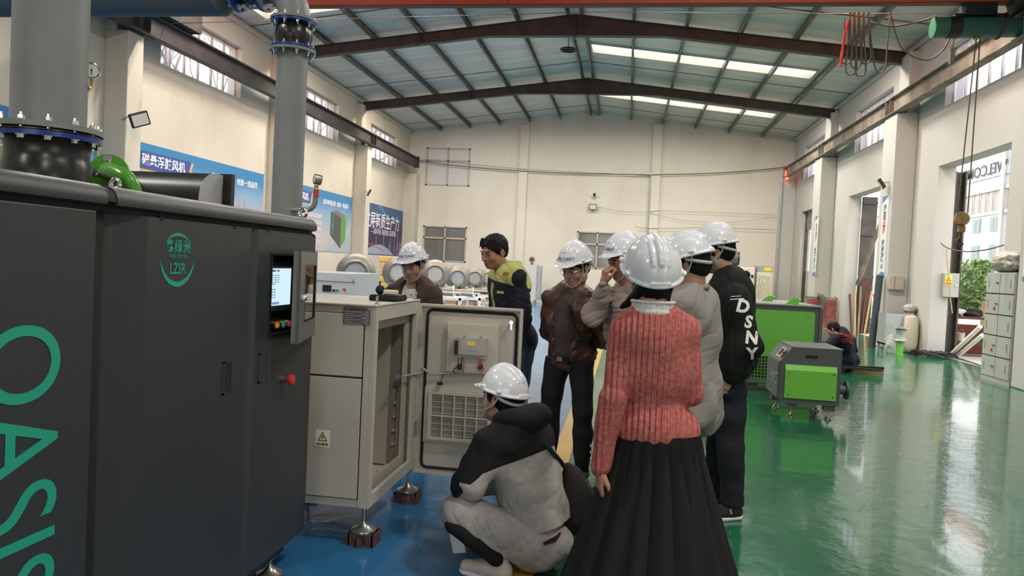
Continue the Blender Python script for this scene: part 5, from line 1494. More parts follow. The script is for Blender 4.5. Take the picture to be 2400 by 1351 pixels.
nt = gm.node_tree; bs = nt.nodes['Principled BSDF']; tc = nt.nodes.new('ShaderNodeTexCoord'); vo = nt.nodes.new('ShaderNodeTexVoronoi'); vo.inputs['Scale'].default_value = 17; vo.inputs['Randomness'].default_value = 0
mp = nt.nodes.new('ShaderNodeMapping'); mp.inputs['Scale'].default_value = (1, 0, 1); nt.links.new(tc.outputs['Object'], mp.inputs[0]); nt.links.new(mp.outputs[0], vo.inputs['Vector'])
hs = nt.nodes.new('ShaderNodeMix'); hs.data_type = 'RGBA'; hs.inputs[0].default_value = .45; hs.inputs['A'].default_value = (.12, .10, .08, 1) 
nt.links.new(vo.outputs['Color'], hs.inputs['B'])
lt = nt.nodes.new('ShaderNodeMath'); lt.operation = 'GREATER_THAN'; lt.inputs[1].default_value = .34; nt.links.new(vo.outputs['Distance'], lt.inputs[0])
mx = nt.nodes.new('ShaderNodeMix'); mx.data_type = 'RGBA'; nt.links.new(lt.outputs[0], mx.inputs['Factor']); nt.links.new(hs.outputs['Result'], mx.inputs['A']); mx.inputs['B'].default_value = (.66, .60, .47, 1); nt.links.new(mx.outputs['Result'], bs.inputs['Base Color'])
mb = MB(); mb.bb((a.x + .06, 27.19, .25), (b.x - .06, 27.2, b.z - .12)); mb.build('vent_grid', gm, t)
t = thing('grey_box', 'grey box with yellow warning label on top of the grid cabinet', 'box', (4.7, 27.4, b.z))
mb = MB(); mb.bb((a.x + .02, 27.25, b.z + .003), (b.x + .02, 28.0, b.z + .22)); mb.build('box_body', 'zinc', t)
mb = MB(); mb.bb((a.x + .25, 27.24, b.z + .06), (a.x + .5, 27.25, b.z + .18)); mb.build('warning_label', 'yellow', t)
# framed red boards
for k in range(2):
    xa = 5.22 + k * .47
    t = thing('framed_board', ['faded red board in a dirty frame leaning by the first gate, left one', 'faded red board in a dirty frame leaning by the first gate, right one'][k], 'board', (xa + .2, 22.9, 0), group='framed red boards')
    sl = Matrix.Rotation(math.radians(-8), 3, 'X')
    mb = MB(); mb.box((xa + .21, 22.95, .47), (.36, .02, .84), mtx=sl); mb.build('board', mat('faded_red', (.30, .065, .06), .6, var=.5, vscale=7) if k == 0 else bpy.data.materials['faded_red'], t)
    mb = MB()
    for (cx, cz, w_, h_) in ((0, .45, .42, .05), (0, -.45, .42, .05), (-.19, 0, .04, .94), (.19, 0, .04, .94)):
        mb.box(Vector((xa + .21, 22.95, .48)) + sl @ Vector((cx, 0, cz)), (w_, .05, h_), mtx=sl)
    mb.build('frame', 'rail_r', t)
tag(MB().tube([Vector((5.5, 22.84, .98)), Vector((5.62, 22.80, .95)), Vector((5.66, 22.78, .75)), Vector((5.60, 22.78, .45)), Vector((5.64, 22.80, .25))], [.09, .09, .07, .06, .03], n=10, smooth=5).build('work_rag', mat('dirty_cloth', (.10, .085, .06), .9, bump=.5, bscale=20), None, True), 'dirty brown rag hanging over the framed red boards', 'rag')
for k in range(2):
    tag(MB().cyl((6.06 + k * .06, 22.9, 0), (6.10 + k * .05, 23.3, 1.0), .02, n=8).build('wooden_batten', 'wood'), ['pale wooden batten leaning right of the red boards, inner one', 'pale wooden batten leaning right of the red boards, outer one'][k], 'batten', 'battens by the red boards')

# ================================================================ right wall: banners, boxes, bins
def vbanner(yc, z0, z1, w, chars, label):
    x = XR - .45 - .012
    t = thing('slogan_banner', label, 'banner', (x, yc, z0), group='vertical slogan banners')
    mb = MB(); mb.bb((x, yc - w / 2, z0), (XR - .45 - .001, yc + w / 2, z1)); mb.build('print', mat('slogan_white', (.60, .64, .64), .5) if 'slogan_white' not in bpy.data.materials else bpy.data.materials['slogan_white'], t)
    n = len(chars)
    ink = mat('slogan_ink', (.07, .09, .12), .5) if 'slogan_ink' not in bpy.data.materials else bpy.data.materials['slogan_ink']
    H = z1 - z0
    for k, (c, m_) in enumerate(chars):
        if c == ' ': continue
        z = z1 - .22 - (H - .42) * (k + .5) / n
        text('slogan_character', c, w * .48, (x - .001, yc, z), (0, -1, 0), (0, 0, 1), 'red' if m_ else ink, t, .0005, bold=.004)
    bl = mat('slogan_blue', (.10, .20, .38), .5) if 'slogan_blue' not in bpy.data.materials else bpy.data.materials['slogan_blue']
    mb = MB(); mb.prism([(x - .001, yc - w / 2, z0), (x - .001, yc + w / 2, z0), (x - .001, yc + w / 2, z0 + .05), (x - .001, yc, z0 + .13), (x - .001, yc - w / 2, z0 + .10)], (-.001, 0, 0))
    mb.prism([(x - .001, yc + w / 2, z1), (x - .001, yc - w / 2, z1), (x - .001, yc + w / 2, z1 - .17)], (-.001, 0, 0)); mb.build('blue_corner', bl, t)
    return t
vbanner(18.02, 1.58, 3.42, .42, [('提', 0), ('高', 0), ('品', 1), ('质', 1), (' ', 0), ('持', 0), ('续', 0), ('改', 0), ('善', 0)], 'narrow white slogan banner with two red characters on the middle right pilaster')
vbanner(24.20, 1.58, 3.42, .42, [('安', 0), ('全', 0), ('责', 1), ('任', 1), (' ', 0), ('重', 0), ('于', 0), ('泰', 0), ('山', 0)], 'narrow slogan banner on the farthest right pilaster, beside the shuttered door')
vbanner(11.68, 1.58, 3.42, .42, [('精', 0), ('益', 0), ('求', 1), ('精', 1), (' ', 0), ('敬', 0), ('业', 0), ('至', 0), ('上', 0)], 'slogan banner cut off at the frame edge, above the lockers')
# distribution box lid on the pilaster near side
a, b = AY(2072, 646, 17.64), AY(2114, 680, 17.64)
t = thing('junction_box', 'small beige box mounted on the pilaster below the slogan banner', 'box', ((a.x + b.x) / 2, 17.6, b.z))
mb = MB(); mb.bb((max(a.x, 5.72), 17.54, b.z), (b.x, 17.655, a.z), bevel=.006); mb.build('box_body', mat('box_beige', (.42, .37, .29), .6), t)
mb = MB(); mb.bb(((a.x + b.x) / 2, 17.535, b.z + .01), ((a.x + b.x) / 2 + .006, 17.54, a.z - .01)); mb.build('lid_seam', 'dark_line', t)
# dark pipe leaning on the pilaster
tag(MB().cyl((5.50, 17.75, .0), (5.58, 17.75, 1.62), .075, n=24).build('steel_tube', mat('dark_slate', (.045, .055, .065), .5), None, True), 'dark slate tube standing upright against the pilaster', 'tube')
# galvanised bin, sacks, spool
t = thing('metal_bin', 'galvanised square bin standing by the pilaster', 'bin', (6.0, 17.2, .0))
mb = MB(); a = AY(2070, 733, 17.1); b = AY(2128, 800, 17.1)
wall_boxes(mb, a.x, b.x, 16.9, 17.4, [(a.x + .015, b.x - .015, 16.915, 17.385)], lambda p, q, r, s_: mb.bb((p, r, .14), (q, s_, a.z)))
mb.bb((a.x, 16.9, .14), (b.x, 17.4, .17)); mb.build('bin_body', 'zinc', t)
for (x, y) in ((a.x + .03, 16.94), (b.x - .03, 16.94), (a.x + .03, 17.36), (b.x - .03, 17.36)):
    mb = MB(); mb.bb((x - .02, y - .02, 0), (x + .02, y + .02, .14)); mb.build('leg', 'zinc', t)
random.seed(3)
def lumpy(name, c, r, m, label, cat, seed=1, amp=.18, sq=2.2, group=None, n=56, cr=.10):
    rnd = random.Random(seed)
    bm = bmesh.new(); bmesh.ops.create_uvsphere(bm, u_segments=n, v_segments=n // 2 + 4, radius=1)
    ph = [(rnd.uniform(1.5, 5), rnd.uniform(1.5, 5), rnd.uniform(1.5, 5), rnd.uniform(0, 6)) for _ in range(7)]
    for v in bm.verts:
        p = v.co.copy(); d = sum(math.sin(a * p.x + b * p.y + c_ * p.z + q) for a, b, c_, q in ph) / 7
        d -= cr / amp * sum(max(0, 1 - abs(math.sin(2.3 * a * p.x + 2.1 * b * p.y + 1.7 * c_ * p.z + q)) * 3) for a, b, c_, q in ph[:4])
        e = 2 / sq
        p = Vector([math.copysign(abs(k) ** e, k) for k in p]); p *= 1 + amp * d
        v.co = Vector((c[0] + p.x * r[0], c[1] + p.y * r[1], max(c[2] + p.z * r[2], c[2] - r[2])))
    me = bpy.data.meshes.new(name); bm.to_mesh(me); bm.free(); me.shade_smooth(); me.materials.append(M[m] if isinstance(m, str) else m)
    o = link(name, me)
    return tag(o, label, cat, group) if label else o
sackm = mat('cream_sack', (.52, .46, .34), .8, bump=.5, bscale=12, bdist=.02)
lumpy('sack', (5.97, 16.85, .40), (.15, .12, .40), sackm, 'tall cream sack leaning by the metal bin', 'sack', 5, .10, 3.4, cr=.03)
lumpy('crumpled_bag', (6.02, 17.1, .93), (.14, .14, .09), 'film', 'crumpled bag lying on the rim of the metal bin', 'bag', 8, .3)
sx_, sy_ = 5.62, 16.35
t = thing('cable_reel', 'small film-wrapped reel with bright green lower stem on the floor by the bin', 'reel', (sx_, sy_, 0))
mb = MB(); mb.lathe([(.10, 0), (.10, .015), (.065, .02), (.065, .27)], (sx_, sy_, 0), n=24); mb.build('green_stem', 'green', t, True)
mb = MB(); mb.lathe([(.12, .27), (.13, .29), (.095, .32), (.085, .42), (.11, .50), (.08, .53)], (sx_, sy_, 0), n=24); mb.build('wrapped_body', 'film', t, True)
mb = MB(); mb.lathe([(.17, .535), (.17, .55)], (sx_, sy_, 0), n=32); mb.lathe([(.09, .555), (.09, .57)], (sx_, sy_, 0), n=24); mb.build('top_disc', 'zinc', t)
lumpy('film_bag', (sx_ - .12, sy_ + .12, .2), (.14, .12, .20), glass_mat('clear_film', (.8, .8, .78), .35, .2), 'clear plastic film bag slumped behind the small reel', 'bag', 12, .3)
# lockers
lx, ly0, ly1, lz = XR - .45, 12.08, 12.98, 1.70
t = thing('locker_cabinet', 'grey-green ten-door locker cabinet by the gate', 'locker', (lx + .2, 12.5, 0))
mb = MB(); mb.bb((lx, ly0, 0), (XR - .02, ly1, lz)); mb.build('carcass', 'locker', t)
for r_ in range(5):
    for c_ in range(2):
        y = ly0 + .01 + c_ * .44; z = .07 + r_ * .325
        mb = MB(); mb.bb((lx - .012, y + .008, z + .008), (lx, y + .432, z + .312), bevel=.002); dr = mb.build('door', 'locker', t)
        yk = y + (.10 if c_ == 0 else .34)
        mb = MB(); mb.bb((lx - .020, yk, z + .10), (lx - .012, yk + .014, z + .22)); mb.build('handle', 'zinc', dr)
        if c_ == 1 and r_ in (0, 1, 3, 4): 
            mb = MB(); mb.box((lx - .022, y + .07, z + .17), (.012, .07, .012)); mb.build('padlock', 'black', dr)
        if (r_, c_) in ((3, 1), (1, 1)):
            mb = MB(); mb.cyl((lx - .03, y + .12, z + .10), (lx - .022, y + .12, z + .10), .026, n=20); mb.build('round_tag', 'red', dr)
            mb = MB(); mb.cyl((lx - .032, y + .12, z + .115), (lx - .03, y + .12, z + .108), .014, n=14); mb.build('tag_face', 'paper', dr)
mb = MB()
for r_ in range(4): mb.bb((lx - .003, ly0 + .01, .07 + (r_ + 1) * .325 - .008), (lx - .0005, ly1 - .01, .07 + (r_ + 1) * .325 + .008))
mb.bb((lx - .003, ly0 + .445, .05), (lx - .0005, ly0 + .455, lz - .02)); mb.build('door_gap', 'dark_line', t)
lumpy('plastic_bag', (lx + .16, 12.60, lz + .17), (.22, .40, .17), mat('milky_plastic', (.52, .47, .40), .3, bump=.9, bscale=6, bdist=.06), 'big bag of crumpled milky plastic on top of the lockers', 'bag', 21, .35)

# ================================================================ gates, outside
XO = XR + TH
XCOL = AY(2238, 450, 16.5).x
# jamb leaf and electric box at the near gate
tag(MB().bb((XCOL + .03, 16.64, 0), (XCOL + .19, 16.66, 3.8)).bb((XCOL, 16.50, 0), (XCOL + .03, 16.80, 3.8)).bb((XCOL + .19, 16.50, 0), (XCOL + .22, 16.80, 3.8)).build('steel_column', 'beam'), 'dark steel H column outside the near gate', 'column')
t = thing('electric_box', 'grey electric box with yellow warning sticker hanging inside the gate', 'electric box', (6.8, 16.9, 1.2))
a, b = AY(2213, 640, 16.3), AY(2246, 698, 16.3)
mb = MB(); mb.bb((a.x, 16.30, b.z), (b.x, 16.49, a.z), bevel=.008); mb.build('box_body', 'locker', t)
c, d = AY(2216, 645, 16.30), AY(2230, 670, 16.30)
mb = MB(); mb.bb((c.x, 16.292, d.z), (d.x, 16.30, c.z)); st = mb.build('warning_sticker', 'yellow', t)
cx_, cz_ = (c.x + d.x) / 2, c.z
mb = MB(); mb.prism([(cx_ - .05, 16.291, cz_ - .12), (cx_ + .05, 16.291, cz_ - .12), (cx_, 16.291, cz_ - .03)], (0, -.001, 0)); mb.build('triangle', 'ink', st)
mb = MB(); mb.prism([(cx_ - .032, 16.289, cz_ - .11), (cx_ + .032, 16.289, cz_ - .11), (cx_, 16.289, cz_ - .05)], (0, -.001, 0)); mb.build('triangle_field', 'yellow', st)
mb = MB(); mb.bb((c.x + .01, 16.290, d.z + .02), (d.x - .01, 16.292, d.z + .06)); mb.build('red_line', 'red', st)
mb = MB(); mb.cyl((b.x - .06, 16.28, (a.z + b.z) / 2), (b.x - .06, 16.30, (a.z + b.z) / 2), .02, n=12); mb.build('lock', 'chrome', t)
mb = MB(); mb.bb((a.x + .02, 16.44, a.z - .08), (XCOL + .05, 16.50, a.z - .04)); mb.bb((a.x + .02, 16.44, b.z + .04), (XCOL + .05, 16.50, b.z + .08)); mb.build('mounting_rail', 'beam', t)
cabling('extension_cable', [AY(2205, 570, 16.3), AY(2222, 582, 16.0), AY(2262, 590, 15.4), AY(2310, 586, 14.6), AY(2352, 575, 13.6)], .012, 'thick wire sagging across the near gate at head height')
cabling('extension_cable', [AY(2218, 585, 16.28), AY(2222, 640, 16.2), AY(2226, 690, 16.2), AY(2232, 735, 16.2)], .010, 'yellowish cable hanging down beside the electric box', m='wood')
# workbench with clutter
t = thing('workbench', 'rusty workbench cluttered with scrap just outside the near gate', 'workbench', (7.3, 17, 0))
mb = MB(); mb.bb((6.72, 16.85, .78), (8.3, 17.6, .83)); mb.bb((6.76, 16.9, .28), (8.25, 17.5, .31)); mb.build('bench_top', 'rust', t)
for (x, y) in ((6.78, 16.9), (8.22, 16.9), (6.78, 17.52), (8.22, 17.52)):
    mb = MB(); mb.bb((x - .03, y - .03, 0), (x + .03, y + .03, .78)); mb.build('leg', 'rust', t)
tag(MB().bb((6.9, 17.75, .0), (8.6, 18.1, .62)).build('steel_channel', mat('red_oxide', (.26, .08, .05), .7), None), 'red oxide steel channel lying behind the workbench', 'steel channel')
random.seed(11)
cl = [('film', 'crumpled silver film'), ('blackmatte', 'black lump of scrap'), ('film', 'heap of clear wrapping'), ('card', 'torn brown cardboard'), ('blackmatte', 'black cloth'), ('zinc', 'grey metal offcut')]
spots = [(6.95, 17.1, .90, 'on the left end of the workbench'), (7.3, 17.15, .89, 'in the middle of the workbench'), (7.65, 17.1, .40, 'on the lower shelf of the workbench'), (7.02, 17.3, .39, 'on the left of the lower shelf'), (8.0, 16.2, .10, 'on the ground right of the workbench'), (7.9, 17.15, .90, 'on the right end of the workbench')]
for k, ((m_, nm), (x, y, z, pl)) in enumerate(zip(cl, spots)):
    lumpy('scrap_heap', (x, y, z), (.16 + .03 * (k % 3), .14, .07 + .03 * (k % 2)), m_, '%s %s' % (nm, pl), 'scrap', 30 + k, .4, group='scrap around the workbench')
t = thing('paint_bucket', 'pale bucket on the lower shelf of the workbench', 'bucket', (6.98, 16.62, .31))
mb = MB(); mb.lathe([(.07, .312), (.085, .47), (.09, .475)], (7.02, 17.0, 0), n=20); mb.build('bucket_body', 'cream', t, True)
mb = MB(); mb.tube([Vector((6.935, 17.0, .46)), Vector((7.02, 16.98, .56)), Vector((7.105, 17.0, .46))], .005, n=6, smooth=5); mb.build('handle', 'steel', t)
# black machine parts stack
for k, (x, y, z, w_, d_, h_) in enumerate(((7.62, 15.8, .62, .55, .4, .05), (7.60, 15.8, .72, .50, .38, .10), (7.66, 15.8, .88, .48, .36, .08), (7.7, 15.8, 1.0, .36, .3, .16))):
    o = MB().box((x, y, z), (w_, d_, h_), bevel=.01).build('black_casting', 'black')
    tag(o, 'black machined casting stacked on the stand beside the lockers, %s' % ['lowest', 'second from below', 'second from the top', 'topmost'][k], 'casting', 'black castings beside the lockers')
t = thing('trestle', 'dark steel stand carrying black castings beside the lockers', 'stand', (7.6, 15.8, 0))
mb = MB(); mb.bb((7.3, 15.6, .54), (7.95, 16.0, .59)); mb.build('stand_top', 'beam', t)
for x in (7.34, 7.91):
    for y in (15.64, 15.96): mb = MB(); mb.bb((x - .025, y - .025, 0), (x + .025, y + .025, .54)); mb.build('leg', 'beam', t)
# white tubes leaning
for k, (u0, v0, u1, v1, r_) in enumerate(((2228, 832, 2298, 766, .040), (2246, 834, 2303, 786, .040))):
    a, b = AZ(u0, v0, .05), AY(u1, v1, 15.45 + .03 * k)
    tag(MB().cyl(a, b, r_, n=16).build('plastic_tube', 'paper', None, True), ['white plastic tube leaning on the stand, upper one', 'white plastic tube leaning on the stand, lower one'][k], 'tube', 'white plastic tubes')
# cables and mats on the floor
t = thing('cable_heap', 'tangled heap of black cable and film on the floor at the gate corner', 'cable', (6.4, 16.0, 0))
rnd = random.Random(7)
for k in range(9):
    P = []
    cx0, cy0 = 6.15 + rnd.uniform(-.05, .2), 16.15 + rnd.uniform(-.1, .2)
    for q in range(9):
        a = q * 1.1 + rnd.uniform(0, 1); P.append(Vector((cx0 + (.35 + rnd.uniform(-.15, .1)) * math.cos(a), cy0 + (.22 + rnd.uniform(-.1, .05)) * math.sin(a), .02 + rnd.uniform(0, .10))))
    mb = MB(); mb.tube(P, .011, n=6, smooth=4); mb.build('cable_coil', 'rubber', t, True, 80)
tag(MB().tube([AZ(2130, 828, .015), AZ(2180, 831, .015), AZ(2235, 838, .015), AZ(2300, 858, .015), AZ(2322, 868, .015)], .014, n=6, smooth=5).build('floor_cable', 'rubber', None, True), 'black cable lying across the floor toward the lockers', 'cable')
tag(MB().bb((6.6, 13.7, .0), (7.4, 14.3, .008)).build('cardboard_sheet', 'card'), 'brown sheet lying flat on the gate threshold', 'sheet')
# outside yard seen through the gates
lean = mat('lean_to_panel', (.50, .52, .55), .5)
t = thing('lean_to_wall', 'pale ribbed sheet wall across the yard, seen through the gates', 'wall', (14, 32, 0))
XW = 14.0
mb = MB()
n = 90
for k in range(n):
    y0_ = 29.0 + 26 * k / n; y1_ = y0_ + 26 / n
    xx = XW + .03 * (k % 2)
    mb.bb((xx, y0_, 5.40), (xx + .02, y1_, 7.9))
mb.build('translucent_sheet', glass_mat('sheet_translucent', (.70, .74, .80), .45, .4), t)
mb = MB()
for k in range(n):
    y0_ = 29.0 + 26 * k / n; xx = XW + .05 * (k % 2)
    mb.bb((xx, y0_, 4.45), (xx + .03, y0_ + 26 / n, 5.25))
mb.build('ribbed_band', mat('beige_sheet', (.40, .37, .33), .6), t)
mb = MB(); mb.bb((XW - .05, 29, 5.25), (XW + .08, 55, 5.40)); mb.bb((XW - .05, 29, 4.32), (XW + .08, 55, 4.46)); mb.bb((XW - .04, 29, 5.80), (XW + .05, 55, 5.84)); mb.build('girt', 'zinc', t)
for y in (29.2, 31.0, 36.5, 42, 48):
    mb = MB(); mb.bb((XW - .1, y - .12, 0), (XW + .12, y + .12, 7.9)); mb.build('post', mat('post_cream', (.55, .52, .47), .6) if 'post_cream' not in bpy.data.materials else bpy.data.materials['post_cream'], t)
mb = MB()
for k in range(100):
    y0_ = 36.5 + 19 * k / 100; xx = XW + .04 * (k % 2); mb.bb((xx, y0_, 0), (xx + .03, y0_ + .19, 4.32))
for k in range(9):
    y0_ = 29.2 + 1.75 * k / 9; xx = XW + .04 * (k % 2); mb.bb((xx, y0_, 0), (xx + .03, y0_ + .195, 4.32))
mb.build('ribbed_wall', lean, t)
mb = MB(); mb.bb((XW - .5, 28, 7.9), (XW + .3, 56, 8.3)); mb.build('eave_band', 'orange', t)
# the letters stand on the outside of the sheet, so they read backwards from in here
text('outdoor_lettering', 'WELCOME', .62, (XW - .06, 32.65, 6.12), (0, 1, 0), (0, 0, 1), 'beam', t, .01, sx=1.25, bold=.004)
lt = [o for o in bpy.data.objects if o.name.startswith('outdoor_lettering')][0]
# distant building and hedge
t = thing('distant_building', 'pale distant building with green-framed windows beyond the yard', 'building', (40, 95, 0))
bm_ = mat('building_lilac', (.36, .36, .42), .7)
mb = MB(); mb.bb((40, 70, 0), (52, 125, 11.5)); mb.build('walls', bm_, t)
wf = mat('window_teal', (.13, .28, .27), .5)
for r_ in range(3):
    for k in range(12):
        y = 72 + k * 4.3; z = 1.6 + r_ * 3.1
        mb = MB(); mb.bb((39.9, y, z), (40, y + 1.9, z + 1.6)); wn = mb.build('window', wf, t)
        mb = MB(); mb.bb((39.88, y + .2, z + .2), (39.9, y + .85, z + 1.4)); mb.bb((39.88, y + 1.05, z + .2), (39.9, y + 1.7, z + 1.4)); mb.build('pane', 'pane_dark', wn)
def leafball(name, c, r, n, m, label, cat, seed, group=None, leaf=.12):
    rnd = random.Random(seed); mb = MB(); bm = mb.bm
    for _ in range(n):
        a, b = rnd.uniform(0, 2 * PI), rnd.uniform(-1, 1); q = rnd.uniform(.55, 1)
        s_ = math.sqrt(1 - b * b)
        p = Vector((c[0] + r[0] * q * s_ * math.cos(a), c[1] + r[1] * q * s_ * math.sin(a), max(.05, c[2] + r[2] * q * b)))
        d1 = Vector((rnd.uniform(-1, 1), rnd.uniform(-1, 1), rnd.uniform(-1, 1))).normalized(); d2 = d1.cross(Vector((rnd.uniform(-1, 1), 1, rnd.uniform(-1, 1)))).normalized()
        L_ = leaf * rnd.uniform(.7, 1.4)
        bm.faces.new([bm.verts.new(p - d1 * L_), bm.verts.new(p + d2 * L_ * .4), bm.verts.new(p + d1 * L_), bm.verts.new(p - d2 * L_ * .4)])
    return tag(mb.build(name, m), label, cat, group)
lm = [mat('leaf_green', (.17, .27, .08), .6, var=.5, vscale=2), mat('leaf_pale', (.30, .38, .16), .6, var=.5, vscale=2)]
for k in range(5):
    leafball('hedge_shrub', (19 + .6 * (k % 2), 43 + k * 3.4, 1.4), (1.6, 1.7, 1.5 + .3 * (k % 2)), 1500, lm[k % 2], 'leafy green shrub beyond the near gate, %s' % ['nearest', 'second nearest', 'middle of the row', 'second farthest', 'farthest'][k], 'shrub', 50 + k, 'shrubs beyond the yard', .17)
# bare trees outside the left windows
def bare_tree(x, y, h, seed, label):
    rnd = random.Random(seed); mb = MB()
    def br(p, d, L_, r_, dep):
        q = p + d * L_
        mid = p + d * L_ * .5 + Vector((rnd.uniform(-1, 1), rnd.uniform(-1, 1), 0)) * L_ * .06
        mb.tube([p, mid, q], [r_, r_ * .85, r_ * .65], n=5)
        if dep == 0: return
        for _ in range(3):
            nd = (d + Vector((rnd.uniform(-1, 1), rnd.uniform(-1, 1), rnd.uniform(-.25, .9))) * .75).normalized()
            br(p + (q - p) * rnd.uniform(.6, 1), nd, L_ * rnd.uniform(.6, .8), r_ * .55, dep - 1)
    br(Vector((x, y, 0)), Vector((0, 0, 1)), h * .42, .13, 5)
    return tag(mb.build('bare_tree', mat('bark', (.20, .17, .15), .8) if 'bark' not in bpy.data.materials else bpy.data.materials['bark']), label, 'tree', 'bare trees outside the left windows')
for k, y in enumerate((18.5, 24, 32, 40)):
    bare_tree(XL - 3.5 - .0 * k, y, 9.5, 60 + k, 'bare tree seen through the left clerestory window, %s' % ['nearest one', 'second one', 'third one', 'farthest one'][k])

# roller shutter at the far door, open steel leaf at the middle one
t = thing('roller_shutter', 'half-raised grey roller shutter in the farthest right door', 'shutter', (XO - .1, 27.4, 3.0))
mb = MB()
for k in range(9): mb.cyl((XO - .14, 26.35, 3.86 - k * .075), (XO - .14, 28.4, 3.86 - k * .075), .038, n=8)
mb.build('slats', 'zinc', t)
for y in (26.3, 28.36): MB().bb((XO - .2, y, .0), (XO - .1, y + .1, 3.88)).build('guide_rail', 'beam', t)
tag(MB().bb((XO - .02, 27.0, 1.75), (XO + .03, 27.9, 3.3)).bb((XO - .02, 27.0, 0), (XO + .03, 27.05, 1.75)).build('door_leaf', mat('grey_leaf', (.12, .12, .13), .5)), 'dark grey door leaf hanging in the farthest right door', 'door leaf')
struct(MB().bb((XO - .1, 27.05, 0), (XO - .04, 28.36, 1.75)).build('door_1', 'wall_r'))
t = thing('gate_leaf', 'brown steel gate leaf folded open in the middle right opening', 'gate leaf', (XO + .3, 22.5, 0))
mb = MB(); mb.bb((XO + .01, 22.48, .0), (XO + .40, 22.56, 3.86)); mb.build('leaf_sheet', 'beam', t)
for z in (.4, 1.6, 2.8, 3.7): MB().bb((XO + .01, 22.44, z - .04), (XO + .40, 22.48, z + .04)).build('leaf_rail', 'beam', t)
a, b = AY(2009, 668, 22.2), AY(2066, 520, 21.0)
tag(MB().box((a + b) / 2, ((b - a).length, .05, .10), mtx=(Vector((1, 0, 0)).rotation_difference((b - a).normalized())).to_matrix()).build('steel_beam', 'rail_r'), 'long steel beam leaning diagonally in the middle right opening', 'steel beam')
tag(MB().box((XO + .16, 22.30, .80), (.24, .05, 1.60), mtx=Matrix.Rotation(math.radians(3), 3, 'X')).build('steel_plate', 'rust'), 'tall rusty steel plate standing before the middle gate leaf, under the diagonal beam', 'steel plate')
for k in range(5):
    x = XO - .22 + k * .12
    tag(MB().box((x, 22.2 + .02 * k, .55 + .06 * (k % 3)), (.05, .04, 1.1 + .12 * (k % 3)), mtx=Matrix.Rotation(math.radians(-6 + 3 * k), 3, 'Y')).build('scrap_bar', ['rust', 'wood', 'rail_r', 'rust', 'wood'][k]),
        ['rusty bar', 'pale wooden bar', 'dusty brown bar', 'second rusty bar', 'second pale wooden bar'][k] + ' leaning at the foot of the middle gate leaf', 'bar', 'bars leaning at the gate leaf')
t = thing('plastic_shovel', 'bright red shovel lying at the middle gate', 'shovel', (6.9, 21.9, 0))
a = AZ(2018, 775, .06); mb = MB(); mb.prism([a + Vector((-.16, 0, -.05)), a + Vector((.22, 0, -.05)), a + Vector((.10, .1, .22)), a + Vector((-.12, .1, .28))], (0, .03, 0)); mb.build('blade', 'red', t)
mb = MB(); mb.cyl(a + Vector((-.03, .1, .2)), a + Vector((-.08, .35, 1.0)), .016, n=8); mb.build('shaft', 'wood', t)
t = thing('folding_barrier', 'red and white lattice barrier standing outside the middle gate', 'barrier', (8.5, 24, 0))
c = AY(2032, 728, 24.5)
for k in range(4):
    for s_ in (-1, 1):
        mb = MB(); mb.box((c.x + k * .45 - .1, 24.5 + .02 * s_, .55), (.06, .015, 1.22), mtx=Matrix.Rotation(s_ * math.radians(28), 3, 'Y')); mb.build('slat', 'red' if (k + s_) % 2 else 'paper', t)
t = thing('folding_barrier', 'orange-red lattice barrier standing behind the workbench outside the near gate', 'barrier', (10, 20, 0))
for k in range(4):
    for s_ in (-1, 1):
        mb = MB(); mb.box((9.35 + k * .42, 20.0 + .02 * s_, .62), (.035, .015, 1.46), mtx=Matrix.Rotation(s_ * math.radians(33), 3, 'Y')); mb.build('slat', 'red', t)
tag(MB().bb((8.6, 19.2, .45), (9.7, 19.8, 1.12)).build('wooden_crate', 'wood'), 'pale wooden crate standing behind the workbench outside', 'crate')
tag(MB().bb((8.6, 25.5, .0), (9.6, 26.3, 1.5)).build('wooden_crate', 'wood'), 'tall wooden crate outside the middle gate', 'crate')
# wooden block and black frame beside the crouching worker
a, b = AZ(2012, 880, 0), AZ(2055, 872, 0)
tag(MB().box(((a.x + b.x) / 2, (a.y + b.y) / 2 + .05, .04), (.45, .16, .08)).build('wooden_block', 'wood'), 'pale wooden block on the floor beside the squatting worker', 'wood block')
tag(MB().box(((a.x + b.x) / 2 - .15, a.y + .25, .10), (.75, .06, .04), rz=.15).box(((a.x + b.x) / 2 - .2, a.y + .05, .10), (.62, .05, .03), rz=-.25).bb(((a.x + b.x) / 2 - .5, a.y - .0, .0), ((a.x + b.x) / 2 - .44, a.y + .3, .10)).build('steel_frame_piece', 'black'), 'black steel frame piece resting on the wooden block', 'frame piece')
tag(MB().box((AZ(1960, 910, .03)), (.14, .12, .06)).build('paper_cup_box', 'paper'), 'small white carton on the green floor behind the small machine', 'carton')
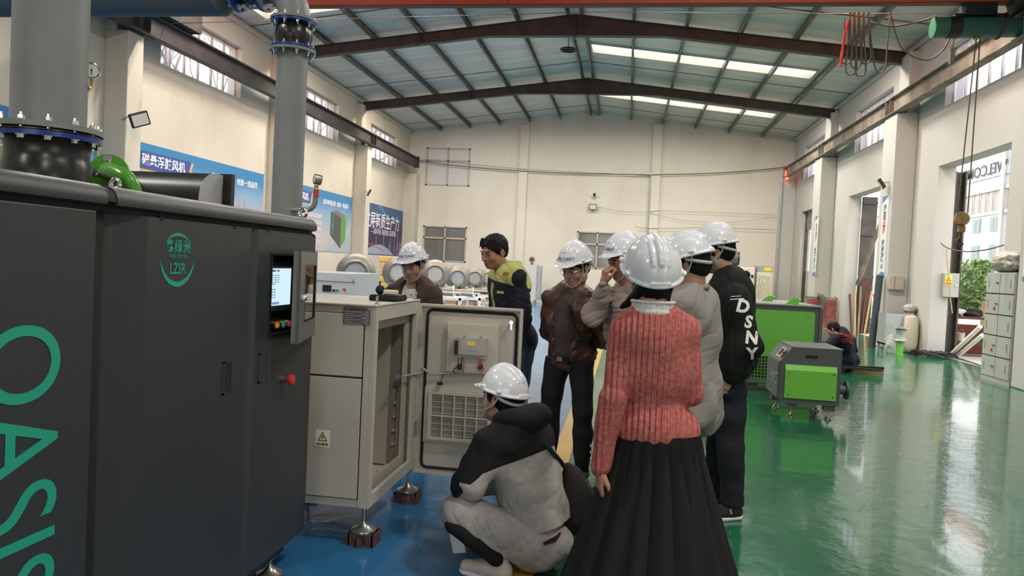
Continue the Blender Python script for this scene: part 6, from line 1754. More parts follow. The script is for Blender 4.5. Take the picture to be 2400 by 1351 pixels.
# ================================================================ people: implicit bodies turned into one surface each
class Field:
    def __init__(s, lo, hi, h):
        s.h = h
        s.lo = np.array(lo, dtype=np.float32)
        n = np.ceil((np.array(hi) - np.array(lo)) / h).astype(int) + 1
        s.n = n
        s.D = np.full(tuple(n), 1.0, dtype=np.float32)
        s.ax = [s.lo[i] + h * np.arange(n[i], dtype=np.float32) for i in range(3)]
    def _sl(s, lo, hi):
        a = np.clip(np.floor((np.array(lo) - s.lo) / s.h).astype(int), 0, s.n)
        b = np.clip(np.ceil((np.array(hi) - s.lo) / s.h).astype(int) + 1, 0, s.n)
        return tuple(slice(int(a[i]), int(b[i])) for i in range(3))
    def _grid(s, sl):
        return (s.ax[0][sl[0]][:, None, None], s.ax[1][sl[1]][None, :, None], s.ax[2][sl[2]][None, None, :])
    def _mix(s, sl, d, k, sub):
        A = s.D[sl]
        if sub:
            hh = np.clip(0.5 - 0.5 * (d + A) / k, 0, 1)
            s.D[sl] = A + (-d - A) * hh + k * hh * (1 - hh)
        else:
            hh = np.clip(0.5 + 0.5 * (d - A) / k, 0, 1)
            s.D[sl] = d + (A - d) * hh - k * hh * (1 - hh)
    def cap(s, a, b, r1, r2, k=0.02, sub=False, flat=None):
        a, b = np.array(a, dtype=np.float32), np.array(b, dtype=np.float32)
        m = max(r1, r2) + 0.05
        sl = s._sl(np.minimum(a, b) - m, np.maximum(a, b) + m)
        X, Y, Z = s._grid(sl)
        ba = b - a
        L2 = float(ba @ ba) + 1e-9
        px, py, pz = X - a[0], Y - a[1], Z - a[2]
        t = np.clip((px * ba[0] + py * ba[1] + pz * ba[2]) / L2, 0, 1)
        d = np.sqrt((px - t * ba[0]) ** 2 + (py - t * ba[1]) ** 2 + (pz - t * ba[2]) ** 2) - (r1 + (r2 - r1) * t)
        s._mix(sl, d, k, sub)
        return s
    def ell(s, c, r, rot=None, k=0.02, sub=False):
        c, r = np.array(c, dtype=np.float32), np.array(r, dtype=np.float32)
        m = float(r.max()) + 0.05
        sl = s._sl(c - m, c + m)
        X, Y, Z = s._grid(sl)
        px, py, pz = X - c[0], Y - c[1], Z - c[2]
        if rot is not None:
            R = np.array(rot.transposed())      # world -> local
            px, py, pz = (R[0][0] * px + R[0][1] * py + R[0][2] * pz, R[1][0] * px + R[1][1] * py + R[1][2] * pz, R[2][0] * px + R[2][1] * py + R[2][2] * pz)
        k0 = np.sqrt((px / r[0]) ** 2 + (py / r[1]) ** 2 + (pz / r[2]) ** 2)
        k1 = np.sqrt((px / r[0] ** 2) ** 2 + (py / r[1] ** 2) ** 2 + (pz / r[2] ** 2) ** 2) + 1e-9
        d = k0 * (k0 - 1) / k1
        s._mix(sl, d, k, sub)
        return s
    def plane(s, p, n, k=0.006):
        """keeps the side the normal points away from"""
        n = np.array(Vector(n).normalized(), dtype=np.float32)
        X, Y, Z = s._grid(tuple(slice(0, int(q)) for q in s.n))
        d = (X - p[0]) * n[0] + (Y - p[1]) * n[1] + (Z - p[2]) * n[2]
        s.D = np.maximum(s.D, d)
        return s
    def folds(s, amp, freq, seed=0, stretch=(1, 1, 1.0)):
        rnd = np.random.RandomState(seed)
        X, Y, Z = s._grid(tuple(slice(0, int(q)) for q in s.n))
        acc = 0
        for i in range(6):
            v = rnd.normal(size=3) * np.array(stretch); v = v / np.linalg.norm(v) * freq * rnd.uniform(.6, 1.5)
            w = rnd.normal(size=3); w = w / np.linalg.norm(w) * freq * .35
            ph = rnd.uniform(0, 6, 2)
            acc = acc + np.sin(X * v[0] + Y * v[1] + Z * v[2] + ph[0] + 1.6 * np.sin(X * w[0] + Y * w[1] + Z * w[2] + ph[1]))
        s.D = s.D + (amp / 2.2) * acc.astype(np.float32)
        if amp >= .0055 and freq < 60:      # creases: narrow valleys between soft ridges, here and there
            crs = 0
            for i in range(4):
                v = rnd.normal(size=3) * np.array((1, 1, 1.3)); v = v / np.linalg.norm(v) * freq * rnd.uniform(1.3, 2.2)
                w = rnd.normal(size=3); w = w / np.linalg.norm(w) * freq * .5
                m_ = rnd.normal(size=3); m_ = m_ / np.linalg.norm(m_) * freq * .3
                ph = rnd.uniform(0, 6, 3)
                g = 1 - np.abs(np.sin(X * v[0] + Y * v[1] + Z * v[2] + ph[0] + 1.3 * np.sin(X * w[0] + Y * w[1] + Z * w[2] + ph[1])))
                crs = crs + g ** 4 * np.clip(np.sin(X * m_[0] + Y * m_[1] + Z * m_[2] + ph[2]) + .3, 0, 1)
            s.D = s.D + (amp * .6) * crs.astype(np.float32)
        return s
    def mesh(s, name):
        D = s.D
        ins = D < 0
        c = np.zeros(tuple(q - 1 for q in D.shape), dtype=np.int8)
        for i in (0, 1):
            for j in (0, 1):
                for k in (0, 1):
                    c += ins[i:D.shape[0] - 1 + i, j:D.shape[1] - 1 + j, k:D.shape[2] - 1 + k]
        act = (c > 0) & (c < 8)
        I = np.argwhere(act)
        idx = np.full(act.shape, -1, dtype=np.int64)
        idx[act] = np.arange(len(I))
        pos = np.zeros((len(I), 3)); cnt = np.zeros(len(I))
        cor = [(i, j, k) for i in (0, 1) for j in (0, 1) for k in (0, 1)]
        for a in cor:
            for b in cor:
                if sum(abs(p - q) for p, q in zip(a, b)) == 1 and a < b:
                    va = D[I[:, 0] + a[0], I[:, 1] + a[1], I[:, 2] + a[2]]; vb = D[I[:, 0] + b[0], I[:, 1] + b[1], I[:, 2] + b[2]]
                    x = (va < 0) != (vb < 0)
                    t = va[x] / (va[x] - vb[x])
                    pa = I[x] + np.array(a); pos[x] += pa + (np.array(b) - np.array(a)) * t[:, None]; cnt[x] += 1
        V = s.lo + s.h * pos / cnt[:, None]
        F = []
        for ax in range(3):
            u, v = [(1, 2), (2, 0), (0, 1)][ax]
            sl0 = [slice(None)] * 3; sl1 = [slice(None)] * 3
            sl0[ax] = slice(0, D.shape[ax] - 1); sl1[ax] = slice(1, D.shape[ax])
            ch = ins[tuple(sl0)] != ins[tuple(sl1)]
            E = np.argwhere(ch)
            ok = (E[:, u] > 0) & (E[:, v] > 0) & (E[:, u] < D.shape[u] - 1) & (E[:, v] < D.shape[v] - 1)
            E = E[ok]
            fl = ins[E[:, 0], E[:, 1], E[:, 2]]
            def cell(du, dv):
                q = E.copy(); q[:, u] -= du; q[:, v] -= dv
                return idx[q[:, 0], q[:, 1], q[:, 2]]
            Q = np.stack([cell(1, 1), cell(0, 1), cell(0, 0), cell(1, 0)], axis=1)
            Q[~fl] = Q[~fl][:, ::-1]
            F.append(Q)
        F = np.concatenate(F)
        F = F[(F >= 0).all(axis=1)]
        me = bpy.data.meshes.new(name)
        me.vertices.add(len(V)); me.vertices.foreach_set('co', V.astype(np.float32).ravel())
        me.loops.add(len(F) * 4); me.loops.foreach_set('vertex_index', F.astype(np.int32).ravel())
        me.polygons.add(len(F)); me.polygons.foreach_set('loop_start', np.arange(0, len(F) * 4, 4, dtype=np.int32))
        me.update(calc_edges=True)
        me.shade_smooth()
        return me
    def build(s, name, m, parent=None):
        me = s.mesh(name)
        me.materials.append(M[m] if isinstance(m, str) else m)
        return link(name, me, parent)

def frame(fwd, up=(0, 0, 1)):
    """columns: right, back(-forward), up -> local head space with the face towards -y"""
    f = Vector(fwd).normalized(); r = f.cross(Vector(up)).normalized(); u = r.cross(f)
    return Matrix((-r, -f, u)).transposed()

class Head:
    """local space: x to the person's right when looking along +x... face towards -y, z up; origin at mid-head"""
    def __init__(s, c, fwd, roll=0.0, sc=1.0):
        s.c = Vector(c); s.R = frame(fwd) @ Matrix.Rotation(roll, 3, 'Y'); s.sc = sc
    def P(s, x, y, z):
        return s.c + s.R @ (Vector((x, y, z)) * s.sc)

def head_field(F, H, face=True, hair_cap=True):
    q = H.sc
    R = H.R
    E = lambda c, r, k=.015, sub=False, rot=None: F.ell(H.P(*c), [x * q for x in r], R if rot is None else R @ rot, k * q, sub)
    Cc = lambda a, b, r1, r2, k=.012, sub=False: F.cap(H.P(*a), H.P(*b), r1 * q, r2 * q, k * q, sub)
    E((0, .018, .032), (.073, .092, .083), .01)
    E((0, -.022, -.038), (.061, .066, .078), .03)
    E((0, -.052, -.088), (.030, .030, .024), .03)          # chin
    for sx in (-1, 1):
        E((sx * .050, .000, -.062), (.016, .034, .028), .03)      # jaw corner
        E((sx * .041, -.056, -.032), (.022, .020, .020), .025)    # cheek
    Cc((-.032, -.080, .019), (.032, -.080, .019), .0085, .0085, .018)   # brow
    for sx in (-1, 1):
        E((sx * .031, -.094, .000), (.0165, .013, .0105), .010, True)   # eye socket
    if face:
        for sx in (-1, 1):
            E((sx * .031, -.0765, .000), (.0145, .0115, .0105), .003)   # lids over the eyeball
            E((sx * .0135, -.093, -.036), (.0085, .009, .007), .006)
        Cc((0, -.082, .006), (0, -.106, -.032), .0065, .0115, .012)
        E((0, -.084, -.0585), (.024, .013, .0065), .007)
        E((0, -.083, -.069), (.020, .012, .0065), .006)
        E((0, -.097, -.0638), (.022, .005, .0016), .003, True)
    for sx in (-1, 1):
        E((sx * .078, .012, -.008), (.0085, .019, .031), .006, rot=Matrix.Rotation(sx * -.35, 3, 'Z'))
        E((sx * .087, .008, -.004), (.004, .010, .018), .004, True, rot=Matrix.Rotation(sx * -.35, 3, 'Z'))

def hand_field(F, w, fdir, palm, thumb_side, curl=.5, q=1.0, spread=.10, bend_fn=None):
    """w wrist point, fdir direction of the fingers, palm the way the palm faces"""
    f = Vector(fdir).normalized(); p = Vector(palm); p = (p - f * p.dot(f)).normalized(); s_ = f.cross(p) * thumb_side
    w = Vector(w)
    F.cap(w - f * .02, w + f * .03, .025 * q, .024 * q, .012)
    for k in range(4):
        a = (k - 1.5) * .0195
        F.cap(w + f * .020 + s_ * a * .7, w + f * .082 * q + s_ * a * q, .0135 * q, .0115 * q, .010)
    ln = [.072, .080, .074, .058]
    tips = []
    for k in range(4):
        o = (1.5 - k)
        base = w + (f * (.086 - .004 * abs(o - .5)) + s_ * o * .0195) * q
        d = (f + s_ * o * spread).normalized()
        cu = curl[k] if hasattr(curl, '__len__') else curl
        a = cu * .75
        seg = [ln[k] * .45, ln[k] * .32, ln[k] * .26]
        rr = [.0096, .0088, .0080, .0068]
        pt = base
        for j in range(3):
            ang = a * (1.0, 2.3, 3.2)[j]
            dd = (d * math.cos(ang) + p * math.sin(ang)).normalized()
            nx = pt + dd * seg[j] * q
            F.cap(pt, nx, rr[j] * q, rr[j + 1] * q, .004)
            pt = nx
        tips.append(pt)
    b = w + (f * .028 + s_ * .024 + p * .006) * q
    t1 = b + (f * .036 + s_ * .026 + p * .014) * q
    t2 = t1 + (f * .030 + s_ * .004 + p * .012) * q
    F.cap(b, t1, .0135 * q, .0110 * q, .010); F.cap(t1, t2, .0108 * q, .0085 * q, .004); F.cap(t2, t2 + (f * .012 + p * .006) * q, .0085 * q, .0075 * q, .003)
    return tips

# one hard hat, modelled once and shared
def hat_mesh():
    F = Field((-.16, -.20, -.05), (.16, .18, .17), .0028)
    F.ell((0, .005, .0), (.1215, .146, .142), k=.001)
    F.plane((0, 0, -.002), (0, 0, -1))
    # three ridges over the crown
    for x, r, hh in ((0, .0125, .0), (-.030, .0075, -.004), (.030, .0075, -.004)):
        prev = None
        for k in range(15):
            a = math.radians(40 + 102 * k / 14)
            pnt = (x, .005 - .1455 * math.cos(a) * .985 * math.sqrt(max(0, 1 - (x / .1215) ** 2)), .141 * math.sin(a) * math.sqrt(1 - (x / .1215) ** 2) + hh)
            if prev: F.cap(prev, pnt, r, r, .010)
            prev = pnt
    # rim and peak
    ring = []
    for k in range(48):
        a = 2 * PI * k / 48
        peak = max(0, math.cos(a + PI)) ** 1.5
        ring.append((.126 * math.sin(a), .005 - (-.150 * math.cos(a)), .0))
    for k in range(48):
        a_, b_ = ring[k], ring[(k + 1) % 48]
        F.cap(a_, b_, .0068, .0068, .006)
    F.ell((0, -.105, -.003), (.098, .088, .0065), Matrix.Rotation(math.radians(8), 3, 'X'), k=.008)
    # side lugs
    for sx in (-1, 1):
        for y in (-.055, .065):
            F.ell((sx * .118, y, .016), (.012, .017, .011), k=.003)
    F.ell((0, .148, .012), (.045, .010, .011), k=.006)
    # hollow it out
    F.ell((0, .005, -.006), (.1165, .141, .138), k=.001, sub=True)
    return F.mesh('hat_shell')
HAT = hat_mesh()
HAT.materials.append(M['helmet'])
HAT_BVH = None
def hat(person, H, tilt=0.0, side=0.0, lift=.045, twist=0.0, sc=.885):
    """hard hat as a part of the person wearing it"""
    R = H.R @ Matrix.Rotation(tilt, 3, 'X') @ Matrix.Rotation(side, 3, 'Y') @ Matrix.Rotation(twist, 3, 'Z')
    T = Matrix.Translation(H.P(0, .006, lift)) @ R.to_4x4() @ Matrix.Scale(H.sc * sc, 4)
    par = thing_part(person, 'hard_hat', T)
    return par
def thing_part(person, name, T):
    me = HAT
    o = bpy.data.objects.new(name, me); COL.objects.link(o)
    o.parent = person
    o.matrix_parent_inverse = world_of(person).inverted()
    o.matrix_basis = T
    return o
def on_hat(o, me, name, m):
    c = bpy.data.objects.new(name, me); COL.objects.link(c)
    me.materials.append(M[m] if isinstance(m, str) else m)
    c.parent = o; c.matrix_parent_inverse = Matrix.Identity(4)
    return c
def hat_text(o, body, size, az, z0, m='navy', sx=1.0, bold=.0004):
    """writes on the dome, centred at azimuth az (0 = over the peak)"""
    me = text_mesh(body, size, 0, 'CENTER', 1.05, bold)
    bm = bmesh.new(); bm.from_mesh(me)
    bmesh.ops.triangulate(bm, faces=bm.faces)
    bmesh.ops.subdivide_edges(bm, edges=[e for e in bm.edges if e.calc_length() > size * .3], cuts=2)
    for v in bm.verts:
        x, y = v.co.x * sx, v.co.y
        zz = z0 + y
        rho = math.sqrt(max(.05, 1 - (zz / .142) ** 2))
        a = az + x / (.134 * rho)
        v.co = Vector((math.sin(a) * .1230 * rho, .005 - math.cos(a) * .1475 * rho, zz))
    bm.to_mesh(me); bm.free()
    return on_hat(o, me, 'hat_lettering', m)
_shared = {}
def hat_lettering(o, az=0.0, body='OASIS TURBO', key='front'):
    if (key, az) in _shared:
        c = _shared[(key, az)].copy(); COL.objects.link(c); c.parent = o; return c
    c = hat_text(o, body, .030, az, .040, sx=.92)
    _shared[(key, az)] = c
    return c
def straps(person, hatobj, H, front=True, back=True, knob=False, m='strap'):
    """webbing from the rim to the chin, and the nape cradle"""
    mb = MB()
    for sx in (-1, 1):
        P = [H.P(sx * .089, -.035, .045), H.P(sx * .083, -.030, .0), H.P(sx * .072, -.040, -.05), H.P(sx * .052, -.062, -.092), H.P(0, -.075, -.112)]
        mb.tube(P, .0042, n=6, smooth=4)
        if back:
            P = [H.P(sx * .088, .055, .040), H.P(sx * .086, .03, -.01), H.P(sx * .073, -.030, -.052)]
            mb.tube(P, .0042, n=6, smooth=4)
    c = mb.build('chin_strap', m, hatobj, True, 80)
    mb = MB()
    P = [H.P(-.088, .02, .035), H.P(-.084, .07, .012), H.P(-.05, .108, -.005), H.P(0, .120, -.010), H.P(.05, .108, -.005), H.P(.084, .07, .012), H.P(.088, .02, .035)]
    mb.tube(P, .009, n=8, smooth=4)
    c = mb.build('head_band', 'strap', hatobj, True, 80)
    if knob:
        mb = MB(); a = (H.P(0, .13, -.012) - H.P(0, .12, -.010)).normalized()
        mb.lathe([(.020, 0), (.022, .004), (.022, .016), (.018, .020)], H.P(0, .124, -.010), a, 18); mb.build('adjusting_knob', mat('knob_green', (.12, .20, .15), .5), hatobj)
def hair_part(person, H, seed=0, back=True, volume=1.0, fringe=False, low=-.02, name='hair', h=.004):
    lo = Vector([min(H.c[i] for _ in (0,)) - .16 for i in range(3)]); hi = Vector([H.c[i] + .16 for i in range(3)])
    F = Field(lo, hi, h)
    q = H.sc
    F.ell(H.P(0, .022, .034), [x * q for x in (.0795 * volume, .0985 * volume, .090 * volume)], H.R, .01)
    if back: F.ell(H.P(0, .045, -.012), [x * q for x in (.072, .070, .060)], H.R, .02)
    for sx in (-1, 1): F.ell(H.P(sx * .074, -.008, .012), [x * q for x in (.009, .022, .030)], H.R, .008)
    if fringe:
        for k in range(7):
            x = (k - 3) * .019
            F.cap(H.P(x, -.040, .095), H.P(x * 1.05 + .003, -.074, .042 - .010 * (k % 2)), .012 * q, .004 * q, .006)
    # clear the face and keep everything above the nape
    F.ell(H.P(0, -.085, -.035), [x * q for x in (.068, .082, .088)], H.R, .006, True)
    for sx in (-1, 1): F.ell(H.P(sx * .080, .014, -.012), [x * q for x in (.016, .022, .034)], H.R, .004, True)
    n = H.R @ Vector((0, -.25, -1)); F.plane(H.P(0, .06, -.075 + low), n)
    F.folds(.0022, 260, seed, (1, 1, .25))
    return F.build(name, 'hair', person)
def face_parts(person, H, glasses=False, look=(0, 0)):
    for sx in (-1, 1):
        c = H.P(sx * .031, -.0762, -.001)
        e = MB().sph(c, .0112 * H.sc, 14, 10).build('eye', 'eyewhite', person, True)
        f = H.R @ Vector((look[0], -1, -.35 + look[1])).normalized()
        MB().sph(c + f * .0062 * H.sc, .0060 * H.sc, 10, 8).build('iris', 'iris', e, True)
        MB().tube([H.P(sx * .0165, -.0905, .0185), H.P(sx * .031, -.0895, .0245), H.P(sx * .047, -.078, .0190)], [.0026, .0036, .0018], n=6, smooth=4).build('eyebrow', 'hair', person, True)
        MB().tube([H.P(sx * .0175, -.0860, .0030), H.P(sx * .031, -.0905, .0070), H.P(sx * .045, -.0805, .0015)], [.0010, .0015, .0010], n=5, smooth=4).build('eyelash', 'hair', person, True)
    mb = MB(); mb.sph(H.P(0, -.0895, -.0590), (.0205 * H.sc, .0080 * H.sc, .0036 * H.sc), mtx=H.R); mb.sph(H.P(0, -.0885, -.0688), (.0175 * H.sc, .0080 * H.sc, .0042 * H.sc), mtx=H.R); mb.build('lips', 'lip', person, True)
    if glasses:
        mb = MB()
        for sx in (-1, 1):
            c = [H.P(sx * .034 + .0235 * math.cos(a), -.099 + .004 * abs(math.cos(a)), -.004 + .0165 * math.sin(a)) for a in [2 * PI * k / 20 for k in range(20)]]
            mb.tube(c, .0013, n=6, closed=True)
            mb.tube([H.P(sx * .0575, -.096, .002), H.P(sx * .074, -.06, .003), H.P(sx * .081, .0, .002)], .0016, n=6)
        mb.tube([H.P(-.0105, -.099, .001), H.P(0, -.104, .004), H.P(.0105, -.099, .001)], .0013, n=6)
        g = mb.build('glasses', 'steel', person, True)

def lerp(a, b, t): return Vector(a) + (Vector(b) - Vector(a)) * t

def bounds(pts, m=.2):
    a = np.array([[*p] for p in pts]); return a.min(0) - m, a.max(0) + m

def torso(F, J, s=0.0, k=.05, belly=0.0, wide=1.0, k_extra=0):
    """chest to hips as blended ellipsoids; J: neck, chest, waist, pelvis, fwd, side"""
    R = J['R']
    up1 = (Vector(J['neck']) - Vector(J['waist'])).normalized()
    Rt = frame(R @ Vector((0, -1, 0)), up1)
    q = J.get('q', 1.0)
    F.ell(lerp(J['waist'], J['neck'], .62), ((.155 * wide + s) * q, (.105 + s) * q, (.19 + s) * q), Rt, k)
    F.ell(lerp(J['waist'], J['neck'], .80), ((.165 * wide + s) * q, (.085 + s) * q, (.10 + s) * q), Rt, k)
    F.ell(lerp(J['waist'], J['neck'], .22), ((.138 * wide + s) * q, (.100 + s + belly) * q, (.15 + s) * q), Rt, k)
    F.ell(J['pelvis'], ((.152 * wide + s) * q, (.110 + s + belly * .4) * q, (.13 + s) * q), frame(R @ Vector((0, -1, 0)), (Vector(J['waist']) - Vector(J['pelvis'])).normalized()), k)
def arm(F, J, side, s=0.0, k=.03, cuff=1.0, to_wrist=True):
    S, E_, Wr = J['sh' + side], J['el' + side], J['wr' + side]
    q = J.get('q', 1.0)
    if s > .02: k = .014
    F.cap(S, E_, (.050 + s) * q, (.038 + s) * q, k)
    F.cap(E_, lerp(E_, Wr, cuff), (.038 + s) * q, (.026 + s * .8) * q, k * .7)
    F.cap(lerp(J['neck'], S, .35), S, (.045 + s * .6) * q, (.052 + s) * q, k)
def leg(F, J, side, s=0.0, k=.04, cuff=1.0):
    q = J.get('q', 1.0)
    Hp, K, A = J['hip' + side], J['kn' + side], J['an' + side]
    F.cap(Hp, K, (.080 + s) * q, (.050 + s) * q, k)
    F.cap(K, lerp(K, A, .4), (.050 + s) * q, (.048 + s) * q, k * .5)
    F.cap(lerp(K, A, .35), lerp(K, A, cuff), (.050 + s) * q, (.034 + s) * q, k * .5)
def shoe(person, J, side, m, sole='paper', big=1.0):
    A = Vector(J['an' + side]); d = Vector(J.get('toe' + side, J['R'] @ Vector((0, -1, 0)))); d.z = 0; d.normalize()
    z0 = J.get('ground', 0.0)
    F = Field(A - Vector((.3, .3, .2)), A + Vector((.3, .3, .12)), .006)
    heel = Vector((A.x, A.y, z0 + .045)) - d * .03; toe = Vector((A.x, A.y, z0 + .036)) + d * .155
    F.cap(heel, lerp(heel, toe, .5), .040, .042, .02); F.cap(lerp(heel, toe, .45), toe, .043, .032, .02)
    F.cap(Vector((A.x, A.y, z0 + .05)), Vector((A.x, A.y, z0 + .095)), .040, .038, .03)
    F.plane((0, 0, z0 + .018), (0, 0, -1))
    sh = F.build('shoe', m, person)
    F = Field(A - Vector((.3, .3, .2)), A + Vector((.3, .3, .05)), .005)
    F.cap(heel - Vector((0, 0, .02)), lerp(heel, toe, .5) - Vector((0, 0, .02)), .042, .044, .01); F.cap(lerp(heel, toe, .45) - Vector((0, 0, .02)), toe - Vector((0, 0, .012)), .045, .035, .01)
    F.plane((0, 0, z0 + .001), (0, 0, -1)); F.plane((0, 0, z0 + .024), (0, 0, 1))
    F.build('sole', sole, sh)
    return sh

def stand(x, y, yaw, h=1.70, lean=0.0, neck=None, stance=.10, shw=.165):
    """joints of a standing figure; yaw: direction faced, 0 = towards +y, measured clockwise from above in radians to +x"""
    q = h / 1.72
    f = Vector((math.sin(yaw), math.cos(yaw), 0)); r = Vector((math.cos(yaw), -math.sin(yaw), 0))
    o = Vector((x, y, 0))
    def L(a, b, c): return o + (r * a + f * b) * q + Vector((0, 0, c * q))
    J = {'q': q, 'f': f, 'r': r, 'L': L}
    J['R'] = frame(f)
    ln = lean
    J['pelvis'] = L(0, 0, .93); J['waist'] = L(0, .02 + ln * .15, 1.06); J['neck'] = L(0, .0 + ln * .55, 1.44 - ln * .06)
    if neck is not None: J['neck'] = Vector(neck); J['waist'] = lerp(J['pelvis'], J['neck'], .24) + f * .01
    nk = J['neck']
    for s, sx in (('R', 1), ('L', -1)):
        J['sh' + s] = nk + (r * sx * shw + f * .0) * q - Vector((0, 0, .042 * q))
        J['el' + s] = J['sh' + s] + (r * sx * .045 - f * .02) * q - Vector((0, 0, .27 * q))
        J['wr' + s] = J['el' + s] + (r * sx * .01 + f * .05) * q - Vector((0, 0, .25 * q))
        J['hip' + s] = L(sx * .085, 0, .90); J['kn' + s] = L(sx * stance, .02, .49); J['an' + s] = L(sx * stance, -.02, .085)
    return J

def build_body(name, label, J, H, skin='skin', face=True, hands=(), glasses=False, res=.0055, group=None, look=(0, 0)):
    """one continuous body mesh under an Empty at the feet"""
    p = thing(name, label, 'person', (J['pelvis'][0], J['pelvis'][1], 0), group=group)
    pts = [Vector(J[k]) for k in J if k[:2] in ('sh', 'el', 'wr', 'hi', 'kn', 'an', 'ne', 'pe', 'wa')] + [H.c]
    lo, hi = bounds(pts, .17)
    F = Field(lo, hi, res)
    torso(F, J, -.012); 
    for s in 'RL':
        arm(F, J, s, -.004); leg(F, J, s, -.006)
    q = J['q']
    F.cap(Vector(J['neck']) - Vector((0, 0, .03)), H.P(0, .018, -.06), .062 * q, .056 * q, .035)
    head_field(F, H, face)
    for hs in hands:
        hand_field(F, *hs[0], **hs[1])
    for s in 'RL':   # feet
        A = Vector(J['an' + s]); d = Vector(J.get('toe' + s, J['f'])); d.z = 0; d.normalize()
        F.cap(A, A - Vector((0, 0, .04)) - d * .01, .032, .03, .02); F.cap(A - Vector((0, 0, .045)), A - Vector((0, 0, .055)) + d * .12, .028, .02, .02)
    b = F.build('body', skin, p)
    if face: face_parts(p, H, glasses, look)
    return p
def relaxed_hand(J, s, palm=None, curl=.55):
    r = J['r'] * (1 if s == 'R' else -1)
    d = (Vector(J['wr' + s]) - Vector(J['el' + s])).normalized()
    return ((J['wr' + s], d, (-r) if palm is None else palm, 1), dict(curl=curl, q=J['q']))
def cloth(name, J, person, m, parts, s, hem=None, res=.006, folds=(.004, 45, 1), cuff=(1, 1), legcuff=1.0, belly=0.0, wide=1.0, cuts=(), extra=None, post=None):
    keys = []
    if 'torso' in parts: keys += ['neck', 'waist', 'pelvis']
    if 'R' in parts: keys += ['shR', 'elR', 'wrR']
    if 'L' in parts: keys += ['shL', 'elL', 'wrL']
    if 'legs' in parts: keys += ['pelvis', 'hipR', 'hipL', 'knR', 'knL', 'anR', 'anL']
    lo, hi = bounds([J[k] for k in keys], .23)
    F = Field(lo, hi, res)
    if 'torso' in parts: torso(F, J, s, belly=belly, wide=wide)
    if 'legs' in parts:
        q = J['q']
        F.ell(J['pelvis'], ((.150 * wide + s) * q, (.115 + s) * q, (.13 + s) * q), J['R'], .04)
        leg(F, J, 'R', s, cuff=legcuff); leg(F, J, 'L', s, cuff=legcuff)
    if extra: extra(F)
    if hem is not None: F.plane((0, 0, hem), (0, 0, -1))
    if 'R' in parts: arm(F, J, 'R', s, cuff=cuff[0])
    if 'L' in parts: arm(F, J, 'L', s, cuff=cuff[1])
    if post: post(F)
    if folds: F.folds(*folds)
    for c in cuts: F.plane(*c)
    return F.build(name, m, person)
def stick_text(body, size, origin, right, up, target, m, parent, name='lettering', off=.0012, sx=1.0, bold=0.0):
    """lettering laid onto a cloth surface by dropping it along its own normal"""
    me = text_mesh(body, size, 0, 'CENTER', 1.0, bold)
    r = Vector(right).normalized(); u = Vector(up); u = (u - r * u.dot(r)).normalized(); n = r.cross(u)
    bm = bmesh.new(); bm.from_mesh(me); bmesh.ops.triangulate(bm, faces=bm.faces)
    for _ in range(2):
        bmesh.ops.subdivide_edges(bm, edges=[e for e in bm.edges if e.calc_length() > size * .16], cuts=1)
        bmesh.ops.triangulate(bm, faces=bm.faces)
    tm = target.data; W = world_of(target)
    bv = BVHTree.FromPolygons([W @ v.co for v in tm.vertices], [p.vertices[:] for p in tm.polygons])
    for v in bm.verts:
        p = Vector(origin) + r * v.co.x * sx + u * v.co.y + n * .25
        hit = bv.ray_cast(p, -n, .6)
        v.co = (hit[0] + hit[1] * off + n * off) if hit[0] is not None else p - n * .25
    bm.to_mesh(me); bm.free()
    me.materials.append(M[m] if isinstance(m, str) else m)
    return link(name, me, parent)

def fabric(name, col, rough=.85, bump=.35, bscale=180, var=.2, vscale=6, bdist=.003, **k):
    return mat(name, col, rough, spec=.25, bump=bump, bscale=bscale, var=var, vscale=vscale, bdist=bdist, **k)
# ================================================================ the cast
def toward(o, d): return o
F_ = fabric
C = {
 'blazer': F_('brown_blazer_cloth', (.085, .052, .045), bump=.3), 'tee': F_('white_tee', (.62, .60, .55), bump=.2), 'dark_tr': F_('dark_trousers', (.020, .017, .019), bump=.3),
 'navy': F_('navy_twill', (.016, .017, .030), bump=.3), 'lime': F_('lime_twill', (.50, .52, .16), bump=.3), 'jeans': F_('blue_jeans', (.035, .055, .10), bump=.4),
 'leather': mat('brown_leather', (.058, .024, .016), .36, spec=.45, bump=.5, bscale=35, bdist=.006, var=.45, vscale=7, var_col=(.10, .045, .028)),
 'taupe': F_('taupe_cotton', (.30, .235, .205), .7, bump=.4, bscale=60, var=.15), 'plaid': F_('dark_plaid', (.05, .038, .038)), 'grey': F_('grey_linen', (.30, .275, .26), bump=.5, bscale=90, var=.15),
 'blackc': F_('black_cotton', (.012, .011, .011), bump=.3, var=.3), 'blacktr': F_('black_trousers', (.018, .019, .026), bump=.3), 'hoodie': F_('grey_melange', (.40, .37, .345), bump=.5, bscale=240, var=.16, vscale=40),
 'khaki': F_('cream_trousers', (.60, .54, .46)), 'skirt': F_('black_tulle', (.009, .009, .009), .9, bump=.2), 'lace': mat('white_lace', (.62, .60, .58), .7, bump=1.0, bscale=120, bdist=.006),
}
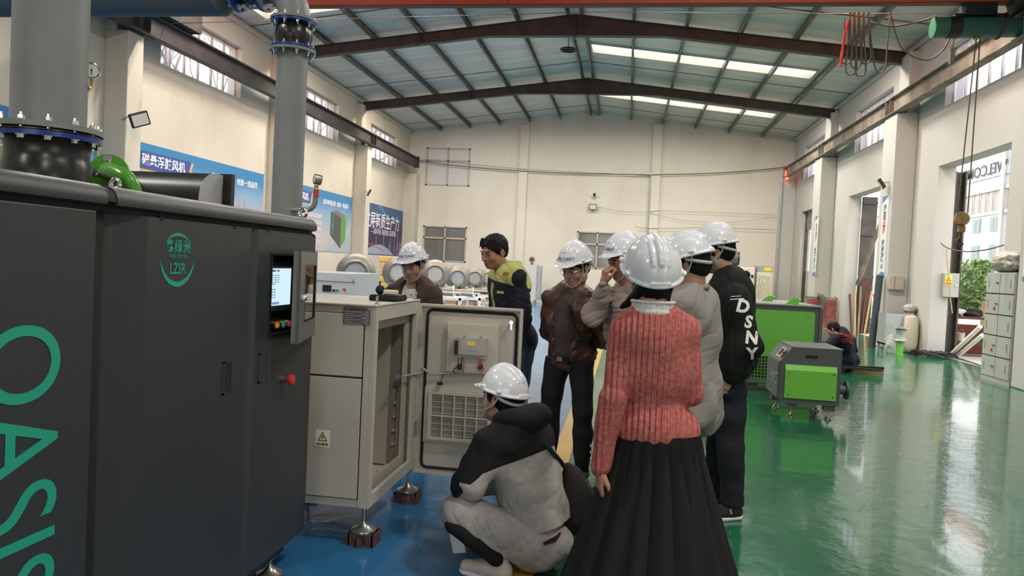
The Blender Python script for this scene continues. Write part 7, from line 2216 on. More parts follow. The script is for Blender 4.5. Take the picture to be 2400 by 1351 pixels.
# ribbed coral knit
rk = mat('coral_rib_knit', (.42, .095, .085), .85, spec=.2, var=.35, vscale=60, var_col=(.56, .19, .17)); nt = rk.node_tree
_tc = nt.nodes.new('ShaderNodeTexCoord'); _wv = nt.nodes.new('ShaderNodeTexWave'); _wv.inputs['Scale'].default_value = 14; _wv.inputs['Distortion'].default_value = 1.2; _wv.inputs['Detail'].default_value = 1; _wv.inputs['Detail Scale'].default_value = .6
_mp = nt.nodes.new('ShaderNodeMapping'); _mp.inputs['Scale'].default_value = (1, .35, .03); nt.links.new(_tc.outputs['Object'], _mp.inputs[0]); nt.links.new(_mp.outputs[0], _wv.inputs[0])
_nz = nt.nodes.new('ShaderNodeTexNoise'); _nz.inputs['Scale'].default_value = 160; nt.links.new(_tc.outputs['Object'], _nz.inputs['Vector'])
_ad = nt.nodes.new('ShaderNodeMath'); _ad.operation = 'MULTIPLY_ADD'; _ad.inputs[1].default_value = .35; nt.links.new(_nz.outputs['Fac'], _ad.inputs[0]); nt.links.new(_wv.outputs[0], _ad.inputs[2])
_bp = nt.nodes.new('ShaderNodeBump'); _bp.inputs['Strength'].default_value = .9; _bp.inputs['Distance'].default_value = .008; nt.links.new(_ad.outputs[0], _bp.inputs['Height']); nt.links.new(_bp.outputs[0], nt.nodes['Principled BSDF'].inputs['Normal'])
C['coral'] = rk
# fine check shirt
pk = C['plaid'].node_tree
_b = pk.nodes['Principled BSDF']; _t = pk.nodes.new('ShaderNodeTexCoord'); _c = pk.nodes.new('ShaderNodeTexChecker'); _c.inputs['Scale'].default_value = 130; _c.inputs['Color1'].default_value = (.045, .034, .036, 1); _c.inputs['Color2'].default_value = (.085, .062, .060, 1)
pk.links.new(_t.outputs['Object'], _c.inputs['Vector']); pk.links.new(_c.outputs[0], _b.inputs['Base Color'])
yaw_of = lambda fx, fy: math.atan2(fx, fy)

# ---- man in the brown blazer behind the cabinet
D = 5.65
nk = AY(969, 676, D + .06)
J = stand(nk.x, D + .16, yaw_of(-.12, -1), 1.66, neck=nk, shw=.170)
H = Head(AY(968, 622, D - .02), (-.16, -1, -.30), roll=-.05)
p = build_body('person', 'man in a brown blazer and white T-shirt looking down behind the beige cabinet', J, H, 'skin', hands=[relaxed_hand(J, s) for s in 'RL'])
ho = hat(p, H, tilt=-.12, side=-.04, lift=.048); hat_lettering(ho, 0.0); straps(p, ho, H)
hair_part(p, H, 1, low=-.01)
cloth('t_shirt', J, p, C['tee'], ('torso',), .006, hem=.86, folds=(.002, 40, 3), extra=lambda F: F.ell(H.P(0, -.02, -.155), (.068, .066, .030), H.R, .01, True))
fr_ = J['f']
def lapels(F):
    n0 = Vector(J['neck']) + fr_ * .12
    F.cap(n0 + Vector((0, 0, .06)), n0 + Vector((0, 0, -.20)), .078, .072, .01, sub=True)
    F.cap(n0 + Vector((0, 0, -.20)), n0 + Vector((0, 0, -.60)), .072, .05, .01, sub=True)
cloth('blazer', J, p, C['blazer'], ('torso', 'R', 'L'), .030, hem=.74, folds=(.008, 28, 4), extra=lapels, wide=1.06)
cloth('trousers', J, p, C['dark_tr'], ('legs',), .016, res=.008, folds=(.005, 30, 5), cuts=[((0, 0, .07), (0, 0, -1)), ((0, 0, .98), (0, 0, 1))])
for s in 'RL': shoe(p, J, s, 'black')

# ---- worker in navy and lime, bare-headed
D = 5.3
nk = AY(1192, 640, D)
J = stand(nk.x + .08, D + .02, yaw_of(-.80, -.50), 1.72, neck=nk, shw=.165)
H = Head(AY(1157, 590, D - .06), (-.60, -.76, -.30), roll=.04)
p = build_body('person', 'bare-headed black-haired worker in a navy jacket with lime yoke, leaning in', J, H, 'skin_d', hands=[relaxed_hand(J, s) for s in 'RL'], look=(0, 0))
hair_part(p, H, 2, fringe=True, volume=1.03, low=-.02)
zy = nk.z - .075
cut_n = Vector((.10, .0, 1))
JK = dict(s=.030, folds=(.008, 28, 8), hem=.78)
def opening(F):
    c = Vector(J['neck']) + J['f'] * .115
    F.cap(c + Vector((0, 0, .10)), c + Vector((0, 0, .02)), .050, .035, .01, sub=True)
cloth('jacket', J, p, C['navy'], ('torso', 'R', 'L'), .030, hem=.80, folds=(.008, 28, 8), extra=opening)
cloth('yoke', J, p, C['lime'], ('torso', 'R', 'L'), .0335, folds=(.008, 28, 8), extra=opening, cuts=[((nk.x, D, zy), (-.18, .0, -1)), (J['shL'] + J['r'] * -.055, J['r'] * -1), (J['shR'] + J['r'] * .055, J['r'])])
F = Field(Vector(J['neck']) - Vector((.2, .2, .12)), Vector(J['neck']) + Vector((.2, .2, .16)), .005)
for k in range(16):
    a = 2 * PI * k / 16; b = 2 * PI * (k + 1) / 16
    q_ = lambda t: Vector(J['neck']) + (J['r'] * .078 * math.sin(t) + J['f'] * (.078 * math.cos(t) + .005)) + Vector((0, 0, .045 - .028 * math.cos(t)))
    if k not in (0, 15): F.cap(q_(a), q_(b), .017, .017, .012)
F.build('collar', C['lime'], p)
def on_cloth(obj, axis_pt, d, off=.003):
    bv = BVHTree.FromPolygons([world_of(obj) @ q.co for q in obj.data.vertices], [q.vertices[:] for q in obj.data.polygons])
    h = bv.ray_cast(Vector(axis_pt) + d * .6, -d, 1.0)
    return (h[0] + d * off) if h[0] is not None else Vector(axis_pt) + d * .12
jk = [o for o in p.children if o.name.startswith('jacket')][0]
dd = (J['f'] + J['r'] * .10).normalized()
P = [on_cloth(jk, lerp(J['neck'], J['pelvis'], t_), dd, -.004) for t_ in (.16, .3, .45, .6, .75, .9)]
MB().tube(P, .016, n=8, smooth=4).build('front_placket', C['lime'], p, True)
def flap(u, v, w_, h_, m, nm):
    o_ = AY(u, v, D - .3)
    bv = BVHTree.FromPolygons([world_of(jk) @ q.co for q in jk.data.vertices], [q.vertices[:] for q in jk.data.polygons])
    d_ = (o_ - CAM).normalized(); h = bv.ray_cast(CAM, d_, 12)
    if h[0] is None: return
    n = h[1]; r = n.cross(Vector((0, 0, 1))).normalized()
    MB().box(h[0] + n * .004, (w_, .008, h_), mtx=Matrix((r, n, r.cross(n))).transposed(), bevel=.002).build(nm, m, p)
flap(1174, 686, .060, .018, C['lime'], 'pocket_flap')
stick_text('鑫绿洲', .030, AY(1176, 643, D - .2), (.55, -.80, -.05), (0, 0, 1), [o for o in p.children if o.name.startswith('yoke')][0], 'red', p, 'chest_embroidery')
cloth('trousers', J, p, C['jeans'], ('legs',), .020, res=.008, folds=(.006, 30, 5), cuts=[((0, 0, .07), (0, 0, -1)), ((0, 0, .98), (0, 0, 1))])
cloth('t_shirt', J, p, C['grey'], ('torso',), .008, hem=.9, res=.008, folds=None)
for s in 'RL': shoe(p, J, s, 'black')

# ---- man in the brown leather jacket
D = 5.0
nk = AY(1345, 694, D + .03)
J = stand(nk.x - .01, D + .10, yaw_of(-.38, -.92), 1.66, neck=nk, shw=.160, stance=.13)
for s, sx in (('R', 1), ('L', -1)):      # hands clasped behind the back
    J['el' + s] = J['sh' + s] + J['r'] * sx * .065 - J['f'] * .09 - Vector((0, 0, .24)); J['wr' + s] = Vector(J['pelvis']) + J['r'] * sx * .06 - J['f'] * .15 + Vector((0, 0, .06))
H = Head(AY(1349, 628, D - .04), (-.52, -.80, -.34), roll=.0)
p = build_body('person', 'man in a brown leather jacket with glasses and hard hat, hands behind his back', J, H, 'skin', hands=[relaxed_hand(J, s) for s in 'RL'], glasses=True)
ho = hat(p, H, tilt=-.08, lift=.048); hat_lettering(ho, 0.0); straps(p, ho, H); hair_part(p, H, 3, low=-.01)
cloth('shirt', J, p, C['plaid'], ('torso',), .012, hem=.80, folds=(.002, 40, 3), belly=.02)
cloth('belt', J, p, M['blackmatte'], ('torso',), .022, folds=None, belly=.02, res=.005, cuts=[((0, 0, .822), (0, 0, -1)), ((0, 0, .858), (0, 0, 1))])
MB().box(Vector(J['pelvis']) * 1 + J['f'] * .155 + Vector((0, 0, .840 - J['pelvis'].z)), (.042, .008, .030), mtx=frame(J['f'])).build('belt_buckle', 'steel', p)
def front_open(J, w0, w1, r0=0.0, dep=.16):
    def g(F):
        o_ = J['f'] * dep + J['r'] * r0
        a, b, c = Vector(J['neck']) + o_ + Vector((0, 0, .05)), lerp(J['waist'], J['neck'], .35) + o_, Vector(J['pelvis']) + o_ + Vector((0, 0, -.25))
        F.cap(a, b, w0, w1, .01, sub=True); F.cap(b, c, w1, w1 * 1.15, .01, sub=True)
    return g
cloth('leather_jacket', J, p, C['leather'], ('torso', 'R', 'L'), .032, hem=.70, folds=(.012, 26, 12), extra=front_open(J, .075, .088, .01, .165), wide=1.05)
MB().tube([nk + J['r'] * -.085 + J['f'] * .02 + Vector((0, 0, .035)), nk + J['f'] * .085 - J['r'] * .02 + Vector((0, 0, -.05)), nk + J['f'] * .125 + J['r'] * -.05 + Vector((0, 0, -.17)), nk + J['f'] * .14 - J['r'] * .13 + Vector((0, 0, -.28))], .016, n=8, smooth=4).build('bag_strap', 'blackmatte', p, True)
F = Field(nk - Vector((.2, .2, .12)), nk + Vector((.2, .2, .16)), .006)
q_ = lambda t: nk + (J['r'] * .088 * math.sin(t) + J['f'] * (.080 * math.cos(t))) + Vector((0, 0, .028 - .025 * math.cos(t)))
for k in range(2, 14): F.cap(q_(2 * PI * k / 16), q_(2 * PI * (k + 1) / 16), .019, .019, .012)
F.build('jacket_collar', C['leather'], p)
cloth('trousers', J, p, C['dark_tr'], ('legs',), .018, folds=(.005, 30, 5), cuts=[((0, 0, .07), (0, 0, -1)), ((0, 0, .835), (0, 0, 1))], legcuff=1)
for s in 'RL': shoe(p, J, s, 'black')

# ---- man in the taupe jacket with a hand at his eye
D = 4.7
nk = AY(1474, 690, D)
J = stand(nk.x + .03, D + .05, yaw_of(-.80, -.45), 1.70, neck=nk, shw=.165)
J['elR'] = AY(1392, 742, D - .02); J['shR'] = AY(1436, 702, D + .04); J['wrR'] = AY(1414, 668, D - .12)
H = Head(AY(1462, 612, D - .04), (-.80, -.48, -.24), roll=.05)
p = build_body('person', 'older man in a taupe jacket and hard hat, raising a fist to his eye', J, H, 'skin_d', hands=[((J['wrR'], (.12, -.12, 1), (.8, .35, 0), -1), dict(curl=[.9, 1.0, 1.05, 1.1])), relaxed_hand(J, 'L')])
ho = hat(p, H, tilt=-.10, lift=.048); hat_lettering(ho, -.12); straps(p, ho, H); hair_part(p, H, 4, low=-.01)
cloth('jacket', J, p, C['taupe'], ('torso', 'R', 'L'), .032, hem=.66, folds=(.013, 30, 14), wide=1.06, cuff=(.93, 1), extra=front_open(J, .055, .05, .0, .165))
cloth('shirt', J, p, C['grey'], ('torso',), .012, res=.008, hem=.86, folds=None)
F = Field(nk - Vector((.2, .2, .12)), nk + Vector((.2, .2, .16)), .006)
for k in range(2, 14): F.cap(q_(2 * PI * k / 16), q_(2 * PI * (k + 1) / 16), .020, .020, .012)
F.build('jacket_collar', C['taupe'], p)
cloth('trousers', J, p, C['dark_tr'], ('legs',), .018, res=.009, folds=(.005, 30, 5), cuts=[((0, 0, .07), (0, 0, -1)), ((0, 0, .93), (0, 0, 1))])
for s in 'RL': shoe(p, J, s, 'black')

# ---- man in the grey shirt, seen from behind
D = 3.8
nk = AY(1622, 698, D)
J = stand(AY(1628, 860, D).x, D + .02, yaw_of(-.86, .38), 1.68, neck=nk, shw=.150)
H = Head(AY(1612, 626, D), (-.90, .32, -.30), roll=.04)
p = build_body('person', 'man in a light grey collarless shirt and hard hat, right of the coral sweater', J, H, 'skin', hands=[relaxed_hand(J, s) for s in 'RL'])
ho = hat(p, H, tilt=.0, lift=.046); hat_lettering(ho, 0.0); straps(p, ho, H, knob=True); hair_part(p, H, 5)
cloth('shirt', J, p, C['grey'], ('torso', 'R', 'L'), .026, hem=.66, folds=(.011, 30, 17), extra=lambda F: F.ell(J['pelvis'] - Vector((0, 0, .12)), (.165, .15, .17), J['R'], .05))
F = Field(nk - Vector((.2, .2, .12)), nk + Vector((.2, .2, .16)), .005)
q2 = lambda t: nk + (J['r'] * .072 * math.sin(t) + J['f'] * (.070 * math.cos(t))) + Vector((0, 0, .040 - .018 * math.cos(t)))
for k in range(1, 15): F.cap(q2(2 * PI * k / 16), q2(2 * PI * (k + 1) / 16), .012, .012, .010)
F.build('band_collar', C['grey'], p)
cloth('trousers', J, p, C['khaki'], ('legs',), .010, res=.009, folds=(.004, 30, 5), cuts=[((0, 0, .07), (0, 0, -1)), ((0, 0, .78), (0, 0, 1))])
for s in 'RL': shoe(p, J, s, 'black')

# ---- man in the black jacket with white letters down the sleeve
D = 4.65
nk = AY(1716, 662, D)
J = stand(AY(1703, 900, D).x, D, yaw_of(-.93, .12), 1.76, neck=nk, shw=.175, stance=.09)
J['shL'] = AY(1722, 702, D - .17); J['elL'] = AY(1742, 812, D - .22); J['wrL'] = AY(1712, 878, D - .20)
J['shR'] = AY(1712, 694, D + .17); J['elR'] = AY(1715, 805, D + .2); J['wrR'] = AY(1696, 880, D - .10)
J['hipL'] = AY(1706, 925, D - .08); J['knL'] = AY(1712, 1048, D - .10); J['anL'] = AY(1716, 1170, D - .08)
J['hipR'] = AY(1690, 925, D + .10); J['knR'] = AY(1684, 1045, D + .12); J['anR'] = AY(1684, 1150, D + .14)
for s in 'RL': J['an' + s].z = .09
H = Head(AY(1676, 592, D), (-.94, .10, -.20), roll=.03)
J['toeL'] = Vector((-.85, -.35, 0)); J['toeR'] = Vector((-.9, .2, 0))
p = build_body('person', 'tall man in a black jacket with white letters down the sleeve, hands clasped', J, H, 'skin', hands=[((J['wrL'], (-.45, -.1, -.9), (-.3, .9, 0), -1), dict(curl=[.5, .6, .65, .7])), ((J['wrR'], (-.25, -.35, -.9), (.5, -.8, 0), 1), dict(curl=[.7, .8, .8, .8]))], glasses=True)
ho = hat(p, H, tilt=-.02, lift=.048); hat_lettering(ho, 0.25); straps(p, ho, H); hair_part(p, H, 6, volume=1.03)
def puff(F):
    F.cap(J['shL'], J['elL'], .088, .095, .03); F.cap(J['elL'], lerp(J['elL'], J['wrL'], .6), .092, .070, .03)
    F.cap(J['elL'], lerp(J['elL'], J['wrL'], .97), .080, .036, .02)
    F.ell(Vector(J['waist']) + Vector((0, 0, -.02)), (.185, .165, .16), J['R'], .05)
jk = cloth('jacket', J, p, C['blackc'], ('torso', 'R', 'L'), .038, hem=.80, folds=(.010, 24, 19), post=puff, cuff=(.98, .98), wide=1.05)
F = Field(nk - Vector((.2, .2, .12)), nk + Vector((.2, .2, .16)), .006)
q3 = lambda t: nk + (J['r'] * .078 * math.sin(t) + J['f'] * (.076 * math.cos(t))) + Vector((0, 0, .030 - .018 * math.cos(t)))
for k in range(0, 16): F.cap(q3(2 * PI * k / 16), q3(2 * PI * (k + 1) / 16), .024, .024, .012)
F.build('stand_collar', C['blackc'], p)
cv = (CAM - J['elL']).normalized()
for (ch, u, v, rot) in (('D', 1741, 720, -.20), ('S', 1754, 757, -.14), ('N', 1762, 794, -.06), ('Y', 1763, 832, .08)):
    o_ = AY(u, v, D - .33); rr = Vector((math.cos(rot), .0, math.sin(rot))); 
    stick_text(ch, .094 if ch != 'D' else .100, o_, rr - cv * rr.dot(cv), (-math.sin(rot), 0, math.cos(rot)), jk, 'paper', p, 'sleeve_letter', .0016, .92, .004)
for (u, v, w_) in ((1729, 695, .050), (1731, 701, .068)):
    o_ = AY(u, v, D - .33); stick_text('—', w_, o_, (.97, 0, .12), (-.12, 0, 1), jk, 'paper', p, 'sleeve_bar', .0016, 1.1, .0)
cloth('trousers', J, p, C['blacktr'], ('legs',), .024, folds=(.006, 32, 25), cuts=[((0, 0, .085), (0, 0, -1)), ((0, 0, .98), (0, 0, 1))])
for s in 'RL':
    sh = shoe(p, J, s, 'blackmatte')
    if s == 'L':
        d = J['toeL'].normalized(); nn = Vector((-d.y, d.x, 0)); nn = nn if nn.y < 0 else -nn
        a0 = Vector((J['anL'].x, J['anL'].y, .058)) + d * .03
        stick_text('S', .034, a0 + nn * .03, d if nn.cross(d).z > 0 else -d, (0, 0, 1), sh, 'paper', sh, 'shoe_logo', .0012)

# ---- woman in the coral sweater, back to us
D = 3.05
nk = AY(1529, 738, D)
J = stand(AY(1540, 1000, D).x, D + .02, yaw_of(-.22, 1), 1.58, neck=nk, shw=.135)
J['pelvis'] = AY(1542, 1010, D + .02); J['waist'] = AY(1540, 925, D + .01)
J['shL'] = AY(1468, 782, D - .01); J['shR'] = AY(1606, 782, D + .03)
J['elL'] = AY(1436, 935, D - .06); J['wrL'] = AY(1408, 1096, D - .05)
J['elR'] = AY(1618, 925, D + .04); J['wrR'] = AY(1590, 930, D + .26)
H = Head(AY(1527, 648, D + .04), (-.22, .95, -.10), roll=.05, sc=.98)
hL = ((J['wrL'], (-.03, .02, -1), (.9, .35, .1), 1), dict(curl=[.42, .5, .58, .66], q=.92, spread=.05))
p = build_body('person', 'woman in a coral ribbed sweater and long black skirt standing with her back turned', J, H, 'skin', hands=[hL, relaxed_hand(J, 'R')])
ho = hat(p, H, tilt=-.60, lift=.030, sc=.99); hat_lettering(ho, 0.0); straps(p, ho, H)
def on_hat_label():
    me = text_mesh('CHINA HAT', .0075, 0, 'CENTER', 1.0, .0)
    bm = bmesh.new(); bm.from_mesh(me)
    for v in bm.verts:
        a = PI + v.co.x / .146; v.co = Vector((math.sin(a) * .1235, .005 - math.cos(a) * .1490, .020 + v.co.y))
    bm.to_mesh(me); bm.free(); on_hat(ho, me, 'hat_label', 'red')
    mb = MB(); P = []
    for k in range(40):
        t = 2 * PI * k / 40; xx = .026 * max(-1, min(1, 1.25 * math.cos(t))); zz = .0075 * max(-1, min(1, 1.25 * math.sin(t)))
        a = PI + xx / .146; P.append(Vector((math.sin(a) * .1235, .005 - math.cos(a) * .1500, .0225 + zz)))
    mb.tube(P, .0007, n=5, closed=True); o = mb.build('label_outline', 'red'); me = o.data; bpy.data.objects.remove(o); me.materials.clear(); on_hat(ho, me, 'label_outline', 'red')
on_hat_label()
# hair: a dark sheaf falling behind the left shoulder
F = Field(H.c - Vector((.2, .2, .26)), H.c + Vector((.2, .2, .16)), .005)
F.ell(H.P(0, .022, .010), (.078, .090, .075), H.R, .01); F.ell(H.P(.0, .045, -.045), (.070, .052, .060), H.R, .03)
for k in range(6):
    a = (k - 3) / 3
    F.cap(H.P(.030 + a * .02, .05, -.05), AY(1492 - 8 * k, 712 + 2.0 * k, D + .03 + .01 * k), .026, .007, .012)
F.cap(H.P(-.05, .05, -.04), AY(1565, 712, D + .04), .026, .010, .02)
F.folds(.0025, 170, 3, (1, 1, .2)); F.ell(H.P(0, -.085, -.03), (.068, .080, .085), H.R, .006, True)
F.build('hair', 'hair', p)
F = Field(nk - Vector((.2, .2, .12)), nk + Vector((.2, .2, .16)), .004)
q4 = lambda t, rr, zz: nk + (J['r'] * rr * math.sin(t) + J['f'] * (rr * .95 * math.cos(t))) + Vector((0, 0, zz))
for k in range(24):
    for (rr, zz, r_) in ((.078, .012, .014), (.074, .034, .011), (.078 + .006 * (k % 2), .052, .007)): F.cap(q4(2 * PI * k / 24, rr, zz), q4(2 * PI * (k + 1) / 24, rr, zz), r_, r_, .006)
F.build('lace_collar', C['lace'], p)
hz = AY(1542, 1030, D).z
sw = cloth('sweater', J, p, C['coral'], ('torso', 'R', 'L'), .014, res=.005, hem=hz, folds=(.004, 30, 27), cuff=(.98, .98),
           extra=lambda F: F.ell(Vector(J['pelvis']) + Vector((0, 0, .0)), (.163, .120, .12), J['R'], .04), post=lambda F: (F.cap(J['elL'], lerp(J['elL'], J['wrL'], .98), .050, .037, .02)))
MB().lathe([(.168, 0), (.172, .01), (.170, .05), (.164, .058)], (0, 0, 0), n=40) if False else None
# gathered skirt of tulle
mb = MB(); bm = mb.bm
c0 = Vector(J['pelvis']); n = 150; rows = 26
rings = []
for i in range(rows + 1):
    f = i / rows; z = hz + .03 - f * (hz + .03 - .09)
    rx = .158 + .015 * f ** .3 + .170 * f ** 1.15; ry = .118 + .02 * f ** .3 + .165 * f ** 1.15
    cx_ = c0.x - .010 * f + .006; cy_ = c0.y - .005
    row = []
    for k in range(n):
        a = 2 * PI * k / n
        am = (.003 + .010 * f ** .8)
        w_ = am * (math.sin(23 * a + 1.2 * math.sin(2 * a)) + .5 * math.sin(11 * a + 2 * f))
        row.append(bm.verts.new((cx_ + (rx + w_) * math.cos(a), cy_ + (ry + w_) * math.sin(a), z)))
    rings.append(row)
for i in range(rows):
    for k in range(n):
        bm.faces.new((rings[i][k], rings[i][(k + 1) % n], rings[i + 1][(k + 1) % n], rings[i + 1][k]))
sk = mb.build('skirt', C['skirt'], p, True, 180)
# sheer outer layer
mb = MB(); bm = mb.bm; rings = []
for i in range(rows + 1):
    f = i / rows; z = hz + .01 - f * (hz + .01 - .06)
    rx = .166 + .225 * f ** 1.05; ry = .126 + .21 * f ** 1.05
    row = [bm.verts.new((c0.x + .004 + (rx + .02 * f * math.sin(17 * 2 * PI * k / n + 1)) * math.cos(2 * PI * k / n), c0.y + (ry + .02 * f * math.sin(17 * 2 * PI * k / n + 1)) * math.sin(2 * PI * k / n), z)) for k in range(n)]
    rings.append(row)
for i in range(rows):
    for k in range(n): bm.faces.new((rings[i][k], rings[i][(k + 1) % n], rings[i + 1][(k + 1) % n], rings[i + 1][k]))
mb.build('tulle_layer', glass_mat('sheer_tulle', (.025, .025, .025), .55, .9), sk, True, 180)
for s in 'RL': shoe(p, J, s, 'black')
# bangle and the cuff beads
w_ = Vector(J['wrL']); MB().torus(w_ + Vector((0, 0, -.006)), .034, .0028, (.15, .1, 1), 32, 8).build('bangle', 'gold', p, True)
for k in range(3): MB().sph(AY(1385, 1046 + k * 15, D - .06), .0055, 10, 8).build('cuff_bead', 'chrome', p, True)
# the phone she holds
a, b = AY(1428, 1105, D - .02), AY(1440, 1178, D - .02)
ph = thing('mobile_phone', 'dark red mobile phone held in the left hand of the woman in the skirt', 'phone', (a + b) / 2)
pc = AY(1428, 1148, D + .0)
pm = Matrix.Rotation(math.radians(-12), 3, 'Y') @ Matrix.Rotation(math.radians(62), 3, 'Z')
MB().box(pc, (.010, .072, .135), mtx=pm, bevel=.003).build('phone_case', mat('dark_red_case', (.05, .015, .014), .35), ph)
MB().box(pc + pm @ Vector((.0056, .0, .0)), (.001, .066, .126), mtx=pm).build('phone_screen', 'black', ph)

# ---- crouching man in the two-tone hoodie
D = 3.5
nk = AY(1208, 992, 3.56)
fx = Vector((-.86, .50, 0)).normalized()
J = {'q': .98, 'f': fx, 'r': Vector((fx.y, -fx.x, 0)), 'R': frame(fx)}
J['neck'] = nk; J['waist'] = AY(1243, 1170, 3.52); J['pelvis'] = AY(1256, 1262, 3.52)
J['shL'] = AY(1150, 1048, 3.44); J['shR'] = AY(1250, 1030, 3.70)
J['elL'] = AY(1104, 1135, 3.36); J['wrL'] = AY(1100, 1172, 3.52)
J['elR'] = AY(1180, 1130, 3.86); J['wrR'] = AY(1110, 1150, 3.86)
J['hipL'] = AY(1238, 1268, 3.44); J['hipR'] = AY(1268, 1262, 3.62)
J['knL'] = AY(1072, 1200, 3.34); J['knR'] = AY(1120, 1210, 3.82)
J['anL'] = AY(1168, 1318, 3.36); J['anR'] = AY(1256, 1310, 3.66)
J['anL'].z = .10; J['anR'].z = .10
J['toeL'] = Vector((-.95, .15, 0)); J['toeR'] = Vector((-.75, .5, 0))
H = Head(AY(1176, 936, 3.62), (-.84, .50, .02), roll=-.05)
p = build_body('person', 'man in a black and grey hoodie crouching in front of the open cabinet door', J, H, 'skin_d', hands=[((J['wrL'], (-.6, .5, -.3), (0, 0, -1), 1), dict(curl=.5)), ((J['wrR'], (-.8, -.2, -.2), (0, 0, -1), -1), dict(curl=.5))])
ho = hat(p, H, tilt=-.13, lift=.044); hat_lettering(ho, 0.0); straps(p, ho, H, knob=False)
hair_part(p, H, 8, volume=.985)
F = Field(H.c - Vector((.01, .01, .01)), H.c, .02)
def hips(F, e=0.0):
    F.ell(AY(1262, 1235, 3.53), (.165 + e, .155 + e, .13 + e), frame(fx), .06)
    F.cap(AY(1228, 1075, 3.55), AY(1252, 1180, 3.54), .150 + e, .158 + e, .06)
    F.cap(J['shL'], J['elL'], .078 + e, .070 + e, .03)
    if e == 0: F.cap(J['elL'], J['wrL'], .066, .046, .03)
cn, cp = Vector((.42, -.10, -1)).normalized(), AY(1200, 1083, 3.42)
hem_n = Vector((.30, 0, -1))
hemp = AY(1200, 1262, 3.4)
cl = dict(folds=(.006, 28, 33), res=.006)
low = cloth('hoodie', J, p, C['hoodie'], ('torso', 'R', 'L'), .030, cuts=[(hemp, hem_n)], post=hips, **cl)
def cut_black(nm, s):
    return cloth(nm, J, p, C['blackc'], ('torso', 'R', 'L'), s, cuts=[(cp, cn)], post=lambda F: hips(F, .004), **cl)
up = cut_black('hoodie_yoke', .0335)
# left upper sleeve is black too, the hood lies bunched behind the neck
F = Field(J['elL'] - Vector((.2, .2, .15)), J['shL'] + Vector((.2, .2, .2)), .006)
F.cap(J['shL'], lerp(J['shL'], J['elL'], .95), .088, .084, .03); F.cap(lerp(J['shL'], J['elL'], .9), AY(1090, 1142, 3.34), .080, .066, .03); F.folds(.004, 60, 5); F.plane(AY(1120, 1120, 3.36), Vector((1.0, 0, -.95))); F.build('sleeve_panel', C['blackc'], p)
F = Field(nk - Vector((.3, .3, .2)), nk + Vector((.3, .3, .2)), .006)
for k in range(20):
    g_ = lambda t: nk + (J['r'] * .100 * math.sin(t) - fx * (.020 + .092 * math.cos(t))) + Vector((0, 0, .030 + .02 * math.cos(t)))
    if k not in (9, 10): F.cap(g_(2 * PI * k / 20), g_(2 * PI * (k + 1) / 20), .034 + .014 * math.cos(2 * PI * k / 20), .034 + .014 * math.cos(2 * PI * (k + 1) / 20), .03)
F.ell(nk - fx * .10 + Vector((0, 0, -.05)), (.105, .055, .085), J['R'], .05); F.folds(.006, 34, 6)
F.build('hood', C['blackc'], p)
def seat(F):
    F.ell(AY(1262, 1272, 3.53), (.165, .165, .115), frame(fx), .05)
    F.cap(J['hipL'], J['knL'], .098, .070, .04); F.cap(J['hipR'], J['knR'], .098, .070, .04)
tr = cloth('sweatpants', J, p, C['hoodie'], ('legs',), .020, folds=(.006, 30, 35), extra=seat, cuts=[((0, 0, .02), (0, 0, -1))], legcuff=.93)
F = Field(J['anL'] - Vector((.3, .3, .15)), J['knL'] + Vector((.3, .3, .15)), .006)
a, b = J['knL'] + Vector((-.005, -.045, -.045)), J['anL'] + Vector((-.01, -.035, .01))
F.cap(a, b, .040, .036, .02); F.folds(.003, 40, 7); F.build('black_leg_panel', C['blackc'], p)
MB().prism([AY(1240, 1280, 3.355), AY(1290, 1268, 3.37), AY(1313, 1257, 3.40), AY(1300, 1272, 3.38), AY(1262, 1283, 3.355)], (.0, .06, .0)).build('pocket_opening', 'blackmatte', p)
for s in 'RL': shoe(p, J, s, C['khaki'])
# sheet of paper under his knee, and the sling bag on his back
tag(MB().prism([AY(1053, 1250, 3.45), AY(1084, 1262, 3.45), AY(1092, 1296, 3.45), AY(1062, 1298, 3.45)], (0, .0012, 0)).build('paper_sheet', 'paper'), 'sheet of white paper held down beside the crouching man\'s knee', 'paper')
t = thing('sling_bag', 'black sling bag hanging from the crouching man\'s shoulder behind his back', 'bag', AY(1350, 1170, 3.62))
F = Field(AY(1350, 1170, 3.62) - Vector((.2, .15, .3)), AY(1350, 1170, 3.62) + Vector((.2, .15, .25)), .005)
F.cap(AY(1342, 1120, 3.62), AY(1352, 1205, 3.62), .055, .080, .04); F.ell(AY(1350, 1190, 3.60), (.095, .060, .130), None, .04); F.cap(AY(1330, 1095, 3.62), AY(1345, 1130, 3.62), .022, .05, .03); F.folds(.003, 30, 9)
F.build('bag_body', 'blackmatte', t)
MB().tube([AY(1262, 1018, 3.50), AY(1288, 1052, 3.46), AY(1312, 1080, 3.56), AY(1330, 1105, 3.62)], .011, n=8, smooth=5).build('strap', 'blackmatte', t, True)
MB().tube([AY(1375, 1120, 3.57), AY(1392, 1160, 3.56), AY(1396, 1205, 3.57), AY(1385, 1240, 3.57)], .0025, n=6, smooth=5).build('zip', 'wire', t, True)
MB().torus(AY(1303, 1071, 3.53), .009, .002, (0, 1, 0), 16, 6).build('ring', 'brass', t, True)

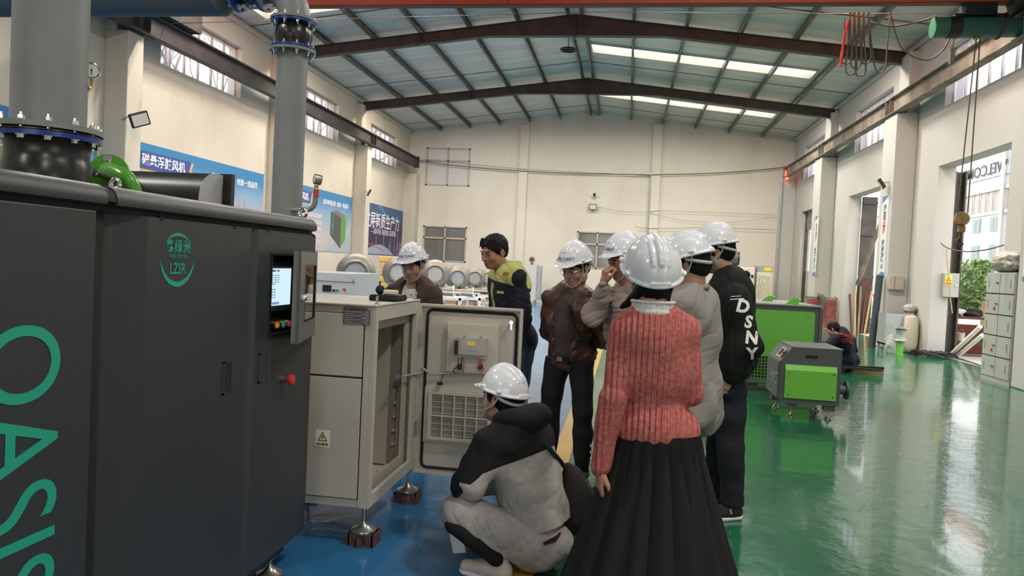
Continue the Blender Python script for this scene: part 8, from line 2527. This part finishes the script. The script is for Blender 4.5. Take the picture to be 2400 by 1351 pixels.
# ---- worker squatting by the small machine far back
D = 12.75
nk = AY(1968, 785, D)
fx = Vector((-.93, .38, 0)).normalized()
J = {'q': 1.0, 'f': fx, 'r': Vector((fx.y, -fx.x, 0)), 'R': frame(fx)}
J['neck'] = nk; J['waist'] = AY(1985, 825, D); J['pelvis'] = AY(1990, 848, D)
J['shL'] = AY(1958, 797, D - .16); J['shR'] = AY(1992, 797, D + .16); J['elL'] = AY(1936, 815, D - .2); J['wrL'] = AY(1922, 806, D - .1); J['elR'] = AY(1998, 822, D + .25); J['wrR'] = AY(1930, 812, D + .2)
J['hipL'] = AY(1988, 852, D - .1); J['hipR'] = AY(1990, 852, D + .1); J['knL'] = AY(1945, 832, D - .15); J['knR'] = AY(1948, 832, D + .2); J['anL'] = AY(1978, 864, D - .15); J['anR'] = AY(1985, 864, D + .15)
J['anL'].z = J['anR'].z = .09
H = Head(AY(1952, 772, D), (-.85, .40, -.45))
p = build_body('person', 'worker in a navy jacket with yellow collar squatting behind the small green machine', J, H, 'skin_d', hands=[((J['wrL'], (-1, 0, -.2), (0, 0, -1), 1), dict(curl=.5))], res=.008)
hair_part(p, H, 9, h=.006)
jk = cloth('jacket', J, p, C['navy'], ('torso', 'R', 'L'), .040, folds=(.008, 26, 40), res=.009, cuts=[(J['pelvis'] + Vector((0, 0, -.02)), (0, 0, -1))])
F = Field(nk - Vector((.25, .25, .15)), nk + Vector((.25, .25, .15)), .008)
for k in range(16):
    g_ = lambda t: nk + (J['r'] * .110 * math.sin(t) + J['f'] * (.085 * math.cos(t))) + Vector((0, 0, .005))
    F.cap(g_(2 * PI * k / 16), g_(2 * PI * (k + 1) / 16), .030, .030, .02)
F.build('collar', C['lime'], p)
cloth('trousers', J, p, C['navy'], ('legs',), .025, res=.009, folds=(.005, 30, 5), cuts=[((0, 0, .05), (0, 0, -1))])
for s in 'RL': shoe(p, J, s, 'black', sole='black')
cpt_ = AY(1984, 793, D - .5)
vd = (CAM - cpt_).normalized(); rr = Vector((0, 0, 1)).cross(vd).normalized()
for (s_, z_, sz) in (('鑫绿洲', .02, .075), ('LZSR', -.06, .07)):
    stick_text(s_, sz, cpt_ + Vector((0, 0, z_)), rr, (0, 0, 1), jk, 'red', p, 'back_lettering', .003, bold=.002)
